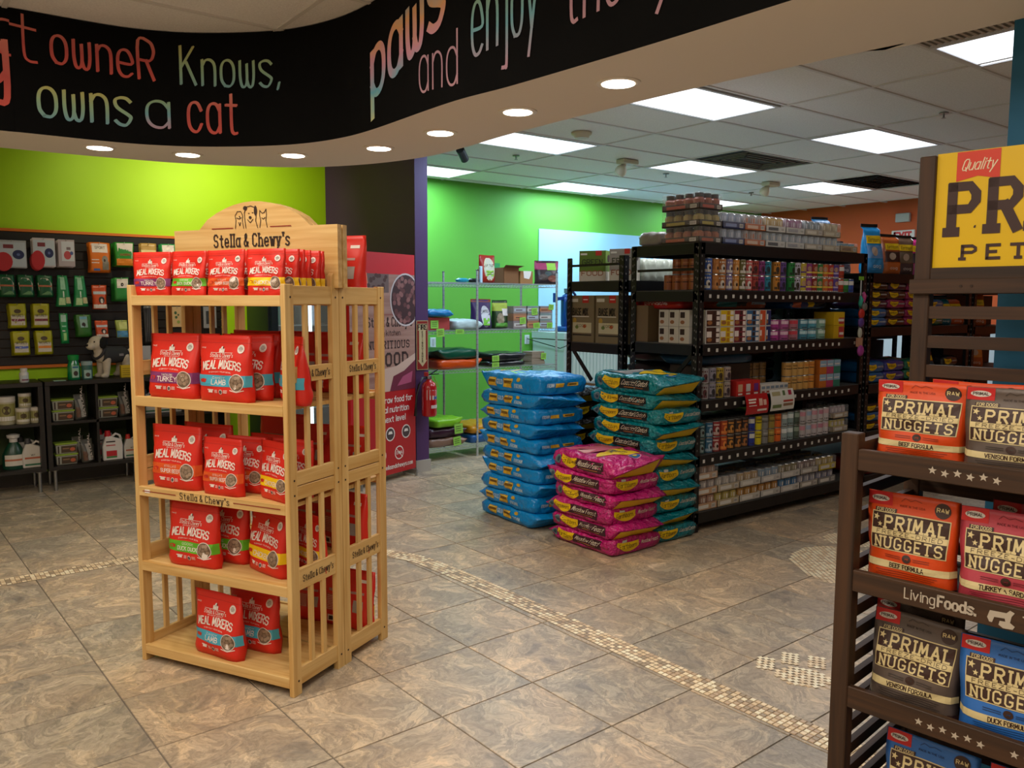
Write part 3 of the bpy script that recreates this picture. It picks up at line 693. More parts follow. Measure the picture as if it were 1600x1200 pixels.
def mixer(size, fv, seed):
    key = (size, fv, seed)
    if key not in _pc:
        W, H, D = {'big': (.285, .272, .092), 'mid': (.22, .238, .07), 'small': (.197, .188, .04)}[size]
        F = pouch_fn(W, H, D, seed); body = pouch_body(F, REDF).mesh('pouch', smooth=True, weld=True)
        m = MB(); mixer_print(fv, W, H).to(m, lambda x, y, d: (F(x, y, -1)[0], F(x, y, -1)[1] - d, F(x, y, -1)[2])); fr = m.mesh('front_print', weld='open')
        m = MB(); mixer_back(W, H).to(m, lambda x, y, d: (F(-x, y, 1)[0], F(-x, y, 1)[1] + d, F(-x, y, 1)[2])); bk_ = m.mesh('back_print', weld='open')
        _pc[key] = (body, fr, bk_, H)
    return _pc[key]
RO = Vector((.818, 3.789, 0)); RA = math.radians(-62)
def rloc(x, y, z): c, s = math.cos(RA), math.sin(RA); return (RO.x + x * c - y * s, RO.y + x * s + y * c, z)
def put_mixer(size, fv, seed, x, y, z, rz, label, group='red food pouches on the pine display rack', tilt=0):
    body, fr, bk_, Hh = mixer(size, fv, seed)
    o = link('food_pouch', body, None, rloc(x, y, z), (tilt, 0, RA + rz)); tag(o, label, 'pouch', group)
    link('front_print', fr, o); link('back_print', bk_, o); return o
# ------------------------------------------------------------------ pine display rack, two units back to back
LV = [1.600, 1.172, .780, .447, .070]       # top faces of the shelves
LOGO = mat('burnt_logo', '2e1c10', .7); LINE = mat('burnt_line', '8a2c1c', .7)
def pine_unit(y0, y1, front, label):
    t = empty('display_rack', rloc(0, 0, 0), RA, label, 'rack', 'pine display racks back to back')
    inner = y1 if front == 0 else y0; outer = y0 if front == 0 else y1
    sg = 1 if front == 0 else -1
    for x in (0, .823):
        m = MB(); a, b = sorted((outer, outer + sg * .05)); m.box((x, a, 0), (x + .024, b, 1.65), PINE[2]); m.obj('post', t, bevel=.002)
        a, b = sorted((inner - sg * .045, inner)); m = MB(); m.box((x, a, 0), (x + .024, b, 1.66), PINE[2])
        c = (a + b) / 2; pts = [(a, 1.66), (b, 1.66)] + [(c + (b - a) / 2 * math.cos(k * PI / 8), 1.68 + .022 * math.sin(k * PI / 8)) for k in range(9)]
        m.prism(pts, x, x + .024, PINE[2], 'x'); m.obj('post', t)
        a, b = sorted((outer + sg * .05, inner - sg * .045))
        for (z0, z1, nm) in ((1.571, 1.645, 'top_rail'), (1.264, 1.328, 'logo_rail'), (.856, .912, 'middle_rail'), (.798, .852, 'middle_rail'), (.428, .515, 'logo_rail'), (.037, .108, 'bottom_rail')):
            m = MB(); m.box((x + .003, a, z0), (x + .021, b, z1), PINE[1]); r = m.obj(nm, t, bevel=.0015)
            if nm == 'logo_rail' and x > .5:
                fl = Flat(); fl.text("Stella & Chewy's", 0, -.012, .026, LOGO, th=.13, serif=True, center=True, width=.195)
                m = MB(); fl.to(m, plane_fn((x + .0215, (a + b) / 2, (z0 + z1) / 2), (0, 1, 0), (0, 0, 1))); m.obj('printed_logo', r)
        for (z0, z1) in ((1.328, 1.571), (.912, 1.264), (.515, .798), (.108, .428)):
            for k in (1, 2):
                yy = a + (b - a) * k / 3; m = MB(); m.box((x + .005, yy - .011, z0), (x + .019, yy + .011, z1), PINE[2]); m.obj('slat', t)
        for z in (1.60, .88, .82, .06):
            for yy in (outer + sg * .03, inner - sg * .022):
                xs = x + .024 if x > .5 else x
                m = MB(); m.cyl((xs - .002, yy, z), (xs + .0012 if x > .5 else xs - .0012, yy, z), .0045, LOGO, 8); m.obj('screw', t)
    for k, z in enumerate(LV):
        m = MB(); m.box((.024, y0 + .006, z - .016), (.823, y1 - .006, z), PINE[0]); m.obj('shelf', t)
        a, b = sorted((outer, outer + sg * .018)); m = MB(); m.box((.024, a, z - .036), (.823, b, z + .006), PINE[0]); s = m.obj('shelf_lip', t, bevel=.0015)
        if k == 2 and front == 0:
            fl = Flat(); fl.text("Stella & Chewy's", .40, z - .026, .026, LOGO, th=.13, serif=True, center=True, width=.27); fl.line([(.05, z - .013), (.24, z - .013)], .004, LINE); fl.line([(.56, z - .013), (.80, z - .013)], .004, LINE)
            m = MB(); fl.to(m, plane_fn((0, a, 0), (1, 0, 0), (0, 0, 1))); m.obj('printed_logo', s)
            m = MB(); m.box((.06, a - .002, z - .02), (.09, a, z - .006), ink('e8e4de')); m.obj('price_tag', s)
    return t
ru1 = pine_unit(0, .335, 0, 'near pine wood display rack with slatted sides full of red pouches')
ru2 = pine_unit(.340, .675, 1, 'far pine wood display rack facing away, backed against the near one')
def header(y0, y1, nm, label, face):
    ax = [(-.04, 1.64), (.869, 1.64), (.869, 1.90), (.73, 1.90)]
    for k in range(1, 12):
        t = k / 12; x = .73 - (.73 - .112) * t; ax.append((x, 1.905 + .108 * math.sin(PI * t) ** .75))
    ax += [(.112, 1.90), (-.04, 1.90)]
    m = MB(); m.prism(ax, y0, y1, PINE[0]); o = m.obj(nm, None, rloc(0, 0, 0), RA); tag(o, label, 'sign', None)
    if face:
        fl = Flat(); fl.text("Stella & Chewy's", .41, 1.822, .052, LOGO, th=.155, serif=True, center=True, width=.42); fl.line([(.19, 1.902), (.31, 1.902)], .004, LINE); fl.line([(.52, 1.902), (.63, 1.902)], .004, LINE)
        # line drawing of three pets
        for pts in ([(.325, 1.90), (.33, 1.935), (.325, 1.955), (.338, 1.972), (.358, 1.972), (.368, 1.955), (.366, 1.93), (.372, 1.90)], [(.335, 1.945), (.348, 1.94), (.36, 1.946)], [(.345, 1.925), (.35, 1.912), (.356, 1.925)],
                    [(.385, 1.90), (.38, 1.935), (.378, 1.965), (.39, 1.99), (.415, 1.993), (.438, 1.985), (.445, 1.96), (.44, 1.93), (.45, 1.90)], [(.395, 1.935), (.41, 1.922), (.425, 1.936)], [(.40, 1.962), (.405, 1.962)], [(.422, 1.964), (.427, 1.964)],
                    [(.462, 1.90), (.468, 1.93), (.462, 1.952), (.464, 1.972), (.476, 1.96), (.488, 1.962), (.498, 1.976), (.50, 1.952), (.496, 1.93), (.503, 1.90)], [(.474, 1.94), (.483, 1.935), (.492, 1.941)]):
            fl.line(pts, .0035, LOGO)
        fl.disc(.44, 1.972, .009, .022, LOGO, 1, 10, 1).disc(.41, 1.944, .008, .007, LOGO, 1, 8, 1).disc(.383, 1.985, .012, .01, LOGO, 1, 8, 1).disc(.35, 1.95, .004, .004, LOGO, 1, 6, 1)
        m = MB(); fl.to(m, plane_fn((0, y0, 0), (1, 0, 0), (0, 0, 1))); m.obj('printed_logo', o)
header(.306, .333, 'rack_header', 'arched pine header board with burnt-in logo above the near rack', True)
header(.342, .369, 'rack_header', 'arched pine header board of the far rack, right behind the first', False)
# pouches: near unit
Z = [z + .0005 for z in LV]
PM = put_mixer
PM('small', 'turkey', 1, .10, .035, Z[0], .12, 'small red pouch with purple turkey band, leftmost on the top shelf')
PM('small', 'duck', 2, .305, .03, Z[0], 0, 'small red pouch with green duck band on the top shelf of the pine rack')
PM('small', 'beef', 3, .507, .03, Z[0], 0, 'small red pouch with orange beef band on the top shelf')
PM('small', 'chicken', 4, .712, .03, Z[0], 0, 'small red pouch with yellow band at the front right of the top shelf')
PM('small', 'turkey', 5, .14, .095, Z[0], 0, 'small red pouch standing behind the leftmost turkey pouch on top shelf')
PM('small', 'duck', 6, .33, .09, Z[0], 0, 'small red pouch behind the green banded duck pouch on top shelf')
PM('small', 'beef', 7, .525, .09, Z[0], 0, 'small red pouch behind the orange banded beef pouch on top shelf')
for k in range(5): PM('small', 'chicken', 4 + k % 3, .735 + .004 * (k % 2), .085 + .042 * k, Z[0], 0, 'small yellow banded pouch, %s one behind the front chicken pouch on top shelf' % ordn(k))
PM('big', 'turkey', 11, .175, .035, Z[1], 0, 'large red pouch with purple turkey band on the second shelf')
PM('big', 'lamb', 12, .475, .03, Z[1], 0, 'large red pouch with blue lamb band in the middle of the second shelf')
PM('big', 'lamb', 13, .735, .12, Z[1], -.62, 'large lamb pouch turned sideways beside the right post on second shelf')
PM('big', 'turkey', 14, .205, .13, Z[1], 0, 'large red pouch behind the big turkey pouch on second shelf')
PM('big', 'lamb', 15, .49, .125, Z[1], 0, 'large red pouch directly behind the big blue banded lamb pouch')
PM('big', 'lamb', 12, .46, .222, Z[1], 0, 'large red pouch third back in the lamb column of second shelf')
PM('big', 'beef', 16, .185, .03, Z[2], 0, 'large red pouch with orange beef band on the middle shelf')
PM('big', 'beef', 14, .26, .13, Z[2], 0, 'large red pouch behind the big beef pouch on the middle shelf')
PM('mid', 'beef', 17, .455, .025, Z[2], 0, 'medium red pouch with orange beef band in front of the others, middle shelf')
PM('mid', 'beef', 18, .505, .11, Z[2], .05, 'medium red pouch right behind the medium beef pouch, middle shelf')
PM('mid', 'beef', 17, .56, .19, Z[2], 0, 'medium red pouch third back in the middle shelf row')
PM('mid', 'chicken', 19, .712, .05, Z[2], -.28, 'medium red pouch with yellow band at the right of the middle shelf')
PM('mid', 'beef', 18, .72, .14, Z[2], 0, 'medium red pouch behind the yellow banded one, beside right post of middle shelf')
PM('big', 'duck', 20, .265, .035, Z[3], .03, 'large red pouch with green duck band on the fourth shelf')
PM('big', 'duck', 21, .33, .14, Z[3], 0, 'large red pouch behind the green banded duck pouch on the fourth shelf')
PM('big', 'chicken', 22, .605, .095, Z[3], -.32, 'large yellow banded chicken pouch turned slightly left on fourth shelf')
PM('mid', 'chicken', 19, .73, .22, Z[3], -.3, 'yellow banded pouch half hidden by the right post on fourth shelf')
PM('big', 'lamb', 23, .385, .03, Z[4], -.08, 'large blue banded lamb pouch alone at the front of the bottom shelf')
PM('big', 'lamb', 24, .475, .15, Z[4], -.05, 'large blue banded lamb pouch standing behind the front one, bottom shelf')
# pouches: far unit, facing away
far = [('big', 1, .20, 0), ('big', 1, .46, .1), ('big', 1, .68, 0), ('big', 2, .33, 0), ('mid', 2, .52, 0), ('mid', 2, .71, 0), ('big', 0, .70, 0), ('mid', 0, .45, 0), ('big', 3, .71, -.15), ('mid', 3, .45, 0), ('mid', 4, .46, .1), ('big', 4, .70, 0)]
for n, (sz, lv, x, rz) in enumerate(far):
    nm = ('top', 'second', 'middle', 'fourth', 'bottom')[lv]; xs = 'right end' if x > .7 else ('left end' if x < .3 else ('centre left' if x < .49 else 'centre right'))
    PM(sz, ('turkey', 'lamb', 'beef', 'chicken')[n % 4], 31 + n, x, .62 if n % 2 else .60, Z[lv], PI + rz, 'red pouch seen from behind on the far rack, %s shelf, %s' % (nm, xs), 'red pouches facing away on the far rack')

# ------------------------------------------------------------------ dark wooden rack with freeze-dried food
QO = Vector((2.009, 1.15, 0)); QA = math.radians(-83)
def qloc(x, y, z): c, s = math.cos(QA), math.sin(QA); return (QO.x + x * c - y * s, QO.y + x * s + y * c, z)
t = empty('display_rack', (QO.x, QO.y, 0), QA, 'dark brown slatted wooden display rack with a yellow sign', 'rack')
SW = .68
for x in (-.046, SW):
    m = MB(); m.box((x, 0, 0), (x + .046, .046, 1.243), DARKW[2]); m.obj('post', t, bevel=.003)
    m = MB(); m.box((x, .45, 0), (x + .046, .49, 2.012), DARKW[2]); m.obj('post', t, bevel=.003)
    z = .06
    while z < 1.15:
        m = MB(); m.box((x + .012, .046, z), (x + .030, .45, z + .032), DARKW[1]); m.obj('slat', t); z += .0665
    m = MB(); m.box((x + .008, .046, 1.175), (x + .034, .45, 1.215), DARKW[1]); m.obj('side_rail', t)
BZ = [(1.147, 1.203), (.820, .878), (.497, .556), (.172, .232)]
CW = ink('b9ad9c')
for k, (a, b) in enumerate(BZ):
    m = MB(); m.box((0, .002, a), (SW, .022, b), DARKW[0]); s = m.obj('front_board', t, bevel=.002)
    sz_ = a; m = MB(); m.box((0, .022, sz_ - .004), (SW, .45, sz_ + .010), DARKW[0]); m.obj('shelf', t)
    fl = Flat()
    if k in (0, 2):
        for g0 in (.185, .40):
            for i in range(6): fl.star(g0 + .0285 * i, (a + b) / 2 - .004 * (i % 2), .0105, CW, 0, rot=.2 * (i % 2))
    if k == 1:
        fl.text('Living', .135, a + .018, .026, CW, th=.12, width=.072); fl.text('Foods.', .215, a + .018, .026, CW, th=.22, width=.085)
        fl.poly([(.325, a + .022), (.33, a + .04), (.365, a + .042), (.372, a + .05), (.382, a + .046), (.376, a + .036), (.372, a + .012), (.366, a + .012), (.362, a + .028), (.34, a + .026), (.336, a + .012), (.33, a + .012)], CW, 0)
        fl.poly([(.35, a + .010), (.352, a + .02), (.372, a + .022), (.384, a + .014), (.38, a + .006), (.36, a + .004)], CW, 1); fl.text('Th', .40, a + .016, .026, CW, th=.14, width=.03)
    m = MB(); fl.to(m, plane_fn((0, .002, 0), (1, 0, 0), (0, 0, 1)))
    if m.v: m.obj('white_print', s)
YEL = mat('sign_yellow', 'e4bc00', .35); SRED = mat('sign_red', 'd63a22', .4); SBR = mat('sign_brown', '3a201c', .5)
for (a, b) in ((1.655, 1.688),):
    m = MB(); m.box((0, .452, a), (SW, .480, b), DARKW[0]); m.obj('sign_rail', t)
m = MB(); m.box((-.052, .432, 1.612), (SW + .052, .449, 1.655), DARKW[0]); cr = m.obj('cross_board', t, bevel=.002)
for x in (.09, .118, .5, .53):
    m = MB(); m.cyl((x, .4325, 1.634), (x, .430, 1.634), .004, LOGO, 8); m.obj('screw', cr)
z = 1.54
while z > .2:
    m = MB(); m.box((0, .455, z), (SW, .472, z + .036), DARKW[0]); m.obj('back_slat', t); z -= .0865
m = MB(); m.box((0, .462, 1.688), (SW, .470, 2.016), YEL); sg_ = m.obj('sign_panel', t)
fl = Flat(); fl.poly([(.053, 2.014), (.165, 2.014), (.165, 1.932), (.109, 1.944), (.053, 1.932)], SRED, 0).text('Quality', .109, 1.962, .030, ink('e9d9b8'), th=.10, center=True, width=.085, skew=.3)
for i, ch in enumerate('PRIMAL'):
    dz = .010 * math.sin(PI * (i + .5) / 6) + .012
    fl.text(ch, .046 + .105 * i, 1.775 + dz, .128, SBR, th=.21, lay=1, serif=True, width=.062 if ch != 'I' else .03)
fl.text('PET FOODS', .06 + .02, 1.712, .036, SBR, th=.24, serif=True, width=.50, gap=3.5)
fl.poly([(.105, 1.80), (.108, 1.806), (.112, 1.806), (.110, 1.798)], SBR, 1)
m = MB(); fl.to(m, plane_fn((0, .462, 0), (1, 0, 0), (0, 0, 1))); m.obj('sign_print', sg_)
# hang tag at the right
m = MB(); m.box((.262, .440, 1.437), (.30, .444, 1.50), ink('d9cfb0')); tag(m.obj('hang_tag', None, (QO.x, QO.y, 0), QA), 'small cream card hanging on the dark rack slats at the picture edge', 'tag')
PRF = {'beef': ('d8480e', 'BEEF FORMULA', 'orange'), 'venison': ('5e5048', 'VENISON FORMULA', 'grey brown'), 'turkey': ('b8404e', 'TURKEY & SARDINE', 'pink'), 'duck': ('2f6fc0', 'DUCK FORMULA', 'blue')}
def primal_print(kind, r):
    fl = Flat(); R_ = ink('c42020'); lt = ink({'beef': '8a2c08', 'venison': '3a302a', 'turkey': '6e1c28', 'duck': '16335e'}[kind])
    fl.rect(-.49, .855, -.22, .995, R_, 0, 5, 2).disc(-.355, .925, .10, .035, ink('d8d0c8'), 1, 16, 1).text('PRIMAL', -.355, .912, .03, DKB, th=.2, lay=2, center=True, width=.15)
    fl.disc(.32, .885, .085, .085 * r, CHOC, 1, 18, 1).text('RAW', .32, .868, .04, CRM, th=.22, lay=2, center=True, width=.12)
    fl.line([(-.12, .92), (-.08, .955), (-.02, .93), (.03, .95), (.1, .93)], .006, lt); fl.text('MADE IN THE USA', 0, .86, .022, lt, th=.16, center=True, width=.27)
    fl.rect(-.40, .79, -.16, .83, CHOC, 1, 4, 1).text('FOR DOGS', -.28, .795, .03, CRM, th=.18, lay=2, center=True, width=.20)
    fl.rect(-.43, .405, .42, .79, CRM, 0, 12, 6).rect(-.42, .415, .41, .78, CHOC, 1, 12, 6)
    fl.star(-.375, .73, .04, CRM, 2, .2).star(-.33, .66, .03, CRM, 2)
    fl.text('PRIMAL', .05, .63, .12, CRM, th=.19, lay=2, serif=True, center=True, width=.64)
    fl.rect(-.42, .555, .41, .615, CRM, 2, 12, 1).text('FREEZE-DRIED', 0, .567, .038, CHOC, th=.14, lay=3, center=True, width=.72, gap=2.2)
    fl.text('NUGGETS', 0, .43, .105, CRM, th=.18, lay=2, serif=True, center=True, width=.74)
    fl.disc(0, .35, .05, .045 * r, CHOC, 1, 14, 1); fl.poly([(-.02, .335), (-.015, .355), (.015, .358), (.025, .365), (.02, .34), (.012, .335), (.01, .345), (-.01, .345)], lt, 2)
    for sx in (-1, 1):
        for k in range(2): fl.rect(sx * .16 - .09, .345 - k * .02 + .01, sx * .16 + .09, .352 - k * .02 + .01, lt, 1, 3, 1)
    fl.rect(-.5, .225, .5, .295, CRM, 0, 14, 1).text(PRF[kind][1], 0, .238, .042, CHOC, th=.22, center=True, width=.38 if len(PRF[kind][1]) < 13 else .5)
    for k in range(5): fl.rect(-.34 + .02 * (k % 2), .195 - k * .022, .34 - .03 * (k % 3), .2005 - k * .022, lt, 1, 10, 1)
    fl.rect(-.10, .02, .04, .075, CRM, 1, 2, 1).text('14', -.065, .03, .035, CHOC, th=.2, lay=2, width=.05).rect(.06, .02, .18, .075, ink('b8402a'), 1, 2, 1).rect(.20, .02, .34, .075, ink('8a7a68'), 1, 2, 1)
    fl.rect(.42, .02, .5, .11, CHOC, 0, 2, 2).rect(-.5, .02, -.42, .08, CHOC, 0, 2, 2)
    return fl
_pp = {}
def put_primal(kind, seed, x, y, z, rz, label, tilt=0):
    key = (kind, seed)
    if key not in _pp:
        W, Hh, D = .232, .252, .075; F = pouch_fn(W, Hh, D, seed + 100, .86)
        body = pouch_body(F, film(PRF[kind][0], .45)).mesh('pouch', smooth=True, weld=True)
        m = MB(); primal_print(kind, W / Hh).to(m, lambda x, y, d: (F(x, y, -1)[0], F(x, y, -1)[1] - d, F(x, y, -1)[2])); _pp[key] = (body, m.mesh('front_print', weld='open'))
    b, f = _pp[key]; o = link('food_pouch', b, None, qloc(x, y, z), (tilt, 0, QA + rz)); o.scale = (1, 1, .88 if z > 1.1 else 1); tag(o, label, 'pouch', 'freeze-dried food pouches on the dark rack'); link('front_print', f, o); return o
ZQ = [a + .0105 for a, b in BZ]
put_primal('beef', 1, .108, .10, ZQ[0] + .0, 0, 'orange beef pouch at the left of the top shelf of the dark rack')
put_primal('venison', 2, .335, .08, ZQ[0], 0, 'grey brown venison pouch on the top shelf of the dark rack')
put_primal('beef', 3, .215, .20, ZQ[0], 0, 'orange pouch half hidden between the two front pouches on top shelf')
put_primal('duck', 4, .56, .08, ZQ[0], 0, 'blue pouch right of the venison pouch on the top shelf')
put_primal('beef', 5, .112, .065, ZQ[1], 0, 'creased orange beef pouch on the second shelf of the dark rack')
put_primal('turkey', 6, .345, .05, ZQ[1], 0, 'pink turkey and sardine pouch on the second shelf', 0)
put_primal('turkey', 7, .385, .17, ZQ[1], 0, 'dark pink pouch behind the turkey and sardine pouch')
put_primal('venison', 8, .138, .06, ZQ[2], 0, 'grey brown venison pouch on the third shelf of the dark rack')
put_primal('venison', 9, .105, .17, ZQ[2], 0, 'grey brown pouch behind the third shelf venison pouch, left side')
put_primal('duck', 10, .372, .05, ZQ[2], .1, 'blue duck pouch on the third shelf of the dark rack')
put_primal('duck', 11, .19, .06, ZQ[3], 0, 'blue pouch at the bottom edge of the picture, lowest shelf')
put_primal('duck', 12, .44, .06, ZQ[3], 0, 'blue pouch right of the other one on the lowest shelf')
# ------------------------------------------------------------------ heavy sacks
def sack_fn(L, W, Hh, seed, ear=True):
    rr = random.Random(seed); B = [rr.uniform(0, 6.28) for _ in range(8)]; A = [rr.uniform(.5, 1) for _ in range(8)]; tilt = rr.uniform(-.25, .35)
    def F(p):                             # p in the unit cube, centred
        x, y, z = p; ex = 1 - .16 * abs(2 * x) ** 9; ey = 1 - .17 * abs(2 * y) ** 10
        zz = z * ex * ey * (1.02 + .05 * math.sin(5 * x + B[0]) * A[0])
        yy = y * (1 + .05 * (1 - (2 * z) ** 2)) * (1 - .03 * abs(2 * x) ** 6); xx = x * (1 + .02 * (1 - (2 * z) ** 2)) * (1 - .03 * abs(2 * y) ** 6)
        oz = 0
        if ear and x > .38:
            t = (x - .38) / .12; k = 1 - .90 * t ** 1.1; zz *= k; oz = (.14 + tilt * y * 2) * t; xx += .012 * t
        wr = .006 * math.sin(9 * x + 4 * y + B[1]) + .004 * math.sin(17 * y - 6 * x + B[2]) + .003 * math.sin(28 * x + 13 * z + B[3])
        return (xx * L + .003 * math.sin(11 * y + 9 * z + B[4]), yy * W + wr * .7 * (1 if abs(y) > .45 else 0) + .004 * math.sin(14 * x + 8 * z + B[5]), (zz + oz + .5) * Hh + (wr if z > .4 else 0) * .8)
    return F
def sack_body(F, m, nx=20, ny=12, nz=5):
    mb = MB()
    def face(fn, a, b):
        vs = [F(fn(i / a - .5, j / b - .5)) for j in range(b + 1) for i in range(a + 1)]
        mb.add(vs, [(j * (a + 1) + i, j * (a + 1) + i + 1, (j + 1) * (a + 1) + i + 1, (j + 1) * (a + 1) + i) for j in range(b) for i in range(a)], m)
    face(lambda u, v: (u, v, .5), nx, ny); face(lambda u, v: (u, -v, -.5), nx, ny); face(lambda u, v: (u, -.5, v), nx, nz); face(lambda u, v: (-u, .5, v), nx, nz)
    face(lambda u, v: (.5, u, v), ny, nz); face(lambda u, v: (-.5, -u, v), ny, nz); return mb
def on_face(F, which):
    def fn(x, y, d):
        p = {'front': (x, -.5, y), 'back': (-x, .5, y), 'left': (-.5, -x, y), 'right': (.5, x, y), 'top': (x, y, .5), 'bottom': (x, -y, -.5)}[which]
        q = F(p); n = {'front': (0, -1, 0), 'back': (0, 1, 0), 'left': (-1, 0, 0), 'right': (1, 0, .2), 'top': (0, 0, 1), 'bottom': (.3, 0, -1)}[which]
        return (q[0] + n[0] * d, q[1] + n[1] * d, q[2] + n[2] * d)
    return fn
YL = mat('sack_yellow', 'e0b90a', .38); GLD = mat('gold_foil', 'd8ac34', .35, metal=.15, var=.25, vscale=25); GLB = mat('gold_brown', '6a4a12', .4)
def swoosh(fl, x0, x1, y0, y1, m, lay=1):
    w = x1 - x0; h = y1 - y0; n = 10; r = 4; vs = []
    for j in range(r + 1):
        for i in range(n + 1):
            t = i / n; a = y1 - h * .12 * math.sin(PI * t) - h * .10 * t; b = y0 + h * .50 * (2 * abs(t - .56)) ** 2.2; vs.append((x0 + w * t, b + (a - b) * j / r))
    fl.items.append((vs, [(j * (n + 1) + i, j * (n + 1) + i + 1, (j + 1) * (n + 1) + i + 1, (j + 1) * (n + 1) + i) for j in range(r) for i in range(n)], m, lay))
def sack_prints(kind, F):
    L_, W_, H_ = SZ[kind]; AF, AE = L_ / H_, W_ / H_
    out = []; cream = ink('e8dcc8')
    if kind in ('teal', 'pink', 'black'):
        dk = ink({'teal': '0a0f10', 'pink': '3a0f22', 'black': '171412'}[kind]); nm = {'teal': 'Coastal Catch', 'pink': 'Meadow Feast', 'black': 'Great Plains'}[kind]
        for fc in ('front', 'back'):
            fl = Flat(); fl.ax = AF; fl.rect(-.10, -.30, .34, .34, dk, 0); fl.disc(-.40, .02, .045, .30, ink('5a7078'), 1, 12, 2).disc(-.39, .05, .022, .18, ink('26384a'), 2, 8, 1)
            swoosh(fl, -.35, -.08, -.38, .40, YL, 1); fl.text('Earthborn', -.215, -.12, .28, ink('4a3a10'), th=.10, lay=2, center=True, width=.22)
            fl.text(nm, .12, -.06, .30, cream, th=.08, lay=1, center=True, width=.36, skew=.12); fl.rect(-.02, -.21, .26, -.17, ink('a86a3a'), 1)
            m = MB(); fl.to(m, on_face(F, fc), .0022, .0008); out.append(('side_print', m.mesh('side_print', weld='open')))
        fl = Flat(); fl.ax = AE; swoosh(fl, -.42, .02, -.36, .40, YL, 1); fl.text('Earthborn', -.20, -.10, .30, ink('4a3a10'), th=.10, lay=2, center=True, width=.34); fl.text(nm, .25, -.02, .24, cream, th=.08, lay=1, center=True, width=.36, skew=.1); fl.rect(-.32, .30, -.22, .42, ink('c8c8c0'), 2)
        m = MB(); fl.to(m, on_face(F, 'left'), .0022, .0008); out.append(('end_print', m.mesh('end_print', weld='open')))
        fl = Flat(); fl.rect(.39, -.42, .494, .44, YL, 0); fl.rect(.36, -.36, .395, .40, dk, 1); m = MB(); fl.to(m, on_face(F, 'bottom')); out.append(('end_flap', m.mesh('end_flap', weld='open')))
    else:
        pale = ink('bfd4e0')
        for fc in ('front', 'back'):
            fl = Flat(); fl.ax = AF
            for x in (-.28, -.02): fl.rect(x - .07, -.26, x + .07, .30, GLD, 0); fl.rect(x - .06, -.02, x + .06, .16, GLB, 1); fl.rect(x - .055, .18, x + .055, .22, ink('f0dc7a'), 1)
            fl.text('GOLD', -.15, -.10, .30, pale, th=.13, center=True, width=.09); fl.text('FROMM', .16, -.22, .22, pale, th=.16, center=True, width=.12, serif=True)
            fl.disc(.15, .27, .035, .13, GLD, 0, 8, 1)
            m = MB(); fl.to(m, on_face(F, fc), .0022, .0008); out.append(('side_print', m.mesh('side_print', weld='open')))
        fl = Flat(); fl.ax = AE; fl.text('FROMM', -.30, -.06, .2, pale, th=.16, center=True, width=.14); fl.rect(-.2, -.10, -.02, .14, GLD, 0); fl.rect(.06, -.06, .3, .14, GLD, 0); fl.rect(.1, .0, .26, .08, GLB, 1)
        m = MB(); fl.to(m, on_face(F, 'left'), .0022, .0008); out.append(('end_print', m.mesh('end_print', weld='open')))
    return out
FOIL = {'teal': mat('teal_foil', '007c88', .2, var=.12, vscale=5, bump=1.0, bscale=24, bdist=.045, coat=.3), 'pink': mat('pink_foil', 'bc1a72', .2, var=.12, vscale=5, bump=1.0, bscale=24, bdist=.045, coat=.3),
        'black': mat('black_foil', '1d1d1f', .24, bump=.9, bscale=24, bdist=.045, coat=.3), 'blue': mat('blue_foil', '0682cc', .3, var=.05, vscale=5, bump=.8, bscale=15, bdist=.03)}
_sk = {}
SZ = {'teal': (.64, .405, .106), 'pink': (.60, .43, .106), 'black': (.62, .40, .104), 'blue': (.68, .42, .112)}
def sack(kind, seed, loc, rz, label, group):
    if (kind, seed) not in _sk:
        F = sack_fn(*SZ[kind], seed); _sk[(kind, seed)] = (sack_body(F, FOIL[kind]).mesh('sack', smooth=True, weld=True), sack_prints(kind, F), F)
    b, pr, F = _sk[(kind, seed)]; o = link('kibble_sack', b, None, loc, (0, 0, rz)); tag(o, label, 'sack', group)
    for nm, me in pr: link(nm, me, o)
    return o, F
def stack(kind, n, cx, cy, pitch, col, seeds, where):
    rr = random.Random(kind); o = F = None
    for k in range(n):
        top = k == n - 1; flip = (k % 2 == 1) if kind != 'teal' else (k % 2 == 1)
        if kind == 'pink': flip = k % 2 == 0
        if kind == 'teal': flip = (k % 2 == 0) and not top
        if kind == 'blue': flip = k % 2 == 1
        jx, jy = rr.uniform(-.012, .012), rr.uniform(-.02, .02) + (.018 if flip else -.018)
        pos = 'topmost' if top else ('resting on the floor' if k == 0 else '%s from the floor' % ordn(k))
        o, F = sack(kind, seeds[k % len(seeds)] + (10 if flip else 0), (cx + jx, cy + jy, .001 + k * pitch), -PI / 2 + (PI if flip else 0) + rr.uniform(-.03, .03),
                    '%s, %s, %s' % (col, pos, where), 'stacked %s sacks' % kind)
    return o, F
stack('black', 9, 4.16, 4.86, .104, 'dark grey foil kibble sack', (3, 4), 'pile between blue and teal ones')
ob, FB = stack('blue', 10, 3.73, 4.67, .1045, 'bright blue kibble sack', (1, 2, 5), 'in the tall blue pile')
ot, FT = stack('teal', 11, 4.125, 3.935, .098, 'shiny teal kibble sack', (6, 7, 8), 'in the tall teal pile')
op, FP = stack('pink', 6, 3.715, 3.885, .0975, 'shiny magenta kibble sack', (9, 1, 2), 'in the short magenta pile')
for o_ in (ob, ot, op): o_.scale = (1, 1, 1.2)
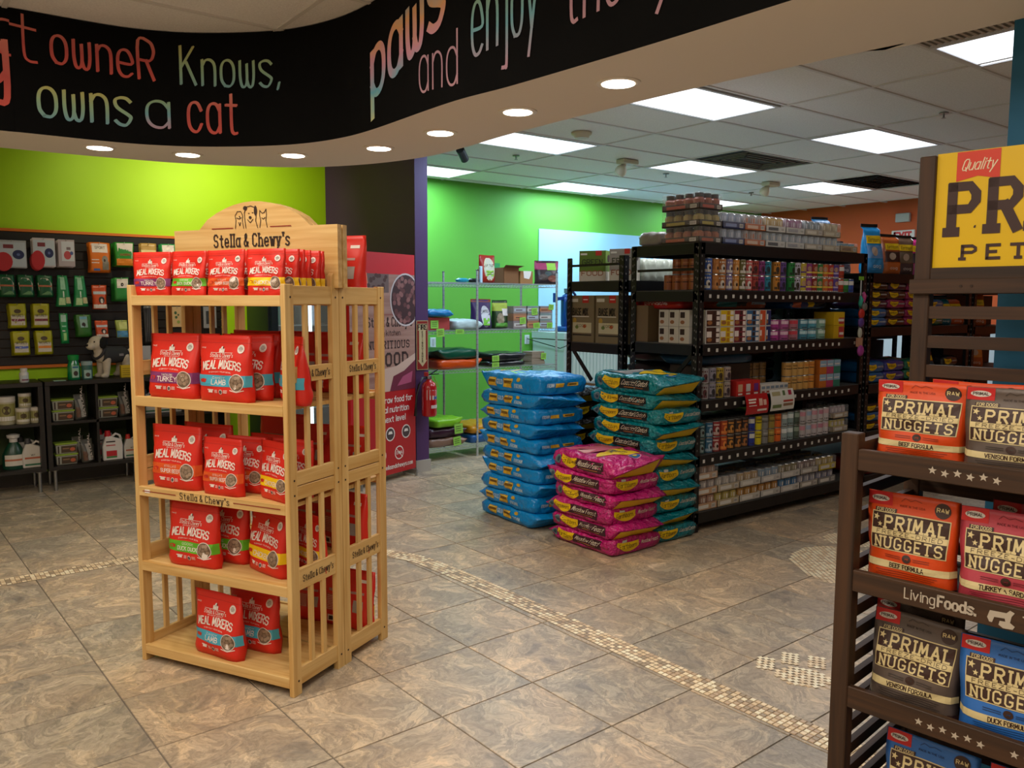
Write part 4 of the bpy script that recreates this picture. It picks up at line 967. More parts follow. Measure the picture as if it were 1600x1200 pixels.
# printed tops of the uppermost sacks
fl = Flat(); swoosh(fl, -.02, .30, -.42, .30, YL, 1); fl.disc(.36, -.05, .045, .10, ink('1f6aa0'), 1, 14, 1).disc(.36, -.05, .02, .05, YL, 2, 8, 1)
fl.poly([(-.36, -.4), (-.05, -.38), (-.02, .3), (-.3, .36)], ink('8a8684'), 0).poly([(-.28, -.3), (-.20, -.34), (-.12, .1), (-.2, .2)], ink('d8d2cc'), 1); fl.text('EARTHBORN', .14, -.1, .12, ink('4a3a10'), th=.1, lay=2, center=True, width=.24, rot=.1)
m = MB(); fl.to(m, on_face(FT, 'top'), .002); m.obj('top_print', ot)
fl = Flat(); swoosh(fl, -.02, .32, -.40, .32, YL, 1); fl.disc(.37, .05, .05, .13, ink('d98ab0'), 1, 16, 1).disc(.37, .05, .04, .11, ink('1f5a90'), 2, 14, 1).disc(.365, .06, .018, .05, ink('d8c030'), 3, 8, 1)
fl.poly([(-.40, -.42), (-.06, -.40), (-.03, .34), (-.34, .40)], ink('c0566e'), 0).poly([(-.34, -.28), (-.2, -.3), (-.12, .05), (-.22, .22), (-.32, .1)], ink('1e1218'), 1).poly([(-.18, -.4), (-.08, -.38), (-.06, .2), (-.12, .1)], ink('d9a0a0'), 1)
fl.text('EARTHBORN', .15, -.08, .12, ink('4a3a10'), th=.1, lay=2, center=True, width=.24, rot=.1); m = MB(); fl.to(m, on_face(FP, 'top'), .002); m.obj('top_print', op)
fl = Flat(); fl.rect(.30, -.35, .33, .32, GLD, 0).poly([(.06, .05), (.18, .02), (.20, .26), (.08, .28)], ink('7ccf3a'), 0)
m = MB(); fl.to(m, on_face(FB, 'top'), .002); m.obj('top_print', ob)

# ------------------------------------------------------------------ black boltless shelving
LABEL = ink('d4d2cc')
def shelving(name, x0, x1, y0, y1, levels, hgt, label, beam=.075, tags=None):
    t = empty('shelving_unit', (x0, y0, 0), 0, label, 'shelving', 'black boltless shelving units'); W_, D_ = x1 - x0, y1 - y0; pw = .052
    SLOT = mat('slot_grey', '6b6a68', .6)
    for (px, py, sx, sy) in ((0, 0, 1, 1), (W_, 0, -1, 1), (0, D_, 1, -1), (W_, D_, -1, -1)):
        m = MB(); a, b = sorted((px, px + sx * pw)); c, d = sorted((py, py + sy * .003)); m.box((a, c, 0), (b, d, hgt), BLACKM)
        c2, d2 = sorted((py, py + sy * pw)); a2, b2 = sorted((px, px + sx * .003)); m.box((a2, c2, 0), (b2, d2, hgt), BLACKM); o = m.obj('post', t)
        m = MB(); z = .06
        while z < hgt - .02:
            if sy > 0: m.box((min(px + sx * .018, px + sx * .026), py - .0012, z), (max(px + sx * .018, px + sx * .026), py, z + .014), SLOT)
            xx = px - sx * .0012; m.box((min(xx, px), min(py + sy * .012, py + sy * .020), z), (max(xx, px), max(py + sy * .012, py + sy * .020), z + .016), SLOT)
            m.box((min(xx, px), min(py + sy * .028, py + sy * .034), z + .01), (max(xx, px), max(py + sy * .028, py + sy * .034), z + .022), SLOT)
            z += .0508
        tag(m.obj('slot_holes', o), kind='stuff')
    for k, z in enumerate(levels):
        for (ya, yb) in ((.0, .016), (D_ - .016, D_)):
            m = MB(); m.box((pw * .2, ya, z - beam), (W_ - pw * .2, yb, z), BLACKM); b = m.obj('beam', t)
            if ya == 0 and tags and tags[k]:
                for (xa, xb, n) in tags[k]:
                    for i in range(n):
                        xx = xa + (xb - xa) * i / max(n - 1, 1) - x0; dz = .003 * math.sin(i * 2.3 + k)
                        if 'pt' not in globals(): globals()['pt'] = MB().box((-.011, -.0016, -.012), (.011, 0, .012), LABEL).mesh('price_label')
                        link('price_label', pt, b, (xx, 0, z - beam * .52 + dz))
        for (xa, xb) in ((.0, .016), (W_ - .016, W_)):
            m = MB(); m.box((xa, .016, z - beam), (xb, D_ - .016, z - .004), BLACKM); m.obj('side_beam', t)
        m = MB(); m.box((.004, .006, z - .004), (W_ - .004, D_ - .006, z + .002), mat('deck_grey', '4b4a48', .6)); m.obj('deck', t)
        m = MB()
    return t
LVA = [1.985, 1.665, 1.300, .915, .535, .135]
TG = [None, [(4.46, 5.45, 13), (5.50, 6.03, 8)], [(4.46, 6.05, 19), (6.28, 6.34, 2)], [(4.46, 4.86, 5), (5.30, 6.22, 11)], [(4.44, 6.10, 19)], None]
UA = shelving('A', 4.345, 6.42, 3.665, 4.30, LVA, 1.985, 'front black shelving unit filled with cans and cartons', tags=TG)
UB = shelving('B', 4.345, 6.42, 4.375, 5.01, [1.745, 1.27, .80, .35, .09], 1.93, 'rear black shelving unit with cardboard boxes, back to back with the can shelving')
LVC = [1.831, 1.381, .904, .50, .12]
for (ya, yb, z) in ((4.44, 4.95, 1.86), (3.73, 4.24, 1.80)): m = MB(); m.box((.002, ya, z), (.016, yb, z + .018), BLACKM); m.obj('end_rail', UB if ya > 4.4 else UA, (0, -4.375 if ya > 4.4 else -3.665, 0))
shelving('C', 6.47, 8.30, 3.665, 4.30, LVC, 1.831, 'black shelving unit of kibble bags right of the can shelving')
for (u, oy, a, b_) in ((UA, 3.665, (.009, 3.70, 1.25), (.009, 3.95, .99)), (UB, 4.375, (.009, 4.97, 1.24), (.009, 4.72, .98))):
    m = MB(); m.bar((a[0], a[1] - oy, a[2]), (b_[0], b_[1] - oy, b_[2]), .03, .012, BLACKM, (1, 0, 0)); m.obj('brace', u)
# ------------------------------------------------------------------ goods: cans, cartons, cases
RIM = mat('can_rim', 'a8a6a2', .3, metal=.8)
def cyl_fn(r, z0=0):
    return lambda x, y, d: ((r + d) * math.sin(x / r), -(r + d) * math.cos(x / r), z0 + y)
_cn = {}
def can_mesh(c1, c2, r=.0365, h=.108, style=0):
    k = (c1, c2, r, h, style)
    if k not in _cn:
        m = MB(); L_ = H(c1, .38); m.lathe([(r * .93, 0), (r, .004), (r, h - .004), (r * .95, h), (r * .88, h - .003)], L_, 14, mats=[RIM, L_, RIM, RIM])
        fl = Flat(); fl.sub = .02
        if style == 0: fl.rect(-r * .8, h * .12, r * .5, h * .30, ink(c2), 0).disc(r * .1, h * .45, r * .42, h * .2, ink(c2), 0, 10, 1).disc(r * .25, h * .38, r * .22, h * .12, DKB, 1, 8, 1).rect(-r * .6, h * .72, r * .5, h * .82, ink(c2), 0)
        elif style == 1: fl.rect(-r * 1.2, h * .30, r * 1.2, h * .42, ink(c2), 0).disc(0, h * .62, r * .5, h * .17, ink('b08a70'), 0, 10, 1).rect(-r, h * .04, r, h * .10, ink('e8e0d0'), 0)
        elif style == 2: fl.rect(-r * .7, h * .55, r * .7, h * .85, ink(c2), 0).rect(-r * .5, h * .15, r * .5, h * .22, DKB, 0)
        elif style == 3: fl.rect(-r * 1.3, h * .5, r * 1.3, h * .56, DKB, 0).rect(-r * .6, h * .68, r * .6, h * .8, ink(c2), 0)
        fl.to(m, cyl_fn(r), .0006, .0004); _cn[k] = m.mesh('can', weld=False if False else 'open')
    return _cn[k]
def cans(cols, x0, dx, y, z, tiers, shelf, r=.0365, h=.108, gap=None, style=None, noun='can', start=0):
    """front rank of cans, one object each; every label says shelf, tier and place"""
    x = x0
    for i, c in enumerate(cols):
        if c is None: x += dx * .5; continue
        st = c[2] if len(c) > 2 else (style or 0); nm = c[3] if len(c) > 3 else 'plain'
        for t in range(tiers):
            if isinstance(c, tuple) and len(c) > 4 and t >= c[4]: continue
            o = link('can', can_mesh(c[0], c[1], r, h, st), None, (x, y, z + .0025 + t * (h + .0015)), (0, 0, math.radians((i * 37 + t * 53) % 24 - 12 - 20)))
            tag(o, '%s %s, %s from left in the %s tier, %s' % (nm, noun, ordn(i + start), ('bottom', 'second', 'third')[t], shelf), noun.split()[-1], 'cans on the %s' % shelf)
        x += dx
O_, W_h = 'd08a35', 'ddd8d0'
row1 = [('3c62b0', W_h, 0, 'blue'), ('b9783e', 'c98a50', 0, 'tan brown'), ('b9783e', W_h, 0, 'tan brown'), ('7f76a8', W_h, 0, 'lavender'), ('c98336', 'd9b080', 0, 'amber'), ('6e6a3a', W_h, 0, 'olive'), ('c85a58', W_h, 0, 'salmon'),
        ('a5423a', '4a1c1c', 0, 'brick red'), ('8f3f80', '4a1c40', 0, 'purple'), ('2f8aa5', '123a4a', 0, 'teal'), None, ('c8822c', '3a2a14', 0, 'amber'), ('62488c', '2a1c40', 0, 'violet'), None, ('22803a', '10301a', 0, 'green'), ('b9b4c6', '3a3020', 0, 'pale grey'),
        ('bfa93a', '5a3a78', 1, 'yellow'), ('8a3a7c', 'd8c060', 1, 'purple'), ('8a2c28', 'd8b040', 1, 'dark red'), ('377a40', 'd8c060', 1, 'green'), ('c4622c', 'd8b040', 1, 'orange'), ('aa342c', 'd8b040', 1, 'red'), ('5a3f8a', 'b8a8c8', 1, 'violet'), ('a83a26', 'dcd8d4', 2, 'red and white'), ('2a7a30', 'dcd8d4', 2, 'green and white', 1), ('2a4a9a', 'dcd8d4', 2, 'blue and white', 1)]
cans(row1, 4.475, .0735, 3.715, 1.667, 2, 'upper can shelf')
def side_cans(col, nm, z, ys, tiers, shelf):
    for t in range(tiers):
        for i, y in enumerate(ys[:len(ys) - (t if tiers > 1 else 0)]):
            o = link('can', can_mesh(col, 'b0784c', .0365, .108, 3), None, (4.44, y, z + .0025 + t * .1095), (0, 0, -1.2 + .3 * i)); tag(o, '%s can, %s along the open left end in the %s tier, %s' % (nm, ordn(i), ('bottom', 'second')[t], shelf), 'can', 'cans at the left end of the %s' % shelf)
side_cans('94552f', 'copper brown', 1.667, [3.79, 3.866, 3.942, 4.018], 2, 'upper can shelf')
row4 = [('1c4446', '8aa0a0', 0, 'dark green'), ('2a5f80', '9ab0c0', 0, 'steel blue'), ('8e1c26', 'c8b0a8', 0, 'crimson'), ('aa4420', 'e08a40', 0, 'rust'), ('3a2a1c', 'c88a3a', 0, 'dark brown'), ('33241c', 'b9783a', 0, 'espresso'), ('2e2220', 'a86a38', 0, 'black brown'), ('1c3490', 'd8d8d0', 2, 'royal blue'),
        ('d0be10', '8a7a10', 3, 'bright yellow'), ('7c7c7a', 'a0a09c', 3, 'grey'), ('94803a', 'b8a050', 3, 'mustard'), ('d85f18', 'e88a40', 3, 'bright orange'), ('8fa0a2', 'd8e0e0', 2, 'pale green'), ('7f9496', 'd0d8d8', 2, 'grey green'), ('4a5a4e', '90a090', 2, 'dark olive'), ('b4aeb0', 'c88a98', 2, 'white'), ('b8b2b4', '98a8c0', 2, 'white blue'), ('bab2b6', 'c8909c', 2, 'white pink'), ('bcb4b6', 'b8788c', 2, 'pearl'), ('beb6b8', 'c8a0a8', 2, 'ivory')]
cans(row4, 4.455, .0795, 3.72, .537, 2, 'lowest can shelf', r=.038)
for i in range(14):
    tag(link('can', can_mesh('2a2624', '6a6460', .038, .108, 3), None, (4.46 + i * .0795, 3.80, .5395 + .1095)), 'dark can, %s from left, second rank behind, lowest can shelf' % ordn(i), 'can', 'second rank of cans on the lowest can shelf')
cans([('9a9698', '5a2a30', 0, 'white dog print'), ('8f8a98', '2a2a34', 0, 'lavender grey'), ('a8902c', '3a2a10', 0, 'yellow'), ('a09088', '3a2c38', 0, 'beige')], 4.47, .080, 3.715, .917, 2, 'middle shelf left')
row3 = [('b98f50', '8a6530', 3, 'tan'), ('bd9352', '8a6530', 3, 'tan gold'), ('c09552', 'c88a40', 3, 'sand'), ('c4924a', 'c87a30', 3, 'golden'), ('c9883a', 'b86a28', 3, 'amber')]
cans(row3, 5.44, .0755, 3.72, .917, 2, 'middle shelf right')
for t in range(2):
    for i in range(4):
        if t == 0: continue
        tag(link('can', can_mesh('8a6838', '6a4c24', .0365, .108, 3), None, (5.06 + i * .085, 3.86, .9195 + t * .1095)), 'brown can, %s from left in the raised row at the back of middle shelf' % ordn(i), 'can', 'raised cans at the back of the middle shelf')
for t in range(1):
    for i in range(4): tag(link('can', can_mesh('8a6838', '6a4c24', .0365, .108, 3), None, (5.06 + i * .085, 3.86, .9195)), 'brown can, %s from left, lower rear row behind white cartons, middle shelf' % ordn(i), 'can', 'raised cans at the back of the middle shelf')
def box_thing(name, w, d, h, c, loc, rz, label, cat, group=None, art=None, side=None, bevel=.001, parent=None):
    m = MB(); m.box((0, 0, 0), (w, d, h), H(c, .6)); o = m.obj(name, None, loc, rz, bevel=bevel)
    o.rotation_euler = (0, 0, rz); tag(o, label, cat, group)
    for (fn, nm, mp) in ((art, 'front_print', plane_fn((0, 0, 0), (1, 0, 0), (0, 0, 1))), (side, 'side_print', plane_fn((0, d, 0), (0, -1, 0), (0, 0, 1)))):
        if fn:
            fl = Flat(); fl.sub = None; fn(fl); m = MB(); fl.to(m, mp, .0006, .0004); m.obj(nm, o)
    return o
# cartons on the second shelf
CT = [('4a2a20', 'white and brown'), ('d8b410', 'yellow'), ('7a2030', 'maroon'), ('2f5f8a', 'blue'), ('c8502c', 'orange'), ('262c60', 'navy')]
x = 4.44
for i, (c, nm) in enumerate(CT):
    w_ = (.150, .150, .135, .155, .075, .065)[i]
    for t in range(2):
        def art(fl, w=w_, c=c, t=t):
            fl.rect(.008, .004, w - .004, .112, ink(c), 0)
            fl.rect(.012, .045, w * .42, .085, WHT, 1).disc(w * .27, .028, w * .18, .014, ink('a0683c'), 2, 10, 1)
            for k in range(3):
                if w > .1: fl.rect(w * .5, .01 + k * .036, w * .68, .036 + k * .036, ink('3a2018' if c != 'd8b410' else 'b8801c'), 1).rect(w * .74, .01 + k * .036, w - .006, .036 + k * .036, WHT, 1)
        box_thing('carton', w_ - .004, .19, .115, 'c9c4bc', (x, 3.68, 1.3025 + t * .1165), 0, '%s carton of food cups, %s tier on the second shelf' % (nm, ('lower', 'upper')[t]), 'carton', 'cartons on the second shelf', art)
    x += w_
for t in range(2):
    for i in range(3):
        box_thing('carton', .075, .09, .115, 'b9b4aa', (4.37, 3.765 + i * .094, 1.3025 + t * .1165), 0, 'pale carton at the open left end, %s from the post, %s tier' % (ordn(i), ('lower', 'upper')[t]), 'carton', 'cartons at the left end of the second shelf', None,
                  lambda fl: fl.rect(.01, .06, .05, .10, DKB, 0).disc(.03, .03, .02, .014, ink('8a5a3a'), 0, 8, 1))
cans([('a83a8a', 'e8c8d8', 2, 'magenta'), ('a8508c', 'e0c0d0', 2, 'orchid'), ('a86a78', 'c83a4a', 2, 'rose'), ('3f7f96', 'b8d8e0', 2, 'sea blue'), ('4f98ac', 'c8e0e4', 2, 'light blue'), ('7fa694', 'c8d8cc', 2, 'mint')], 5.25, .122, 3.735, 1.302, 2, 'second shelf right', r=.053, h=.078, noun='flat can')
box_thing('carton', .15, .18, .105, 'c8a010', (6.00, 3.685, 1.3025), 0, 'yellow and red carton at the right end of second shelf, lower', 'carton', None, lambda fl: fl.rect(.07, .01, .145, .095, ink('b83a3a'), 0).rect(.08, .03, .14, .05, WHT, 1))
box_thing('carton', .15, .18, .105, 'd0aa14', (6.00, 3.685, 1.409), 0, 'yellow and red carton at the right end of second shelf, upper', 'carton', None, lambda fl: fl.rect(.07, .01, .145, .06, ink('b83a3a'), 0).rect(.06, .03, .14, .05, WHT, 1))
# red and white boxes, middle shelf
for i, nm in enumerate(('left', 'middle', 'right')):
    box_thing('treat_box', .088, .12, .108, 'b8201a', (4.80 + i * .091, 3.685, .9175), 0, '%s one of three red boxes on the middle shelf above the red flyer' % nm, 'box', 'red boxes on the middle shelf', lambda fl, i=i: fl.rect(.018, .03, .068, .085, ink(('c8a080', 'c8c0c0', '6a2a80')[i]), 0).rect(.02, .008, .066, .02, WHT, 0))
for i in range(6):
    box_thing('treat_box', .054, .10, .068, 'd0cac2', (5.085 + i * .0555, 3.685, .9175), 0, 'small white carton, %s from the red boxes, on the middle shelf' % ordn(i), 'carton', 'small white cartons on the middle shelf', lambda fl: fl.rect(.006, .035, .048, .055, ink('7a8a9a'), 0).rect(.01, .008, .044, .02, ink('a84a3a'), 0))
for t in range(2):
    for i, (c, nm) in enumerate((('c06a20', 'orange'), ('b03a60', 'pink'), ('2f7a68', 'green'))):
        box_thing('treat_box', .095, .14, .108, c, (5.83 + i * .098, 3.685, .9175 + t * .1095), 0, '%s carton with pale blue top, %s tier, right end of middle shelf' % (nm, ('lower', 'upper')[t]), 'carton', 'cartons at the right end of the middle shelf', lambda fl: fl.rect(.002, .055, .093, .106, ink('8fb0c8'), 0).rect(.01, .07, .08, .078, WHT, 1))
# paper flyers on the shelf edge
def flyer(x0, w_, z1, h_, c, art, label):
    m = MB(); n = 8; P = [(z1 - h_ * i / n, .012 + .02 * math.sin(PI * .8 * i / n)) for i in range(n + 1)]
    vs = [(x0, 3.665 - b, a) for a, b in P] + [(x0 + w_, 3.665 - b, a) for a, b in P] + [(x0, 3.6655 - b, a) for a, b in P] + [(x0 + w_, 3.6655 - b, a) for a, b in P]; k = n + 1
    m.add(vs, [(i, i + 1, k + i + 1, k + i) for i in range(n)] + [(2 * k + i, 3 * k + i, 3 * k + i + 1, 2 * k + i + 1) for i in range(n)], H(c, .35)); o = m.obj('flyer'); tag(o, label, 'flyer')
    fl = Flat(); fl.sub = .03; art(fl); m = MB(); fl.to(m, lambda x, y, d: (x0 + x, 3.665 - (.012 + .02 * math.sin(PI * .8 * (h_ - y) / h_)) - d, z1 - h_ + y)); m.obj('print', o, weld='open')
flyer(4.85, .26, .93, .145, 'b01c20', lambda fl: fl.text('FREE', .03, .09, .03, WHT, th=.16, width=.10).text('10%', .15, .085, .04, WHT, th=.16, width=.07).rect(.03, .06, .12, .066, WHT).rect(.03, .045, .10, .05, WHT).rect(.15, .03, .24, .036, WHT) if False else fl.rect(.03, .10, .12, .112, WHT).rect(.03, .08, .11, .092, WHT).rect(.03, .06, .12, .066, WHT).rect(.15, .06, .19, .11, ink('d8b0a0')).rect(.2, .06, .235, .10, ink('d8b0a0')).rect(.13, .02, .24, .035, WHT), 'red paper flyer curling over the middle shelf edge below the red boxes')
flyer(5.14, .29, .945, .155, 'd6d6cf', lambda fl: fl.rect(.02, .11, .12, .14, ink('a8a078')).rect(.15, .11, .18, .145, ink('5a7048')).rect(.22, .11, .26, .145, ink('a02040')).rect(.02, .02, .13, .045, ink('6a7a48')).rect(.15, .06, .27, .075, ink('a83a30')).rect(.15, .03, .27, .05, ink('8a6a50')), 'white printed flyer hanging on the middle shelf edge')
# shrink-wrapped cases
def film_mat():
    m = bpy.data.materials.new('clear_wrap'); m.use_nodes = True; b = m.node_tree.nodes['Principled BSDF']
    b.inputs['Base Color'].default_value = (.9, .92, .95, 1); b.inputs['Roughness'].default_value = .12; b.inputs['Alpha'].default_value = .13; b.inputs['Specular IOR Level'].default_value = .9
    nt = m.node_tree; n2 = nt.nodes.new('ShaderNodeTexNoise'); n2.inputs['Scale'].default_value = 25; bp = nt.nodes.new('ShaderNodeBump'); bp.inputs['Strength'].default_value = .8; bp.inputs['Distance'].default_value = .01
    nt.links.new(n2.outputs[0], bp.inputs['Height']); nt.links.new(bp.outputs[0], b.inputs['Normal']); return m
WRAP = film_mat()
def case(x, y, z, w_, d_, trayc, canc, lidc, nx, ny, h, label, tray_h=.045, group='shrink-wrapped cases', jar=False, tcol=None, wrap=True, name='case'):
    t = empty(name, (x, y, z + .001), 0, label, 'case', group); r = min(w_ / nx, d_ / ny) / 2 * .97
    m = MB(); T_ = H(trayc, .7)
    m.box((0, 0, 0), (w_, d_, .003), T_); m.box((0, 0, 0), (w_, .003, tray_h), T_); m.box((0, d_ - .003, 0), (w_, d_, tray_h), T_); m.box((0, 0, 0), (.003, d_, tray_h), T_); m.box((w_ - .003, 0, 0), (w_, d_, tray_h), T_); tr = m.obj('tray', t)
    fl = Flat(); fl.sub = None; fl.rect(w_ * .12, tray_h * .25, w_ * .62, tray_h * .75, ink(tcol or 'e0dcd4')); fl.rect(w_ * .75, tray_h * .2, w_ * .92, tray_h * .8, ink('d8d4cc')); 
    for k in range(5): fl.rect(w_ * (.77 + .028 * k), tray_h * .3, w_ * (.78 + .028 * k), tray_h * .7, DKB, 1)
    m = MB(); fl.to(m, plane_fn((0, 0, 0), (1, 0, 0), (0, 0, 1)), .0006); fl.items = fl.items[:]; k = d_ / w_
    fl.to(m, lambda X, Y, dd: (-.0006 - dd, d_ - X * k, Y), 0); m.obj('tray_print', tr)
    if jar:
        m = MB(); a = H(canc, .35); b = H(lidc, .4); m.lathe([(r * .9, .003), (r, .012), (r, h * .62), (r * .72, h * .74), (r * .78, h * .76), (r * .78, h), (r * .6, h)], a, 12, mats=[a, a, a, b, b, b, b])
    else:
        m = MB(); a = H(canc, .38); m.lathe([(r * .95, .003), (r, .006), (r, h - .004), (r * .93, h), (r * .86, h - .003)], a, 12, mats=[RIM, a, RIM, RIM])
        fl = Flat(); fl.sub = .03; fl.rect(-r * .7, h * .5, r * .6, h * .8, ink(lidc)); fl.to(m, cyl_fn(r), .0006)
    me = m.mesh('can', weld='open')
    for i in range(nx):
        for j in range(ny):
            if j > 0 and i > 0 and j < ny - 1 and i < nx - 1: continue
            link('jar' if jar else 'can', me, t, ((i + .5) * w_ / nx, (j + .5) * d_ / ny, 0))
    if wrap: m = MB(); m.box((-.002, -.002, .006), (w_ + .002, d_ + .002, h + .004), WRAP); m.obj('shrink_wrap', t, bevel=.006)
    return t
zt = 1.9875
for k, (tc, cc, lc, tb, nm) in enumerate((('4a4238', 'b06a48', '2a2220', 'b8582c', 'bottom'), ('3f3a2c', 'b9a868', '2c2820', 'b0a03a', 'middle'), ('4a3830', 'a05038', '261c1a', 'b8482c', 'top'))):
    case(4.36, 3.69, zt + k * .111, .235, .335, tc, cc, lc, 3, 4, .108, '%s tray of jars in the three-high stack on the shelving corner' % nm, jar=True, tcol=tb, tray_h=.04, group='jar trays on top of the shelving')
TOPC = [('333a66', 'a8b4c8', 'd8dce8', '8090c0', 'navy tray'), ('c06a3a', 'b0aaa8', 'c8703a', 'e0c0a8', 'orange tray'), ('c8c4be', 'c0a060', 'd8d0c0', '3a3a40', 'white tray with gold cans'), ('c4c0ba', '9a6a88', 'd0c8cc', '9a9aa0', 'white tray with plum cans'), ('b0a694', '7f8a90', 'c8ccd0', 'd8d0c0', 'beige tray with grey cans'), ('b9aa90', 'b0a080', 'd0c8b0', 'd0c8b0', 'tan tray')]
x = 4.605
for i, (tc, cc, lc, tb, nm) in enumerate(TOPC):
    case(x, 3.69, zt, .238, .30, tc, 'a4b0ba' if i > 1 else cc, lc, 3, 3, .105, 'lower shrink-wrapped case in the %s column on top of the shelving' % nm, tcol=tb, group='shrink-wrapped cases on top of the shelving')
    case(x, 3.69, zt + .108, .238, .30, tc, cc, lc, 3, 3, .105, 'upper shrink-wrapped case, %s, on top of the shelving' % nm, tcol=tb, group='shrink-wrapped cases on top of the shelving')
    x += .241
for i in range(1):
    case(x, 3.69, zt, .25, .30, 'b09468', '5a8aa0', 'c8ccd0', 3, 3, .07, 'single low tan tray at the right end on top of shelving', tcol='8a6a40', tray_h=.05)
BOT = [(3, ['b08a78', 'a8a0a0'], 'c09a78', 'pink'), (2, ['b9a85a', 'a8a098'], 'b8a88a', 'white and yellow'), (2, ['b8863a', 'b09058'], 'c4bfb4', 'orange'), (2, ['b5803a', '6a88a0'], 'c0bcb6', 'amber and blue'), (2, ['4a7aa8', '7a6a30'], 'c8c4be', 'blue'), (2, ['9a9aa8', '7a6058'], 'a8a096', 'grey'), (2, ['8a8aa0', 'a89040'], '8f8c88', 'yellow topped')]
x = 4.375
for i, (n_, cs, tc, nm) in enumerate(BOT):
    for k in range(n_):
        case(x, 3.685, .1375 + k * .108, .245, .30, tc if not (i == 6 and k == 1) else 'c8b020', cs[k % 2], 'd0c8c0', 3, 3, .104, '%s case, %s from the floor, %s column from left, bottom shelf' % (nm, ordn(k), ordn(i)), group='shrink-wrapped cases on the bottom shelf', tray_h=.05, wrap=(k == n_ - 1))
    x += .249
for k in range(2): case(6.07, 3.70, .5375 + k * .112, .22, .28, 'b8a488', 'b0a0a8' if k else 'c8b850', 'd8d0d4', 4, 3, .10, '%s pale tray of cups at the right end of the lowest can shelf' % ('upper' if k else 'lower'), group='trays at the right end of the lowest can shelf')
# soft bags lying above the goods
def small_sack(key, col, L, W, h, seed, loc, rz, label, cat='bag', group=None, pr=None, name='kibble_bag', ear=True):
    k = ('s', key, L, W, h, seed)
    if k not in _sk:
        F = sack_fn(L, W, h, seed, ear); out = []
        if pr:
            fl = Flat(); fl.ax = W / h; pr(fl); m = MB(); fl.to(m, on_face(F, 'left')); out.append(('end_print', m.mesh('end_print', weld='open')))
        _sk[k] = (sack_body(F, film(col), 12, 8, 4).mesh('sack', smooth=True, weld=True), out, F)
    b, prn, F = _sk[k]; o = link(name, b, None, loc, (0, 0, rz)); tag(o, label, cat, group)
    for nm, me in prn: link(nm, me, o)
    return o
small_sack('a', '9a4a28', .34, .56, .07, 1, (4.95, 3.95, 1.537), PI / 2, 'orange and teal bag lying on the cartons of the second shelf', pr=lambda fl: fl.rect(-.48, -.3, -.1, .4, ink('2f7a78')).rect(.2, .0, .48, .42, ink('9fb8c8')).rect(-.1, -.2, .1, .3, ink('20302c')))
small_sack('b', '1c4a80', .34, .46, .07, 2, (5.80, 3.95, 1.537), PI / 2, 'blue and orange bag lying high on the right of second shelf', pr=lambda fl: fl.rect(-.48, -.4, -.25, .3, ink('c86a4a')).rect(-.05, -.3, .12, .3, YL).rect(.15, -.3, .48, .3, ink('1c2230')))
small_sack('c', 'a01c16', .36, .42, .075, 3, (4.60, 4.10, 1.537), 0, 'red bag lying at the open left end of the second shelf', pr=lambda fl: fl.text('pinnacle', -.05, -.1, .36, WHT, th=.14, center=True, width=.5))
small_sack('d', '2f5a78', .36, .60, .07, 4, (4.82, 3.98, 1.142), PI / 2, 'slate blue bag lying above the cans on the left of middle shelf')
box_thing('cardboard_box', .22, .13, .26, '6b573c', (4.36, 4.14, 1.3025), 0, 'tall brown box at the back corner of the second shelf end', 'box')
for i in range(2): box_thing('carton', .28, .28, .222, '3a3028', (4.56 + i * .29, 3.82, .9175), 0, 'dark brown carton, %s, under the slate blue bag on middle shelf' % ('left' if i == 0 else 'right'), 'carton')
small_sack('e', '8f8c88', .26, .2, .09, 5, (4.50, 4.15, 1.988), 0, 'small grey crumpled bag on top of the shelving behind the jar trays', ear=True)
# ------------------------------------------------------------------ cardboard boxes on the rear unit
def dehy(fl, w_, h_, c1, c2, txt):
    fl.rect(.01, h_ * .86, w_ * .34, h_ * .93, ink('cfc8b4')).rect(w_ * .52, h_ * .84, w_ * .78, h_ * .995, ink('b8281c')).rect(w_ * .56, h_ * .9, w_ * .74, h_ * .92, WHT, 1)
    fl.text(txt, w_ * .44, h_ * .58, h_ * .14, ink(c2), th=.16, center=True, width=w_ * .62); fl.rect(.02, h_ * .54, w_ * .8, h_ * .56, ink('cfc8b4')); fl.disc(w_ * .2, h_ * .46, .022, .022, ink('b08a30')); fl.rect(w_ * .12, h_ * .2, w_ * .9, h_ * .42, ink('c4b890'))
    fl.rect(w_ * .12, h_ * .14, w_ * .9, h_ * .17, ink('2a2018'), 1); fl.disc(w_ * .62, h_ * .34, .02, .014, ink('b85a28'), 1).disc(w_ * .3, h_ * .32, .02, .014, ink('6a7a38'), 1)
    fl.text('FOOD', w_ * .5, h_ * .33, h_ * .05, ink('3a3020'), th=.14, lay=2, center=True, width=w_ * .4)
for i, yy in enumerate((4.99, 4.69)):      # front faces look to the left end of the unit
    m = MB(); m.box((0, 0, 0), (.28, .20, .365), H('7a6a4a', .6)); o = m.obj('cardboard_box', None, (4.362, yy, 1.2725), -PI / 2); tag(o, 'olive brown box with base mix print, %s of two on the rear unit' % ('left' if i == 0 else 'right'), 'box', 'boxes on the rear shelving unit')
    fl = Flat(); fl.sub = None; dehy(fl, .28, .365, '', '20180f', 'BASE MIX'); m = MB(); fl.to(m, plane_fn((0, 0, 0), (1, 0, 0), (0, 0, 1))); m.obj('front_print', o)
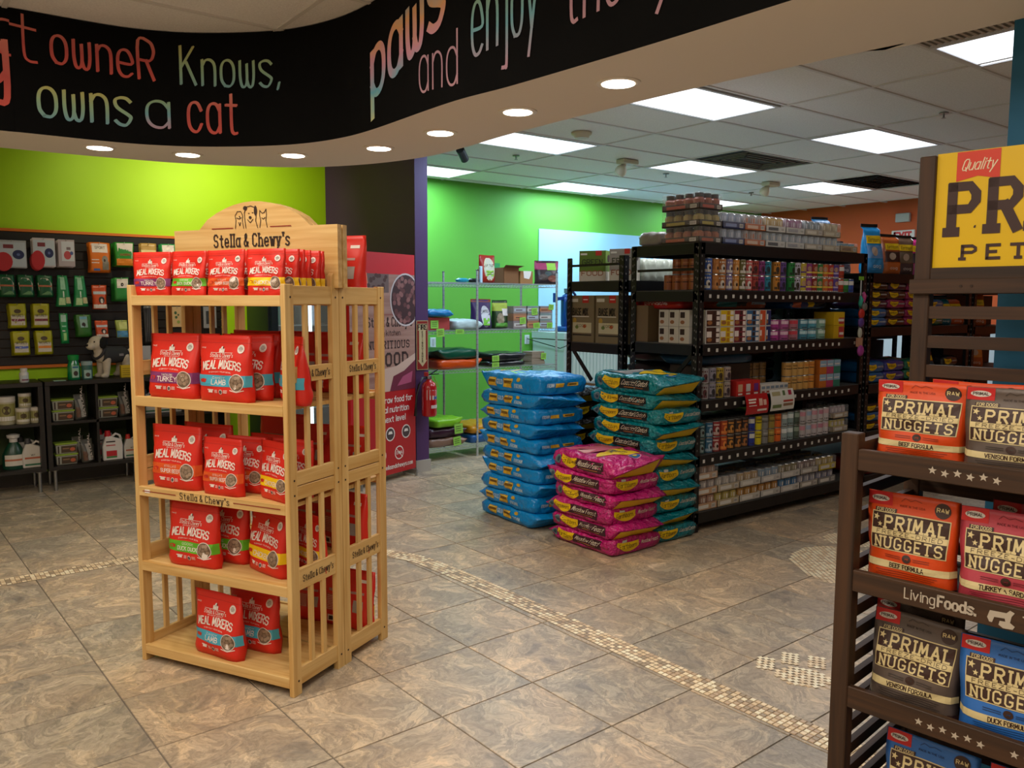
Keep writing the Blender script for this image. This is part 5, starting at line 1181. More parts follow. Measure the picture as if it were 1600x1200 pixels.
def gbox(x, y, z, rz, w_, d_, h_, c, label, txt, lid=True):
    m = MB(); m.box((0, 0, 0), (w_, d_, h_), H(c, .6)); o = m.obj('cardboard_box', None, (x, y, z), rz); tag(o, label, 'box', 'boxes on the rear shelving unit')
    fl = Flat(); fl.sub = None; fl.rect(w_ * .05, h_ * .86, w_ * .3, h_ * .92, ink('d8d8c8')).rect(w_ * .62, h_ * .84, w_ * .85, h_, ink('b8281c')); fl.text(txt, w_ * .5, h_ * .55, h_ * .16, ink('22300f'), th=.16, center=True, width=w_ * .75); fl.rect(0, .0, w_, h_ * .32, ink('c8c0ac')).text('FOOD', w_ * .5, h_ * .2, h_ * .14, ink('8a4a28'), th=.2, lay=1, center=True, width=w_ * .8)
    m = MB(); fl.to(m, plane_fn((0, 0, 0), (1, 0, 0), (0, 0, 1))); m.obj('front_print', o)
    fl = Flat(); fl.sub = None; fl.disc(d_ * .5, h_ * .75, .03, .03, DKB).rect(0, 0, d_, h_ * .32, ink('c8c0ac')); m = MB(); fl.to(m, lambda X, Y, dd: (w_ + dd, X, Y)); m.obj('side_print', o)
gbox(4.40, 4.93, 1.7475, -1.1, .22, .13, .24, '5c7a22', 'green box standing on the rear shelving unit, left of a pale one', 'GREEN')
gbox(4.47, 4.66, 1.7475, -1.2, .20, .13, .245, '9a978c', 'pale grey box right of the green one on the rear unit', 'FRUIT')
box_thing('cardboard_box', .3, .26, .15, '8f7450', (4.37, 4.98, .803), -PI / 2, 'tan cardboard box with red label on the lower rear shelf', 'box', None, lambda fl: fl.rect(.14, .03, .2, .13, ink('c02a20')).rect(.15, .06, .19, .09, WHT, 1))
box_thing('cardboard_box', .3, .24, .14, '4c4034', (4.37, 4.68, .803), -PI / 2, 'dark brown box with black spot on the lower rear shelf', 'box', None, lambda fl: fl.disc(.08, .075, .03, .03, DKB))
for i in range(4): small_sack('w', 'b8bfae', .16, .12, .17, 6 + i % 2, (4.75 + i * .14, 4.55, 1.748), 0, 'white and green packet, %s from left, behind the upper can shelf on rear unit' % ordn(i), group='white packets on the rear unit', ear=False)
# ------------------------------------------------------------------ kibble bags of the right hand unit
def bag_art(c2, ca):
    def a(fl):
        fl.rect(-.5, .02, .5, .28, ink(ca)).rect(-.42, .30, .42, .56, ink(c2)).disc(-.05, .44, .18, .09, ink('b8a090'), 1)
        fl.rect(-.4, .60, .4, .76, YL, 1).text('Earthborn', 0, .64, .07, ink('4a3a10'), th=.14, lay=2, center=True, width=.6); fl.rect(-.5, .93, .5, 1, ink('14100e')); fl.text('dog', 0, .12, .06, ink('d8d0c8'), th=.14, lay=1, center=True, width=.4)
    return a
_bg = {}
def upright(kind, c1, c2, ca, x, y, z, rz, label, W=.215, Hh=.345, D=.10, grp='upright kibble bags on the right hand unit'):
    if kind not in _bg:
        F0 = pouch_fn(W, Hh, D * 1.3, sum(map(ord, kind)), .88); F = (lambda u, v, s, F0=F0: (F0(u, v, s)[0] * (1 - .16 * v) + .02 * math.sin(v * 3 + sum(map(ord, kind))) * v, F0(u, v, s)[1] * (1.5 if v > .9 else 1), F0(u, v, s)[2])); b = pouch_body(F, film(c1, .25)).mesh('bag', smooth=True, weld=True); fl = Flat(); bag_art(c2, ca)(fl); m = MB(); fl.to(m, lambda X, Y, d: (F(X, Y, -1)[0], F(X, Y, -1)[1] - d, F(X, Y, -1)[2])); _bg[kind] = (b, m.mesh('front_print', weld='open'))
    b, f = _bg[kind]; o = link('kibble_bag', b, None, (x, y, z), (0, 0, rz)); tag(o, label, 'bag', grp); link('front_print', f, o)
zc = 1.834
upright('blue', '0f80c0', '5a86b8', '2a7ab0', 6.67, 3.72, zc + .0, -.3, 'blue kibble bag leaning left, first in the upright row on the right unit', Hh=.42)
upright('brown', 'a8501c', '3a1a14', 'b05a20', 6.90, 3.70, zc, -.3, 'orange and brown kibble bag in the upright row')
upright('umber', '6a5040', '6a5a48', '4a3638', 7.13, 3.70, zc, -.3, 'dark brown kibble bag in the middle of the upright row')
upright('pink', 'b82a70', '2a1420', 'a03a78', 7.36, 3.70, zc, -.3, 'magenta kibble bag in the upright row on the right unit')
upright('teal', '147a88', '24424a', '2f7a88', 7.62, 3.70, zc, -.3, 'teal kibble bag at the right of the upright row, next to the dark rack post')
upright('blue2', '1670a8', '7ab0c8', '2f80b0', 6.33, 3.98, 1.988, -.3, 'blue bag standing behind the cases on top of the can shelving', Hh=.32)
upright('stock', '24343a', '2a3038', '1c2a30', 6.18, 4.0, 1.668, 0, 'dark bag behind the cans at the right end of the upper can shelf', Hh=.27, W=.3, grp=None)
upright('stock2', '1a2a34', '2a3038', '1c2a30', 6.76, 4.08, 1.834, 0, 'dark bag behind the leaning blue bag on the right unit', Hh=.30, W=.34, grp=None)
upright('orange', 'b0541c', '5a2a14', 'b8702c', 7.86, 3.70, zc, -.3, 'orange bag hidden behind the dark rack post, right unit')
def ep(c): return lambda fl: (swoosh(fl, -.44, .02, -.36, .40, YL, 1), fl.text('Earthborn', -.21, -.1, .26, ink('4a3a10'), th=.1, lay=2, center=True, width=.34), fl.rect(.06, -.04, .42, .14, ink('9a9aa0')))
SC = {'blue': '16609c', 'brown': '4a2018', 'magenta': '8a1850', 'dark purple': '3a1838', 'violet': '3f3a88', 'green': '1f6a50', 'black': '1a1a20', 'red': '9a1414', 'dark brown': '2a1a14'}
def col_(cols, x, z, colname, shelf, W=.285, h=.078, y=3.87):
    for k, c in enumerate(cols):
        small_sack(c, SC[c], .36, W, h, 1 + (k % 2), (x + .006 * ((k * 3) % 3 - 1), y, z + .003 + k * h * .985), PI / 2 + .02 * (k % 3 - 1), '%s kibble bag, %s from the bottom, %s pile, %s' % (c, ordn(k), colname, shelf), group='kibble bags lying on the %s' % shelf, pr=ep(c), ear=True)
col_(['blue', 'blue', 'dark purple', 'dark brown', 'dark brown'], 6.67, 1.383, 'leftmost', 'upper shelf of the right unit')
col_(['brown', 'brown', 'magenta', 'brown', 'dark purple'], 6.97, 1.383, 'second', 'upper shelf of the right unit')
col_(['magenta', 'magenta', 'magenta', 'magenta', 'magenta'], 7.28, 1.383, 'third', 'upper shelf of the right unit')
col_(['green', 'red', 'blue'], 7.66, 1.383, 'fourth', 'upper shelf of the right unit')
col_(['blue', 'blue'], 6.67, .906, 'leftmost', 'middle shelf of the right unit', h=.09); col_(['violet', 'violet'], 6.99, .906, 'second', 'middle shelf of the right unit', W=.31, h=.09); col_(['green', 'green'], 7.32, .906, 'third', 'middle shelf of the right unit', h=.09)
col_(['black', 'black'], 8.0, .906, 'fifth', 'middle shelf of the right unit', h=.09)
col_(['black', 'blue', 'black'], 6.68, .502, 'left', 'low shelf of the right unit', W=.34); col_(['black', 'black', 'black'], 7.06, .502, 'middle', 'low shelf of the right unit', W=.34)
small_sack('wc', '8f1612', .40, .62, .13, 3, (6.86, 3.88, .123), PI / 2, 'big red kibble bag with light script on the bottom shelf of right unit', pr=lambda fl: fl.text('Weight Control', -.02, -.1, .34, WHT, th=.08, center=True, width=.8, skew=.2))
for z, nm in ((1.273, 'upper'), (.803, 'middle'), (.353, 'low')):
    for i in range(3):
        for k in range(3 if z > 1 or z < .5 else 4):
            small_sack('bb%d' % (i % 2), ('1c1613', '22201c')[i % 2], .56, .42, .10, 1 + k % 2, (5.15 + i * .45, 4.69, z + k * .099), PI / 2, 'dark kibble bag, %s in %s pile, %s shelf of rear unit' % (ordn(k), ordn(i), nm), group='dark bags filling the rear shelving unit')
shelving('E', 6.47, 8.30, 4.375, 5.01, [1.75, 1.30, .85, .4, .12], 1.9, 'rear black shelving unit behind the kibble bag shelves')
for i in range(4):
    for z, nm in ((1.303, 'upper'), (.853, 'middle'), (.403, 'low')):
        box_thing('carton', .43, .34, .355 if z < 1.2 else .36, ('2c2620', '3a3028', '26282c', '302a26')[(i + int(z * 3)) % 4], (6.50 + i * .445, 4.5, z), 0, 'dark storage carton, %s from left on the %s rear shelf behind kibble bags' % (ordn(i), nm), 'carton', 'dark cartons behind the kibble bags')
shelving('D', 8.36, 9.5, 3.665, 4.30, [1.75, 1.36, .95, .5, .12], 1.9, 'far right black shelving unit seen between the slats of the dark rack')
for i in range(2):
    for z, h_, nm in ((1.753, .0, ''), (1.363, .305, 'upper'), (.953, .325, 'middle'), (.503, .36, 'low')):
        if h_: box_thing('carton', .50, .30, h_, ('1c2a34', '2a221c')[i], (8.42 + i * .53, 3.96, z), 0, '%s dark carton on %s shelf of the far right unit' % (('left', 'right')[i], nm), 'carton', 'dark cartons on the far right unit')
for i, (z, c, x) in enumerate(((1.383, '0e5a6a', 7.92), (1.383, 'b04a1c', 8.16), (.906, '8a3a14', 7.66))): upright('mx%d' % i, c, '2a3a44', c, x, 3.72, z, -.4, '%s bag standing between slat gaps, right unit' % ('teal', 'orange', 'rust brown')[i], W=.2, Hh=.26, grp=None)
for i, (z, c, l) in enumerate(((1.363, 'b85a14', 'upper'), (.953, 'b8601c', 'lower'))): upright('far%d' % i, c, 'c87a30', 'a84c14', 8.62, 3.72, z, -.5, '%s orange bag seen through the slats next to the teal wall' % l, W=.2, Hh=.34, grp=None)
# clip strip with toys
t = empty('toy_strip', (6.30, 3.645, 1.80), 0, 'clip strip of small coloured toys hanging on the right shelving post', 'toys')
m = MB(); m.box((-.035, -.004, -.03), (.035, 0, .0), ink('7fc03a')); m.obj('price_card', t); m = MB(); m.box((-.008, -.003, -.62), (.008, 0, -.03), ink('b8c0c0')); m.obj('strip', t)
for k, (c, z, r, dx, shp) in enumerate((('2f9a88', -.20, .035, -.02, 0), ('b03a78', -.17, .03, .025, 0), ('6f6a66', -.245, .035, .03, 1), ('b82820', -.30, .04, -.01, 1), ('5a3a88', -.37, .04, -.012, 1), ('b9bdb0', -.455, .035, -.015, 2), ('b88a70', -.53, .036, -.01, 3), ('a03a90', -.60, .045, .0, 1))):
    m = MB(); M_ = H(c, .5)
    if shp == 1: m.ell((dx, -.022, z), (r, .018, r), M_, 12, 8)
    elif shp == 0: m.tube([(dx, -.012, z + .045), (dx + .008, -.016, z + .015), (dx - .006, -.016, z - .02), (dx + .004, -.012, z - .05)], [.008, .018, .018, .008], M_, 8)
    elif shp == 2: m.ell((dx, -.018, z), (r * .8, .014, r * 1.25), M_, 12, 8)
    else: m.box((dx - r, -.022, z - r), (dx + r, -.006, z + r), M_)
    m.obj('toy', t, smooth=shp != 3)
m = MB(); m.box((10.95, 4.3, .1), (11.6, 7.6, 1.22), H('c4d0d8', .4)); ch = m.obj('chest_freezer'); tag(ch, 'long pale chest freezer along the orange wall, glimpsed through the right shelving', 'freezer'); m = MB(); m.box((10.93, 4.28, 1.22), (11.62, 7.62, 1.28), H('d0d8de', .4)); m.obj('lid', ch, bevel=.01); m = MB(); m.box((11.0, 4.35, 0), (11.58, 7.55, .1), BLACKM); m.obj('plinth', ch)
# ------------------------------------------------------------------ slat wall with hanging goods
SY = 8.035
SLAT = mat('slat_black', '15110f', .5, var=.25, vscale=10); TRIMO = mat('trim_orange', 'd8721a', .5)
t = tag(empty('slat_wall', (0, 0, 0)), 'black slat wall panel with orange trim on the green wall', 'panel')
m = MB(); m.box((-1.6, 8.06, 1.035), (2.575, 8.079, 2.155), mat('slat_groove', '5a4636', .6)); m.obj('backing', t)
for k in range(15):
    m = MB(); z = 1.04 + k * .0745; m.box((-1.6, SY, z), (2.575, 8.06, z + .066), SLAT); m.obj('slat', t)
m = MB(); m.box((-1.6, SY - .005, 2.155), (2.575, 8.079, 2.178), TRIMO); m.obj('top_trim', t)
m = MB(); m.box((-1.6, SY - .005, 1.010), (2.575, 8.079, 1.035), TRIMO); m.obj('bottom_trim', t)
m = MB(); m.tube([(0, 0, 0), (0, -.14, 0), (0, -.155, .012)], .0025, CHROME, 5); m.box((-.02, -.004, -.03), (.02, .0, .03), BLACKM); hookm = m.mesh('peg_hook')
def hook(x, z): link('peg_hook', hookm, t, (x, SY, z))
_hg = {}
def hang(key, w_, h_, c, art, x, ztop, n, label, group=None, d_=.02, name='hanging_pack', card=False, taper=0, depth=.022, rough=.35):
    hook(x, ztop - .012)
    if key not in _hg:
        if card:
            m = MB(); m.box((-w_ / 2, 0, 0), (w_ / 2, .004, h_), H(c, .4)); b = m.mesh('card', bevel=.001); fn = lambda X, Y, d: (X * w_, -d, Y * h_)
        else:
            F = pouch_fn(w_, h_, d_ * 2, sum(map(ord, key)), .86)
            G_ = (lambda u, v, s: (F(u, v, s)[0] * (1 - taper * v), F(u, v, s)[1], F(u, v, s)[2])) if taper else F
            b = pouch_body(G_, film(c, rough), 8, 8).mesh('pack', smooth=True, weld=True); fn = lambda X, Y, d: (G_(X, Y, -1)[0], G_(X, Y, -1)[1] - d, G_(X, Y, -1)[2])
        fl = Flat(); fl.sub = .12; art(fl); m = MB(); fl.to(m, fn, .0015, .0008); _hg[key] = (b, m.mesh('front_print', weld='open'))
    b, f = _hg[key]
    for k in range(n):
        o = link(name, b, None, (x + .004 * (k % 2) - .006 * (k > 0), SY - .155 + .012 + k * (d_ * 2 + .004), ztop - h_ - .004 * k), (0, 0, 0))
        tag(o, label if k == 0 else '%s one behind: %s' % (('second', 'third', 'fourth')[k - 1], label), 'pack', group or ('packs on one hook: ' + key)); link('front_print', f, o)
GY = ink('c8ccd0')
def disc_art(fl): fl.rect(-.47, .04, .47, .93, ink('b8c4d0')).disc(-.28, .22, .30, .34, ink('b8202a'), 1, 20, 2).disc(.22, .48, .20, .17, ink('202a5a'), 2, 18, 2).disc(.22, .48, .06, .05, ink('5a6aa0'), 3, 10, 1).rect(-.28, .70, .06, .84, ink('7a3038'), 2)
hang('disc toy card', .21, .222, 'a8aeb4', disc_art, .845, 2.072, 2, 'red and navy disc toy card partly cut by the left picture edge', card=True, d_=.008)
hang('clear disc card', .165, .235, 'c4bcc2', disc_art, 1.078, 2.10, 3, 'clear wrapped red disc toy card, second on the top row', card=True, d_=.014)
hang('small disc card', .125, .225, 'b0a4aa', lambda fl: fl.rect(-.3, .2, .46, .93, ink('c8ccd4')).disc(.05, .42, .22, .16, ink('b84a50'), 1).disc(.3, .5, .1, .07, ink('4a5a90'), 2).rect(.0, .62, .25, .72, ink('7a6a70'), 2), 1.245, 2.095, 3, 'small clear disc toy card, third on the top row', card=True, d_=.016)
hang('orange pad pack', .175, .255, 'd87018', lambda fl: fl.rect(-.34, .66, .36, .96, WHT).text('SPORT', .02, .78, .08, ink('6a5a50'), th=.2, lay=1, center=True, width=.45).rect(-.4, .3, -.05, .33, WHT).rect(-.4, .4, -.05, .43, WHT).disc(.22, .42, .14, .14, ink('8a8478'), 1).rect(.1, .08, .4, .36, ink('7a7468'), 1).disc(.2, .4, .05, .05, DKB, 2).rect(-.3, .05, -.02, .12, ink('3a6ab0')), 1.50, 2.084, 2, 'orange pad pack with a sitting dog picture on the top row')
hang('green dental pack', .165, .205, '2a8a2c', lambda fl: fl.poly([(-.3, .3), (.4, .3), (.45, .96), (-.35, .96)], WHT).text('DENTAL', .05, .6, .09, ink('2a8a4a'), th=.18, lay=1, center=True, width=.5).text('DIGGERS', .05, .44, .07, ink('a84a2a'), th=.2, lay=1, center=True, width=.5).rect(-.4, .02, .42, .3, ink('d8801c')), 1.70, 2.094, 3, 'green and white pack with orange foot on the top row')
hang('gold snack pack', .14, .2, 'b8924a', lambda fl: fl.rect(-.45, .55, .45, .7, ink('e0cf90')), 1.90, 2.095, 2, 'gold pack on the top row just left of the pine header')
hang('white green pack', .14, .2, '2a8a4a', lambda fl: fl.rect(-.36, .4, .36, .95, WHT), 2.07, 2.095, 2, 'white and green pack on the top row behind the red pouches')
def arm(fl): fl.poly([(-.42, .3), (.42, .3), (.44, .62), (.2, .86), (-.2, .86), (-.44, .62)], ink('cfc8ba')).rect(-.44, .46, .44, .54, ink('b86a4a'), 1).disc(0, .76, .12, .06, ink('2a6a4a'), 1).poly([(-.3, .1), (.4, .1), (.3, .24), (.1, .26)], ink('6a9a68'), 1)
for i, x in enumerate((.80, .935, 1.075)): hang('green wipes pack', .118, .178, '0f5a34', arm, x, 1.792, 2, 'green pack with cream label, %s of three in the second row' % ('left', 'middle', 'right')[i], 'green packs with cream label')
def btl(fl): fl.rect(-.2, .55, .2, .95, ink('9ad0b0')).rect(-.32, .05, .1, .28, ink('b8d8a0'), 1).rect(.15, .1, .45, .3, ink('c8c090'), 1).rect(-.05, .3, .05, .5, ink('d8f0e0'), 1)
for i, x in enumerate((1.205, 1.335)): hang('green dental set', .125, .262, '1f8a50', btl, x, 1.794, 1, 'tapered clear green dental pack, %s of two in the second row' % ('left', 'right')[i], 'tapered green dental packs', taper=.42)
def bandage(fl): fl.rect(-.45, .04, .45, .2, WHT).rect(-.4, .62, .45, .74, ink('b8c4cc')).disc(.12, .38, .2, .15, ink('2a1c1c'), 1).disc(.12, .34, .09, .1, WHT, 2)
hang('orange waste bag box', .118, .208, 'cf4f22', bandage, 1.488, 1.717, 1, 'orange box pack with dog picture in the second row', d_=.03)
hang('green strip pack', .12, .2, '2f8a3c', lambda fl: fl.rect(-.3, .55, .45, .95, WHT).disc(.05, .7, .1, .08, DKB, 1), 1.665, 1.785, 3, 'green and white pack half hidden by the pine post, second row')
def yel(c): return lambda fl: fl.rect(-.4, .1, .4, .5, ink('c8c0b0')).disc(0, .68, .2, .09, ink('4a3a1c'), 1, 14, 1).text("NATURE'S", 0, .46, .1, ink('4a4028'), th=.16, lay=2, center=True, width=.62).rect(-.38, .26, .4, .36, ink(c), 1)
for i, (x, z, c, l) in enumerate(((.862, 1.556, '7a2848', 'upper left'), (1.032, 1.556, '7a2838', 'upper right'), (.878, 1.33, '5a6ab8', 'lower left'), (1.045, 1.33, 'd8801c', 'lower right'))):
    hang('yellow chew bag %d' % i, .128, .196, 'a8a410', yel(c), x, z, 3, 'yellow chew bag, %s of the four yellow ones' % l, 'yellow chew bags', d_=.011)
hang('toothpaste pack', .066, .256, '178a48', lambda fl: fl.rect(-.3, .72, .3, .95, ink('a8c8b8')).rect(-.15, .1, .2, .35, ink('9ad080'), 1).rect(-.25, .4, .1, .44, WHT, 1).rect(-.25, .55, .25, .6, ink('9ad0b0'), 1), 1.20, 1.474, 1, 'long narrow green toothpaste pack in the third row')
hang('dark green pack', .125, .19, '2f6a24', lambda fl: fl.rect(-.22, .42, .25, .92, ink('8fb0a8')).disc(0, .55, .12, .1, DKB, 1).rect(-.2, .8, .22, .9, ink('6fb0c8'), 1), 1.352, 1.462, 2, 'dark green pack with dog picture in the third row')
hang('small orange box', .105, .148, 'cf4f22', bandage, 1.492, 1.41, 1, 'smaller orange box pack right above the toy dog', d_=.025)
hang('pale green pack', .10, .155, '9aa84a', lambda fl: fl.rect(-.45, .04, .45, .4, ink('4a8ab8')).rect(-.2, .5, .45, .9, ink('c8d080')), 1.655, 1.412, 1, 'pale green and blue pack beside the pine rack post, third row')
hang('black mesh toy', .12, .36, '17171a', lambda fl: [fl.line([(-.3 + .15 * i, .1), (-.1 + .12 * i, .9)], .02, ink('6a6a70')) for i in range(4)] and fl.disc(.2, .7, .1, .03, ink('a83a30')), 1.89, 1.545, 1, 'black netted toy hanging behind the top bay of the pine rack')
hang('cream toy card', .095, .185, 'c8a878', lambda fl: fl.disc(-.15, .7, .12, .08, ink('3a5a3a')).disc(.1, .6, .08, .05, ink('3a5a3a')).disc(-.1, .48, .12, .07, ink('3a5a3a')).disc(.1, .25, .14, .08, ink('8a9a4a')), 2.125, 1.53, 1, 'cream card with green paw marks seen between the pine slats', card=True)
hang('grey toy card', .12, .2, '8a8c90', lambda fl: fl.rect(-.3, .2, .3, .8, ink('2f3438')), 2.42, 1.53, 1, 'grey toy card seen between the rear slats of the rack', card=True)
hang('white toy bag', .11, .2, 'a8a8ae', lambda fl: fl.rect(-.3, .1, .3, .4, ink('6a6a7a')), 1.83, 1.18, 1, 'white and grey packet behind the left post of the rack', card=True)
# ------------------------------------------------------------------ black cabinets on steel legs
def cabinet(x0, x1, parts_, label):
    t = empty('display_cabinet', (x0, 7.66, 0), 0, label, 'cabinet', 'black open cabinets along the green wall'); w_ = x1 - x0; d_ = .385; z0, z1, zm = .175, .917, .555
    m = MB(); m.box((0, 0, z1 - .035), (w_, d_, z1), BLACKW); m.obj('top_panel', t, bevel=.002)
    m = MB(); m.box((.03, .004, z0), (w_ - .03, d_, z0 + .03), BLACKW); m.obj('bottom_panel', t)
    for x in (0, w_ - .035): m = MB(); m.box((x, 0, z0), (x + .035, d_, z1 - .035), BLACKW); m.obj('side_panel', t)
    for x in parts_: m = MB(); m.box((x - x0 - .01, .01, z0 + .03), (x - x0 + .01, d_, z1 - .035), BLACKW); m.obj('divider', t)
    m = MB(); m.box((.035, .01, zm), (w_ - .035, d_, zm + .022), BLACKW); m.obj('shelf', t)
    m = MB(); m.box((.035, d_ - .008, z0), (w_ - .035, d_, z1 - .035), mat('cabinet_back', '2c4010', .6)); m.obj('back_panel', t)
    for x in (.05, w_ - .05):
        for y in (.04, d_ - .03):
            m = MB(); m.cyl((x, y, 0), (x, y, z0), .014, STEEL, 12); m.cyl((x, y, z0 - .008), (x, y, z0), .03, STEEL, 12); m.obj('leg', t, smooth='auto')
cabinet(-.25, .985, (.33,), 'black cabinet at the left picture edge with jars and spray bottles')
cabinet(1.0, 1.72, (1.385,), 'black cabinet with stacked food tubs below the toy dog')
cabinet(1.735, 2.5, (2.11,), 'black cabinet mostly hidden behind the pine rack')
ZS, ZL, ZT = .5775, .2055, .9175
def jar(x, y, z, r, h, label, lid='cfc8bc', body='b8b090'):
    t = empty('jar', (x, y, z), 0, label, 'jar', 'white supplement tubs'); m = MB(); B_ = H(body, .4); m.lathe([(r * .97, 0), (r, .004), (r, h * .84)], B_, 18); m.obj('body', t, smooth='auto')
    m = MB(); m.lathe([(r * 1.03, h * .82), (r * 1.03, h), (r * .95, h * 1.01)], H(lid, .4), 18); m.obj('lid', t, smooth='auto')
    fl = Flat(); fl.sub = .02; fl.rect(-r * 1.1, h * .12, r * 1.1, h * .76, ink('8f8a4a')).disc(0, h * .52, r * .45, h * .16, ink('4a3a1c'), 1, 12, 1).rect(-r, h * .14, r, h * .3, ink('d8d2c4'), 1); m = MB(); fl.to(m, cyl_fn(r), .0006); m.obj('printed_label', t, weld='open'); return t
jar(.73, 7.80, ZS, .07, .225, 'tall white tub cut off by the left picture edge, upper cabinet shelf')
jar(.845, 7.76, ZS, .052, .128, 'lower left one of three small stacked tubs in the left cabinet'); jar(.952 - .01, 7.78, ZS, .047, .128, 'lower right one of three small stacked tubs in the left cabinet'); jar(.868, 7.79, ZS + .1305, .047, .115, 'small tub sitting on top of the other two in the left cabinet')
def bottle(x, y, z, prof, c, label, cap=None, art=None, name='bottle', cat='bottle', sy=.7, n=18, group=None):
    t = empty(name, (x, y, z), 0, label, cat, group); m = MB(); m.lathe(prof, c, n, sy=sy); m.obj('body', t, smooth='auto')
    if cap: m = MB(); m.lathe(cap[0], H(cap[1], .35), n, sy=max(sy, .9)); m.obj('cap', t, smooth='auto')
    if art: r = max(p[0] for p in prof); fl = Flat(); fl.sub = .02; art(fl); m = MB(); fl.to(m, lambda X, Y, d: ((r + d) * math.sin(X / r), -(r + d) * math.cos(X / r) * sy - d, Y), .0008); m.obj('printed_label', t, weld='open')
    return t
GB = mat('green_clear_plastic', '0f7a44', .15, spec=.8)
bottle(.772, 7.80, ZL, [(.085, 0), (.088, .01), (.085, .12), (.05, .19), (.03, .22)], H('12402c', .3), 'dark green spray bottle at the left edge of the low cabinet shelf', ([(.03, .22), (.03, .25), (.045, .255), (.05, .28), (.02, .29)], 'c8c4bc'), lambda fl: fl.rect(-.08, .03, .08, .12, ink('cfc8ba')).rect(-.08, .07, .08, .085, ink('b86a4a'), 1))
def jug(x, y, z, s, c, cap, label, art, rz=0):
    t = empty('jug', (x, y, z), rz, label, 'bottle', 'white plastic jugs in the cabinets'); m = MB(); P = H(c, .35)
    body = [(-.075, 0), (.075, 0), (.078, .12), (.07, .17), (.02, .185), (-.005, .20), (-.05, .20), (-.078, .12)]
    m.prism([(a * s, b * s) for a, b in body], -.03 * s, .03 * s, P); m.obj('body', t, bevel=.006 * s)
    m = MB(); m.tube([(.00 * s, 0, .19 * s), (.03 * s, 0, .215 * s), (.06 * s, 0, .20 * s), (.072 * s, 0, .16 * s)], .010 * s, P, 8); m.obj('handle', t, smooth=True)
    m = MB(); m.cyl((-.03 * s, 0, .198 * s), (-.03 * s, 0, .245 * s), .026 * s, H(cap, .4), 14, r2=.02 * s); m.obj('cap', t)
    fl = Flat(); fl.sub = None; art(fl, s); m = MB(); fl.to(m, plane_fn((0, -.03 * s, 0), (1, 0, 0), (0, 0, 1)), .0012); m.obj('printed_label', t)
LA = lambda fl, s: fl.rect(-.06 * s, .02 * s, .06 * s, .12 * s, ink('c8c2b4')).rect(-.06 * s, .075 * s, .06 * s, .09 * s, ink('b05a3a'), 1).rect(-.06 * s, .02 * s, .06 * s, .035 * s, ink('2f6a4a'), 1).text('VET', 0, .10 * s, .012 * s, DKB, th=.2, lay=1, center=True)
jug(.90, 7.77, ZL, 1.0, 'c8c2b8', '3a3a3c', 'white jug with trigger cap and green footed label, low shelf of left cabinet', LA)
jug(.86, 7.90, ZL, 1.0, 'bcb6ac', '3a3a3c', 'white jug right behind the front one, low shelf of left cabinet', LA)
LB = lambda fl, s: fl.rect(-.05 * s, .035 * s, .03 * s, .08 * s, ink('b8202a')).rect(-.05 * s, .02 * s, .03 * s, .034 * s, ink('3a7a3a')).rect(-.05 * s, .12 * s, .02 * s, .13 * s, ink('b85a5a')).rect(-.05 * s, .15 * s, .02 * s, .16 * s, DKB)
jug(1.50, 7.74, ZL, 1.05, 'd2ccc4', 'b0161c', 'white bottle with red cap on the low cabinet shelf', LB); jug(1.455, 7.87, ZL, 1.05, 'a8a29a', 'b0161c', 'white bottle with red cap standing behind the front one', LB)
jug(1.66, 7.76, ZL, .85, 'c8c4bc', 'c02a20', 'white spray bottle beside the pine post on low shelf', LA)
def tub(x, y, z, label):
    t = empty('food_tub', (x, y, z), 0, label, 'tub', 'clear food tubs with green lids'); m = MB(); w_, d_, h_ = .082, .06, .078
    C_ = H('9a9a8c', .3); m.add([(-w_ * .93, -d_ * .93, 0), (w_ * .93, -d_ * .93, 0), (w_ * .93, d_ * .93, 0), (-w_ * .93, d_ * .93, 0), (-w_, -d_, h_), (w_, -d_, h_), (w_, d_, h_), (-w_, d_, h_)], [(3, 2, 1, 0), (4, 5, 6, 7), (0, 1, 5, 4), (1, 2, 6, 5), (2, 3, 7, 6), (3, 0, 4, 7)], C_); m.obj('body', t, bevel=.005)
    m = MB(); m.box((-w_ * 1.06, -d_ * 1.06, h_), (w_ * 1.06, d_ * 1.06, h_ + .013), H('8fa83a', .4)); m.obj('lid', t, bevel=.004)
    fl = Flat(); fl.sub = None; fl.rect(-.04, .01, .075, .068, ink('4a3826')).disc(.045, .036, .02, .016, ink('b85a38'), 1, 12, 1).rect(-.03, .04, .02, .05, ink('8a6a48'), 1).rect(-.065, .008, -.055, .068, DKB); m = MB(); fl.to(m, lambda X, Y, d: (X, -d_ * (.93 + .07 * Y / h_) - d - .001, Y)); m.obj('printed_label', t)
for i, (x, z, l) in enumerate(((1.135, ZS, 'upper shelf, left bay'), (1.475, ZS, 'upper shelf, right bay'), (1.145, ZL, 'low shelf, left bay'))):
    for k in range(2): tub(x, 7.78, z + k * .0925, 'green lidded food tub, %s of two on the %s' % (('lower', 'upper')[k], l))
def gus(x, y, z, rz, label): return upright('grey', '4a4844', '6a6258', '3a3632', x, y, z, rz, label, W=.13, Hh=.20, D=.07, grp='grey bags in the cabinets')
_bgsave = dict(_bg)
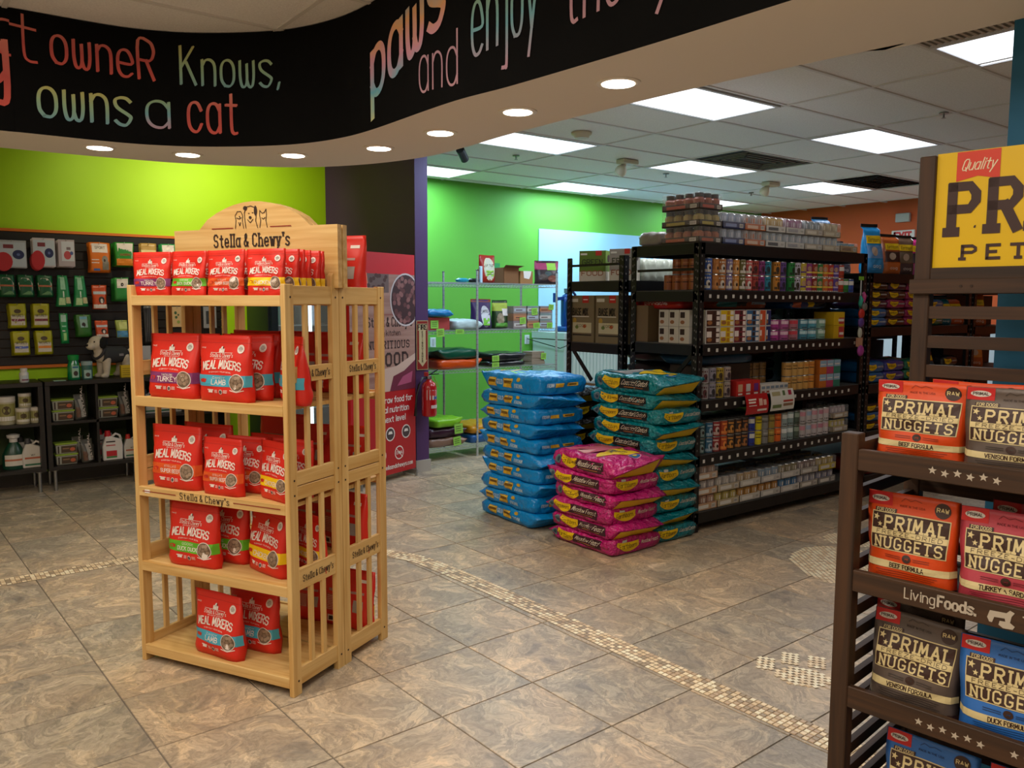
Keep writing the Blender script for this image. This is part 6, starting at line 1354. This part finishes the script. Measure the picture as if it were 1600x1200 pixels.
def smallbag(x, y, z, rz, label, hh=.2):
    k = 'cabbag%d' % int(hh * 100)
    if k not in _bg:
        F = pouch_fn(.11, hh, .07, 91, .88); b = pouch_body(F, film('5a5850', .35), 10, 10).mesh('bag', smooth=True, weld=True); fl = Flat(); fl.rect(-.2, .1, .05, .8, ink('b0aca4')).text('NATURAL', .2, .12, .14, WHT, th=.2, lay=1, width=.6 * hh / .11, rot=PI / 2).rect(-.48, .1, -.25, .5, ink('6a4a38')); m = MB(); fl.to(m, lambda X, Y, d: (F(X, Y, -1)[0], F(X, Y, -1)[1] - d, F(X, Y, -1)[2])); _bg[k] = (b, m.mesh('front_print', weld='open'))
    b, f = _bg[k]; o = link('treat_bag', b, None, (x, y, z), (0, 0, rz)); tag(o, label, 'bag', 'grey treat bags in the cabinets'); link('front_print', f, o)
smallbag(1.29, 7.74, ZS, .5, 'grey standing bag beside the stacked tubs, upper cabinet shelf', .215); smallbag(1.64, 7.76, ZS, .5, 'grey standing bag near the pine post, upper cabinet shelf', .215)
smallbag(1.275, 7.82, ZL, .5, 'grey bag behind the front one on the low cabinet shelf', .21); smallbag(1.325, 7.72, ZL, .5, 'grey standing bag beside the lower tubs', .20)
for i in range(5): jug(1.82 + i * .15, 7.80, ZS, .9, 'b8b8b8', '4a5058', 'pale jug behind the rack slats, %s from left on the upper cabinet shelf' % ordn(i), LA)
# things on the cabinet tops
bottle(.865, 7.73, ZT, [(.030, 0), (.034, .005), (.034, .075), (.022, .09)], H('c8c6c2', .35), 'small white pill bottle on the left cabinet top', ([(.024, .09), (.026, .094), (.026, .115), (.02, .117)], 'd0cec8'), lambda fl: fl.rect(-.03, .015, .03, .06, ink('b8c0c4')).rect(-.02, .018, .03, .028, ink('7a2a4a'), 1), sy=1)
bottle(1.235, 7.76, ZT, [(.045, 0), (.05, .006), (.05, .11), (.042, .14), (.034, .165)], GB, 'green mouthwash bottle with green cap on the cabinet top', ([(.040, .165), (.042, .17), (.044, .205), (.036, .21)], '0c8a3c'), lambda fl: fl.rect(-.02, .02, .035, .12, ink('9ac0a8')).disc(.008, .055, .018, .022, ink('3a3028'), 1, 10, 1).rect(-.015, .1, .03, .115, ink('2f6a8a'), 1), sy=.8)
bottle(1.335, 7.76, ZT, [(.040, 0), (.043, .006), (.044, .12)], H('3f6a62', .3), 'grey green tub with clear lid beside the mouthwash bottle', ([(.045, .12), (.045, .15), (.036, .154)], '8aa0a0'), lambda fl: fl.rect(-.03, .01, .03, .08, ink('9ab8b0')).disc(0, .04, .018, .018, ink('4a3a30'), 1, 10, 1), sy=.9)
box_thing('yellow_box', .085, .06, .105, 'c8a80c', (1.60, 7.74, ZT), 0, 'small yellow box with text rows beside the toy dog', 'box', None, lambda fl: [fl.rect(.01, .02 + k * .018, .07, .026 + k * .018, ink('8a7408')) for k in range(4)])
m = MB(); m.box((1.07, 7.68, ZT), (1.16, 7.74, ZT + .006), H('8fb0a0', .2)); tag(m.obj('clear_tray'), 'small clear plastic dish on the cabinet top left of the mouthwash', 'dish')
# plush dog in a grey coat
def blob_mesh(name, balls, m_, parent, res=.012, thr=None):
    mbd = bpy.data.metaballs.new(name); mbd.resolution = res; mbd.threshold = .2
    for (c, r, s) in balls:
        e = mbd.elements.new(type='ELLIPSOID'); e.co = c; e.radius = 1.0; e.size_x, e.size_y, e.size_z = (r * s[0], r * s[1], r * s[2])
    o = bpy.data.objects.new('tmp_' + name, mbd); COL.objects.link(o); bpy.context.view_layer.update(); dg = bpy.context.evaluated_depsgraph_get(); me = bpy.data.meshes.new_from_object(o.evaluated_get(dg)); COL.objects.unlink(o); bpy.data.objects.remove(o); bpy.data.metaballs.remove(mbd)
    me.name = name; me.materials.clear(); me.materials.append(m_); me.polygons.foreach_set('use_smooth', [True] * len(me.polygons)); return link(name, me, parent)
t = empty('toy_dog', (1.53, 7.84, ZT), .5, 'white plush dog with a black ear wearing a dark grey coat, on the cabinet top', 'toy')
PL_ = mat('white_plush', 'c4b8a4', .95, var=.06, vscale=60, bump=.8, bscale=220); BL_ = mat('black_plush', '0c0a0a', .95, bump=.8, bscale=220); CT_ = mat('grey_coat', '2e2e31', .8, bump=.4, bscale=120)
S1 = (1, 1, 1)
def skin(name, chains, m_, parent, subs=2):
    vs = []; es = []; rs = []
    for ch in chains:
        b = len(vs) if ch[0] != 'root' else 0
        pts = ch if ch[0] != 'root' else ch[1:]
        st = None if ch[0] != 'root' else 0
        for i, (p, r) in enumerate(pts):
            vs.append(p); rs.append(r)
            if i > 0: es.append((len(vs) - 2, len(vs) - 1))
            elif ch[0] == 'root': es.append((ch_root, len(vs) - 1))
    me = bpy.data.meshes.new(name); me.from_pydata(vs, es, []); o = bpy.data.objects.new(name, me); COL.objects.link(o)
    return o
b = skin_body = MB()
def limb(m_, pts, rad, n=12):
    P = catmull([Vector((p[0], p[1], p[2])) for p in pts], 5); R = []
    for i in range(len(P)):
        t_ = i / 5; k = min(int(t_), len(rad) - 2); f_ = t_ - k; f_ = f_ * f_ * (3 - 2 * f_); R.append(rad[k] * (1 - f_) + rad[k + 1] * f_ if k + 1 < len(rad) else rad[-1])
    m_.tube(P, R, PL_, n); m_.ell(P[-1], (R[-1],) * 3, PL_, 10, 6); m_.ell(P[0], (R[0],) * 3, PL_, 10, 6)
m = MB()
for sy_ in (-1, 1):
    limb(m, [(-.055, .032 * sy_, .17), (-.062, .036 * sy_, .10), (-.066, .038 * sy_, .045), (-.075, .038 * sy_, .022)], [.040, .032, .026, .026])
    limb(m, [(.125, .034 * sy_, .17), (.140, .038 * sy_, .11), (.125, .04 * sy_, .055), (.118, .04 * sy_, .022)], [.046, .034, .026, .026])
    m.ell((-.092, .038 * sy_, .020), (.032, .026, .020), PL_, 12, 8); m.ell((.100, .04 * sy_, .020), (.032, .026, .020), PL_, 12, 8)
limb(m, [(-.09, 0, .19), (-.02, 0, .185), (.06, 0, .185), (.14, 0, .19)], [.055, .064, .062, .055], 16)
limb(m, [(-.085, 0, .20), (-.105, 0, .245), (-.115, 0, .275)], [.05, .042, .045], 14)
limb(m, [(.17, 0, .20), (.21, 0, .225), (.235, 0, .25)], [.02, .015, .010], 8)
m.ell((-.118, 0, .303), (.072, .062, .064), PL_, 16, 11); m.ell((-.176, 0, .280), (.045, .038, .034), PL_, 14, 10)
body = m.obj('body', t, smooth=True)
rm = body.modifiers.new('join', 'REMESH'); rm.mode = 'VOXEL'; rm.voxel_size = .005; rm.use_smooth_shade = True
sm = body.modifiers.new('soft', 'SMOOTH'); sm.iterations = 4; sm.factor = .6
m = MB(); m.ell((-.100, -.056, .306), (.040, .016, .052), BL_, 14, 9, Matrix.Rotation(.25, 3, 'Y')); m.obj('ear', t, smooth=True)
m = MB(); m.ell((-.100, .056, .306), (.040, .016, .052), BL_, 14, 9, Matrix.Rotation(.25, 3, 'Y')); m.obj('ear', t, smooth=True)
m = MB(); m.ell((-.218, 0, .288), (.013, .015, .011), BL_, 10, 7); m.obj('nose', t, smooth=True)
for sy_ in (-1, 1): m = MB(); m.ell((-.172, .036 * sy_, .316), (.007, .006, .007), BL_, 8, 6); m.obj('eye', t, smooth=True)
m = MB(); rings = [(-.10, .058, .200), (-.06, .068, .198), (0, .071, .192), (.06, .069, .190), (.13, .064, .192), (.155, .054, .194)]; n_ = 20; vs = []
for (x, r, zc_) in rings:
    for k in range(n_): a = math.radians(-58) + math.radians(296) * k / (n_ - 1); vs.append((x, -r * 1.02 * math.cos(a) if False else r * 1.02 * math.cos(a), zc_ + r * 1.05 * math.sin(a)))
m.add(vs, [(i * n_ + k, i * n_ + k + 1, (i + 1) * n_ + k + 1, (i + 1) * n_ + k) for i in range(len(rings) - 1) for k in range(n_ - 1)], CT_); co = m.obj('coat', t, smooth=True)
so = co.modifiers.new('thick', 'SOLIDIFY'); so.thickness = .005; so.offset = 1
m = MB(); cp = [(-.105 + .035 * math.sin(a), .056 * math.cos(a), .222 + .052 * math.sin(a)) for a in [2 * PI * k / 16 for k in range(17)]]; m.tube(cp, .012, CT_, 8); m.obj('collar', t, smooth=True)
m = MB(); m.box((.04, -.0765, .185), (.085, -.0725, .205), ink('8a8484')); m.obj('patch', t)
# glass door freezer behind the rack
t = empty('freezer', (2.80, 7.38, 0), 0, 'upright freezer with lit glass door glimpsed through the rack by the purple wall', 'freezer')
FB_ = H('16242c', .4); m = MB()
for a, b in (((0, 0, 0), (.78, .60, .18)), ((0, 0, 1.86), (.78, .60, 1.98)), ((0, .04, .18), (.04, .6, 1.86)), ((.74, .04, .18), (.78, .6, 1.86)), ((.04, .56, .18), (.74, .6, 1.86))): m.box(a, b, FB_)
m.obj('body', t, bevel=.003)
m = MB(); m.box((.05, .08, .2), (.075, .10, 1.84), mat('lit_tube', 'd8f0ff', .5, emit=3)); m.obj('light_tube', t)
m = MB(); m.box((.42, .08, .2), (.445, .10, 1.84), MATS['lit_tube']); m.obj('light_tube', t)
for z in (.55, .95, 1.35): m = MB(); m.box((.05, .12, z), (.73, .55, z + .01), CHROME); m.obj('shelf', t)
m = MB(); m.box((.02, .0, .19), (.08, .035, 1.85), H('20323c', .4)); m.box((.70, 0, .19), (.76, .035, 1.85), H('20323c', .4)); m.box((.02, 0, 1.80), (.76, .035, 1.85), H('20323c', .4)); m.box((.02, 0, .19), (.76, .035, .25), H('20323c', .4)); d_ = m.obj('door', t)
gm = bpy.data.materials.new('door_glass'); gm.use_nodes = True; gb = gm.node_tree.nodes['Principled BSDF']; gb.inputs['Base Color'].default_value = (.7, .85, .9, 1); gb.inputs['Alpha'].default_value = .2; gb.inputs['Roughness'].default_value = .05
m = MB(); m.box((.08, .012, .25), (.70, .018, 1.80), gm); m.obj('glass', d_)
m = MB(); m.tube([(.09, -.01, .8), (.09, -.04, .85), (.09, -.04, 1.2), (.09, -.01, 1.25)], .008, STEEL, 8); m.obj('handle', d_)
for i in range(6):
    box_thing('frozen_box', .16, .2, .24, ('2f5a9a', '3a7a5a', 'b8c0c8')[i % 3], (2.92 + (i % 2) * .26, 7.5, (.5605, .9605, 1.3605)[i // 2]), 0, '%s frozen food box on %s freezer shelf' % (('left', 'right')[i % 2], ('lower', 'middle', 'upper')[i // 2]), 'box')
# ------------------------------------------------------------------ poster stand, extinguisher and its sign
pa = math.atan2(.141, .358); PX, PY = 3.815, 6.50
t = empty('poster_stand', (PX - .86 * math.cos(pa), PY - .86 * math.sin(pa), 0), pa, 'tall food poster stand leaning at the purple wall behind the rack', 'poster')
t.rotation_euler = (0, 0, pa)
m = MB(); m.box((0, 0, .06), (.86, .03, 2.0), mat('poster_red', 'b0141a', .4)); pb = m.obj('panel', t)
m = MB(); WD_ = wood_mat('poster_wood', '8c6256', 'b08a7c', 0, .45, .5); PUR = ink('6a1c34'); KB = ink('4a2a26')
fl = Flat(); fl.sub = None; fl.rect(0, .80, .86, 1.82, WD_, 0).rect(0, 1.82, .86, 2.0, mat('poster_red2', 'c8202a', .4), 0).rect(0, 1.82, .10, 2.0, ink('3a1418'), 1).rect(0, 1.66, .50, 1.82, ink('6a5450'), 1)
rr = random.Random(5)
for k in range(26): fl.disc(.03 + rr.random() * .44, 1.69 + rr.random() * .12, .022, .018, KB, 2, 8, 1)
fl.disc(.73, 1.60, .215, .235, ink('c8bcbc'), 2, 28, 1).disc(.73, 1.60, .200, .22, ink('3a1c20'), 3, 28, 1)
for k in range(60):
    a = rr.random() * 6.28; q = math.sqrt(rr.random()) * .18; fl.disc(.73 + q * math.cos(a), 1.60 + q * 1.1 * math.sin(a), .024, .022, ink(('7a4a4a', '8a5a56', '5f3434')[k % 3]), 4 + (k % 2), 8, 1)
fl.items = [(([(min(max(x, 0), .86), y) for x, y in vs]), fs, m_, l) for (vs, fs, m_, l) in fl.items]
fl.text("Stella & Chewy's", .52, 1.37, .075, DKB, th=.15, serif=True, center=True, width=.60).line([(.3, 1.47), (.8, 1.47)], .004, ink('8a2c30')).text('dog kitchen', .5, 1.29, .045, DKB, th=.12, center=True, width=.3)
fl.text('NUTRITIOUS', .50, 1.18, .06, ink('3a2420'), th=.2, center=True, width=.55, serif=True).text('FOOD', .55, 1.03, .10, ink('3a2420'), th=.24, center=True, width=.40, serif=True)
fl.poly([(.35, .82), (.42, 1.0), (.60, 1.02), (.86, 1.12), (.86, .80), (.36, .80)], ink('c8a898'), 1).poly([(.50, .80), (.55, .93), (.70, .97), (.86, 1.06), (.86, .80)], PUR, 2).poly([(.60, .84), (.68, .92), (.82, .96), (.80, .86)], ink('a84a6a'), 3)
for k, tx in enumerate(('the raw food for', 'real nutrition', 'next level')): fl.text(tx, .78 if False else .56, .70 - .085 * k, .05, WHT, th=.16, center=True, width=(.5, .4, .3)[k])
for (x, z) in ((.50, .42), (.72, .42), (.38, .24), (.62, .24)):
    fl.disc(x, z, .062, .062, WHT, 1, 20, 1).disc(x, z, .052, .052, ink('4a3a3a') if z > .3 else ink('b0141a'), 2, 20, 1)
    if z < .3: fl.text('CHINA', x, z - .012, .024, WHT, th=.18, lay=3, center=True, width=.08).line([(x - .045, z + .045), (x + .045, z - .045)], .006, WHT, 3)
    else: fl.poly([(x - .03, z), (x + .03, z), (x + .02, z + .025), (x - .02, z + .025)], WHT, 3)
fl.text('stellaandchewys.com', .60, .11, .035, WHT, th=.18, center=True, width=.42)
fl.to(m, plane_fn((0, 0, 0), (1, 0, 0), (0, 0, 1)), .0012, .0006); m.obj('print', pb)
for x in (.06, .80): m = MB(); m.box((x - .01, -.06, .02), (x + .01, .10, .06), STEEL); m.cyl((x, -.05, .0), (x, -.05, .03), .012, STEEL, 8); m.cyl((x, .09, .0), (x, .09, .03), .012, STEEL, 8); m.obj('foot', t)
EY = 6.555
m = MB(); m.box((3.862, EY - .006, .957), (3.985, EY - .002, 1.412), H('b9a878', .5)); o = m.obj('extinguisher_sign'); tag(o, 'vertical fire extinguisher sign with arrow on the purple pillar', 'sign')
fl = Flat(); fl.sub = None; RX = ink('8a2018'); fl.rect(.006, .006, .117, .449, RX, 0); CR_ = ink('c4b48a'); fl.rect(.026, .09, .097, .39, CR_, 1).poly([(.012, .09), (.111, .09), (.0615, .03)], CR_, 1)
fl.text('FIRE', .0615, .372, .045, CR_, th=.2, lay=2, center=True, width=.095) if False else fl.rect(.012, .365, .111, .425, CR_, 1).text('FIRE', .0615, .374, .042, DKB, th=.2, lay=2, center=True, width=.09)
for k, ch in enumerate('EXTINGUISHER'): fl.text(ch, .0615, .338 - k * .0245, .018, DKB, th=.22, lay=2, center=True)
m = MB(); fl.to(m, plane_fn((3.862, EY - .006, .957), (1, 0, 0), (0, 0, 1)), .0008); m.obj('sign_print', o)
t = empty('fire_extinguisher', (3.945, 6.47, .53), 0, 'red fire extinguisher hanging on the purple pillar below its sign', 'extinguisher')
ER = mat('extinguisher_red', 'a80f14', .25, coat=.4); m = MB(); m.lathe([(.05, 0), (.066, .01), (.070, .03), (.070, .27), (.058, .31), (.03, .33), (.022, .345)], ER, 24); m.obj('cylinder', t, smooth='auto')
m = MB(); m.lathe([(.022, .345), (.026, .35), (.026, .375), (.018, .38)], STEEL, 14); m.box((-.09 + .08, -.012, .385), (.10, .012, .392), BLACKM); m.bar((0, 0, .385), (.09, 0, .43), .022, .008, BLACKM); m.cyl((-.03, 0, .375), (-.03, 0, .41), .022, H('a01c18', .4), 10); m.obj('valve', t)
m = MB(); m.tube([(-.02, 0, .36), (-.08, -.02, .36), (-.12, -.02, .30), (-.145, -.02, .20), (-.16, -.03, .10), (-.165, -.03, .02)], [.011] * 5 + [.016], BLACKM, 8); m.obj('hose', t, smooth=True)
m = MB(); m.bar((.04, -.01, .37), (.085, -.03, .27), .03, .002, H('c8841c', .5)); m.obj('inspection_tag', t)
fl = Flat(); fl.sub = .03; fl.rect(-.06, .16, .06, .25, ink('c8c4c0')).rect(-.03, .20, .05, .245, ink('b82a28'), 1).rect(.01, .165, .055, .19, ink('3a4a8a'), 1).rect(-.02, .08, .075, .11, ink('c8c0bc')); m = MB(); fl.to(m, cyl_fn(.070), .0008); m.obj('printed_label', t, weld='open')
m = MB(); m.box((-.02, .07, .1), (.02, .082, .3), STEEL); m.obj('bracket', t)
# ------------------------------------------------------------------ chrome wire shelving with clearance goods
t = empty('wire_shelving', (4.08, 6.90, 0), 0, 'chrome wire shelving with clearance goods in front of the back green wall', 'shelving')
WX, WD2 = 1.776, .66
for x in (0.012, .71, WX - .012):
    for y in (.012, WD2 - .012):
        m = MB(); m.cyl((x, y, 0), (x, y, 1.90), .0125, CHROME, 10); m.lathe([(.015, 1.9), (.015, 1.906), (.008, 1.91)], BLACKM, 10, (x, y, 0))
        z = .1
        while z < 1.88: m.cyl((x, y, z), (x, y, z + .003), .0138, STEEL, 8, cap=False); z += .05
        m.obj('post', t, smooth='auto')
WZ = [1.775, 1.300, .905, .125]
for z in WZ:
    m = MB()
    for y in (.012, WD2 - .012):
        for dz in (0, -.032): m.bar((0, y, z + dz), (WX, y, z + dz), .006, .006, CHROME)
        k = 0; x = 0
        while x < WX - .02: m.bar((x, y, z - (.032 if k % 2 else 0)), (x + .02, y, z - (0 if k % 2 else .032)), .003, .003, CHROME); x += .02; k += 1
    for x in (.006, WX - .006):
        for dz in (0, -.032): m.bar((x, 0, z + dz), (x, WD2, z + dz), .006, .006, CHROME)
    m.obj('shelf_rim', t); m = MB()
    for k in range(12): m.bar((0, .03 + k * .053, z), (WX, .03 + k * .053, z), .004, .004, CHROME)
    for k in range(5): m.bar((.1 + k * .39, .01, z - .005), (.1 + k * .39, WD2 - .01, z - .005), .005, .005, CHROME)
    tag(m.obj('wire_deck', t), kind='stuff')
GN = ink('8fd83a'); A0, A1, A2, A3 = [z + .004 for z in WZ]
def note(x, z, w_, h_, label, c='8fc84a', y=6.885, tilt=0):
    m = MB(); m.box((-w_ / 2, -.0015, -h_), (w_ / 2, 0, 0), H(c, .6)); o = m.obj('price_note', None, (x, y, z), (0, tilt, 0)); tag(o, label, 'note', 'neon price notes')
    fl = Flat(); fl.sub = None; [fl.rect(-w_ * .35, -h_ * (.3 + .22 * k), w_ * .3, -h_ * (.24 + .22 * k), ink('3a4a20')) for k in range(3)]; m = MB(); fl.to(m, plane_fn((0, -.0015, 0), (1, 0, 0), (0, 0, 1))); m.obj('print', o)
def upbag(key, c1, art, x, y, z, W, Hh, D, label, rz=0):
    F = pouch_fn(W, Hh, D, sum(map(ord, key)), .92); b = pouch_body(F, film(c1, .35), 10, 10).mesh('bag', smooth=True, weld=True); o = link('food_bag', b, None, (x, y, z), (0, 0, rz)); tag(o, label, 'bag')
    fl = Flat(); art(fl); m = MB(); fl.to(m, lambda X, Y, d: (F(X, Y, -1)[0], F(X, Y, -1)[1] - d, F(X, Y, -1)[2])); m.obj('front_print', o, weld='open')
upbag('r', '9a1c0e', lambda fl: fl.disc(.05, .5, .36, .42, ink('c8bc98'), 0, 20, 2).disc(.05, .5, .31, .38, ink('b8b4a0'), 1, 20, 2).text('LIMITED', .05, .6, .07, ink('2a3a2a'), th=.18, lay=2, center=True, width=.5).rect(-.2, .25, .32, .45, ink('8ab83a'), 2).rect(-.15, .3, .28, .32, ink('2a3a1a'), 3).rect(-.15, .38, .28, .40, ink('2a3a1a'), 3), 5.02, 7.02, A0, .20, .29, .11, 'dark red bag with oval cream label on the top wire shelf')
m = MB(); m.box((0, 0, 0), (.14, .07, .22), H('2f9a5a', .5)); tag(m.obj('green_box', None, (5.17, 7.20, A0), .2), 'green box standing behind the open cardboard box, top wire shelf', 'box')
t2 = empty('cardboard_box', (5.19, 7.0, A0), 0, 'open brown cardboard box on the top wire shelf', 'box'); KC = H('7a4e2a', .8)
m = MB()
for a, b in (((0, 0, 0), (.20, .20, .003)), ((0, 0, 0), (.20, .003, .165)), ((0, .197, 0), (.2, .2, .165)), ((0, 0, 0), (.003, .2, .165)), ((.197, 0, 0), (.2, .2, .165))): m.box(a, b, KC)
m.obj('body', t2); m = MB(); m.add([(0, 0, .165), (.2, 0, .165), (.23, -.06, .185), (-.01, -.05, .19)], [(0, 1, 2, 3)], KC); m.add([(.2, 0, .165), (.2, .2, .165), (.26, .19, .175), (.26, .0, .175)], [(0, 1, 2, 3)], KC); m.obj('flap', t2)
o = box_thing('cardboard_box', .17, .18, .135, '9a6a3c', (5.41, 7.0, A0), 0, 'small brown box with torn white sheet on its front, top wire shelf', 'box', None, lambda fl: fl.poly([(.05, .06), (.12, .05), (.14, .09), (.15, .135), (.04, .135)], WHT))
upbag('s', '2a1a20', lambda fl: fl.rect(-.5, .62, .5, .97, ink('a02a5a')).rect(-.02, .6, .36, .9, ink('8fc83a'), 1).disc(-.2, .3, .2, .14, ink('4a3a34'), 1).disc(.2, .24, .22, .14, ink('7a4030'), 1).disc(0, .45, .14, .1, ink('3a4a4a'), 1), 5.84, 7.04, A0, .30, .26, .12, 'black and magenta bag with green sticker on the top wire shelf', -.2)
for i in range(2): m = MB(); m.lathe([(.02, 0), (.045, .01), (.05, .03), (.03, .045)], H(('1f8aa0', '101418')[i], .3), 14, sx=1.6); tag(m.obj('bowl', None, (4.70 + .14 * i, 7.05, A0)), ('turquoise dish on the top wire shelf', 'black dish on the top wire shelf beside the turquoise one')[i], 'dish')
m = MB(); m.box((4.885, 6.99, A0), (4.915, 7.02, A0 + .17), H('b8ccd8', .3)); tag(m.obj('white_bottle', bevel=.006), 'slim white bottle left of the dark red bag, top wire shelf', 'bottle')
upbag('p', '3a2058', lambda fl: fl.disc(.1, .42, .24, .36, ink('c8c4c8'), 0, 16, 2).rect(-.05, .12, .28, .36, ink('7ac03a'), 1).text('LIMITED', .1, .55, .08, DKB, th=.16, lay=2, center=True, width=.36).rect(-.5, .9, .5, 1, ink('8a3a1c'), 0), 4.96, 7.02, A1, .25, .31, .14, 'purple bag with pale oval label on the second wire shelf')
upbag('q', '1c3a14', lambda fl: fl.rect(-.5, .62, .5, .9, ink('a8b83a')).rect(.05, .45, .45, .7, WHT, 1).disc(-.1, .35, .25, .2, ink('8a7a60'), 1).rect(-.4, .05, .4, .2, ink('5a9a3a'), 1), 5.20, 7.03, A1, .20, .30, .12, 'green and yellow bag right of the purple one, second wire shelf')
CB = ['8a7a78', '9a6a50', '8a8078', '7a8a88']
for i in range(3):
    for k in range(3 if i else 3):
        box_thing('food_box', .19, .16, .078, CB[(i + k) % 4], (5.32 + i * .175 - .0, 7.0 + .0, A1 + k * .0795), 0, '%s box in the %s pile of small boxes on second wire shelf' % (('lower', 'middle', 'upper')[k], ('left', 'middle', 'right')[i]), 'box', 'small boxes piled on the second wire shelf', lambda fl, i=i, k=k: fl.rect(.01, .02, .165, .055, ink(('c8c0b8', 'b87a50', 'a8b0b8')[(i + k) % 3]), 0).rect(.03, .03, .12, .04, ink('5a3a3a'), 1)) if i < 3 else None
small_sack('x1', '1470a8', .30, .40, .07, 2, (4.38, 7.15, A1 + .13), 0, 'turquoise blue bag on top of a red box, second wire shelf', ear=True)
box_thing('food_box', .34, .3, .125, 'a83a34', (4.16, 6.98, A1), 0, 'red box under the blue bag, second wire shelf', 'box')
small_sack('x2', 'b8c8c8', .36, .40, .10, 3, (4.70, 7.15, A1), .1, 'crumpled white and green bag left of the purple bag', pr=None)
small_sack('x3', '0f4a34', .50, .40, .10, 4, (4.58, 7.13, A2 + .10), PI, 'dark green bag with yellow oval lying on an orange bag, third wire shelf')
small_sack('x4', 'c84a10', .52, .40, .10, 5, (4.60, 7.13, A2), 0, 'orange bag lying on the third wire shelf')
small_sack('x5', '14181a', .46, .40, .09, 6, (5.22, 7.15, A2 + .05), .1, 'black bag lying on the third wire shelf right of the orange one'); small_sack('x5', '14181a', .46, .40, .05, 7, (5.20, 7.15, A2), 0, 'flat black bag underneath another black one, third wire shelf', ear=False)
for k in range(4): box_thing('food_box', .18, .16, .034, '8a7a68', (5.56, 6.98, A2 + k * .0348), .05 * (k % 2), '%s flat box in the small stack at the right of third wire shelf' % ordn(k), 'box', 'flat boxes on the third wire shelf')
small_sack('x6', '7ab81c', .36, .42, .09, 8, (4.42, 7.12, A3 + .20), .2, 'bright yellow green bag on top of the low left pile'); small_sack('x7', '3a1c2c', .44, .42, .095, 9, (4.44, 7.13, A3 + .098), 0, 'dark plum bag in the middle of the low left pile'); small_sack('x8', '8a6a58', .44, .42, .095, 10, (4.44, 7.13, A3), 0, 'beige and red bag at the bottom of the low left pile')
small_sack('x9', 'c88a14', .42, .42, .09, 11, (4.93, 7.13, A3 + .10), 0, 'golden yellow bag on the low right pile'); small_sack('x10', '1f5a98', .46, .42, .10, 12, (4.95, 7.13, A3), 0, 'blue bag under the golden yellow one on the bottom wire shelf')
for (x, z, w_, h_, l) in ((4.32, 1.40, .09, .08, 'neon green price note on the red box, second wire shelf'), (4.33, 1.32, .09, .08, 'neon note hanging below the second wire shelf at its left'), (4.56, 1.31, .10, .045, 'pale green note under the white bag'), (5.44, 1.42, .08, .07, 'neon note on the left pile of small boxes'), (5.60, 1.52, .08, .075, 'neon note on the orange box in the middle pile'), (5.84, 1.56, .07, .06, 'neon note at the top of the right pile of small boxes'), (5.63, 1.36, .09, .06, 'tilted neon note low on the middle pile'), (5.82, 1.36, .08, .07, 'neon note low on the right pile'), (5.02, 1.03, .09, .06, 'neon note on the black bag, third wire shelf'), (5.02, .96, .09, .05, 'second neon note below the one on the black bag'), (5.72, 1.03, .07, .07, 'neon note on the stack of flat boxes'), (4.54, .36, .10, .10, 'neon green note on the low left pile'), (4.52, .23, .09, .09, 'neon note near the floor on the low left pile'), (4.98, .24, .10, .06, 'neon note on the blue bag near the floor')):
    note(x, z, w_, h_, l, tilt=.1 * math.sin(x * 40), y=(6.996 if x > 5.3 and z > 1.3 else (6.976 if (x > 5.5 and z > .9) or 1.38 < z < 1.41 else (6.91 if x > 4.95 and z > .9 else 6.885))))
note(4.92, .33, .09, .08, 'white price note on the golden yellow bag', c='c0c4c8', y=6.88)
# wall outlets, wash unit, vacuum cleaner
for x, l in ((5.30, 'white wall outlet beside the purple pillar'), (6.76, 'white wall outlet left of the ribbed wash unit')):
    m = MB(); m.box((x - .04, YR - .008, 1.03), (x + .04, YR, 1.15), H('c8d4d4', .4)); o = m.obj('wall_outlet', bevel=.002); tag(o, l, 'outlet'); m = MB(); m.box((x - .016, YR - .011, 1.05), (x + .016, YR - .008, 1.13), H('a8b4b4', .4)); m.obj('socket', o)
t = empty('wash_unit', (6.83, 7.90, 0), 0, 'pale ribbed cabinet with flat lid behind the black shelving', 'cabinet'); RC = H('b4c8c4', .45)
m = MB(); m.box((0, 0.02, 0), (2.9, .66, 1.10), RC); m.obj('body', t); m = MB(); m.box((-.015, 0, 1.11), (2.915, .67, 1.20), RC); m.obj('lid', t, bevel=.006)
for k in range(48): m = MB(); m.box((.02 + k * .06, .008, .02), (.05 + k * .06, .02, 1.09), RC); m.obj('rib', t)
t = empty('vacuum_cleaner', (7.08, 8.15, 1.201), 0, 'blue vacuum cleaner with a looped hose standing on the pale cabinet', 'vacuum')
VB = mat('vacuum_blue', '0c3f86', .3); m = MB(); m.box((-.13, -.12, .0), (.15, .12, .07), VB); m.obj('base', t, bevel=.02); m = MB(); m.lathe([(.08, .07), (.09, .10), (.09, .42), (.07, .47), (.03, .50)], VB, 18); m.obj('canister', t, smooth='auto')
m = MB(); m.cyl((0, 0, .50), (0, 0, .56), .05, H('5a6a74', .4), 14); m.bar((-.05, 0, .44), (-.22, 0, .42), .04, .04, VB); m.cyl((-.22, 0, .38), (-.22, 0, .50), .025, VB, 10); m.obj('handle', t)
m = MB(); m.tube([(-.05, -.1, .05), (-.11, -.12, .2), (-.12, -.12, .38), (-.08, -.12, .50), (-.03, -.12, .53), (.02, -.12, .48), (.03, -.11, .3), (.03, -.1, .1)], .018, H('0a2c5a', .4), 8); m.obj('hose', t, smooth=True)
m = MB(); m.tube([(.10, -.02, .5), (.14, -.06, .3), (.15, -.1, .08), (.0, -.16, .012), (-.2, -.2, .008), (-.22, -.26, .008), (-.24, -.29, -.06), (-.26, -.30, -.16), (-.29, -.20, -.2), (-.33, .43, -.1)], .006, BLACKM, 6); m.obj('cord', t, smooth=True)
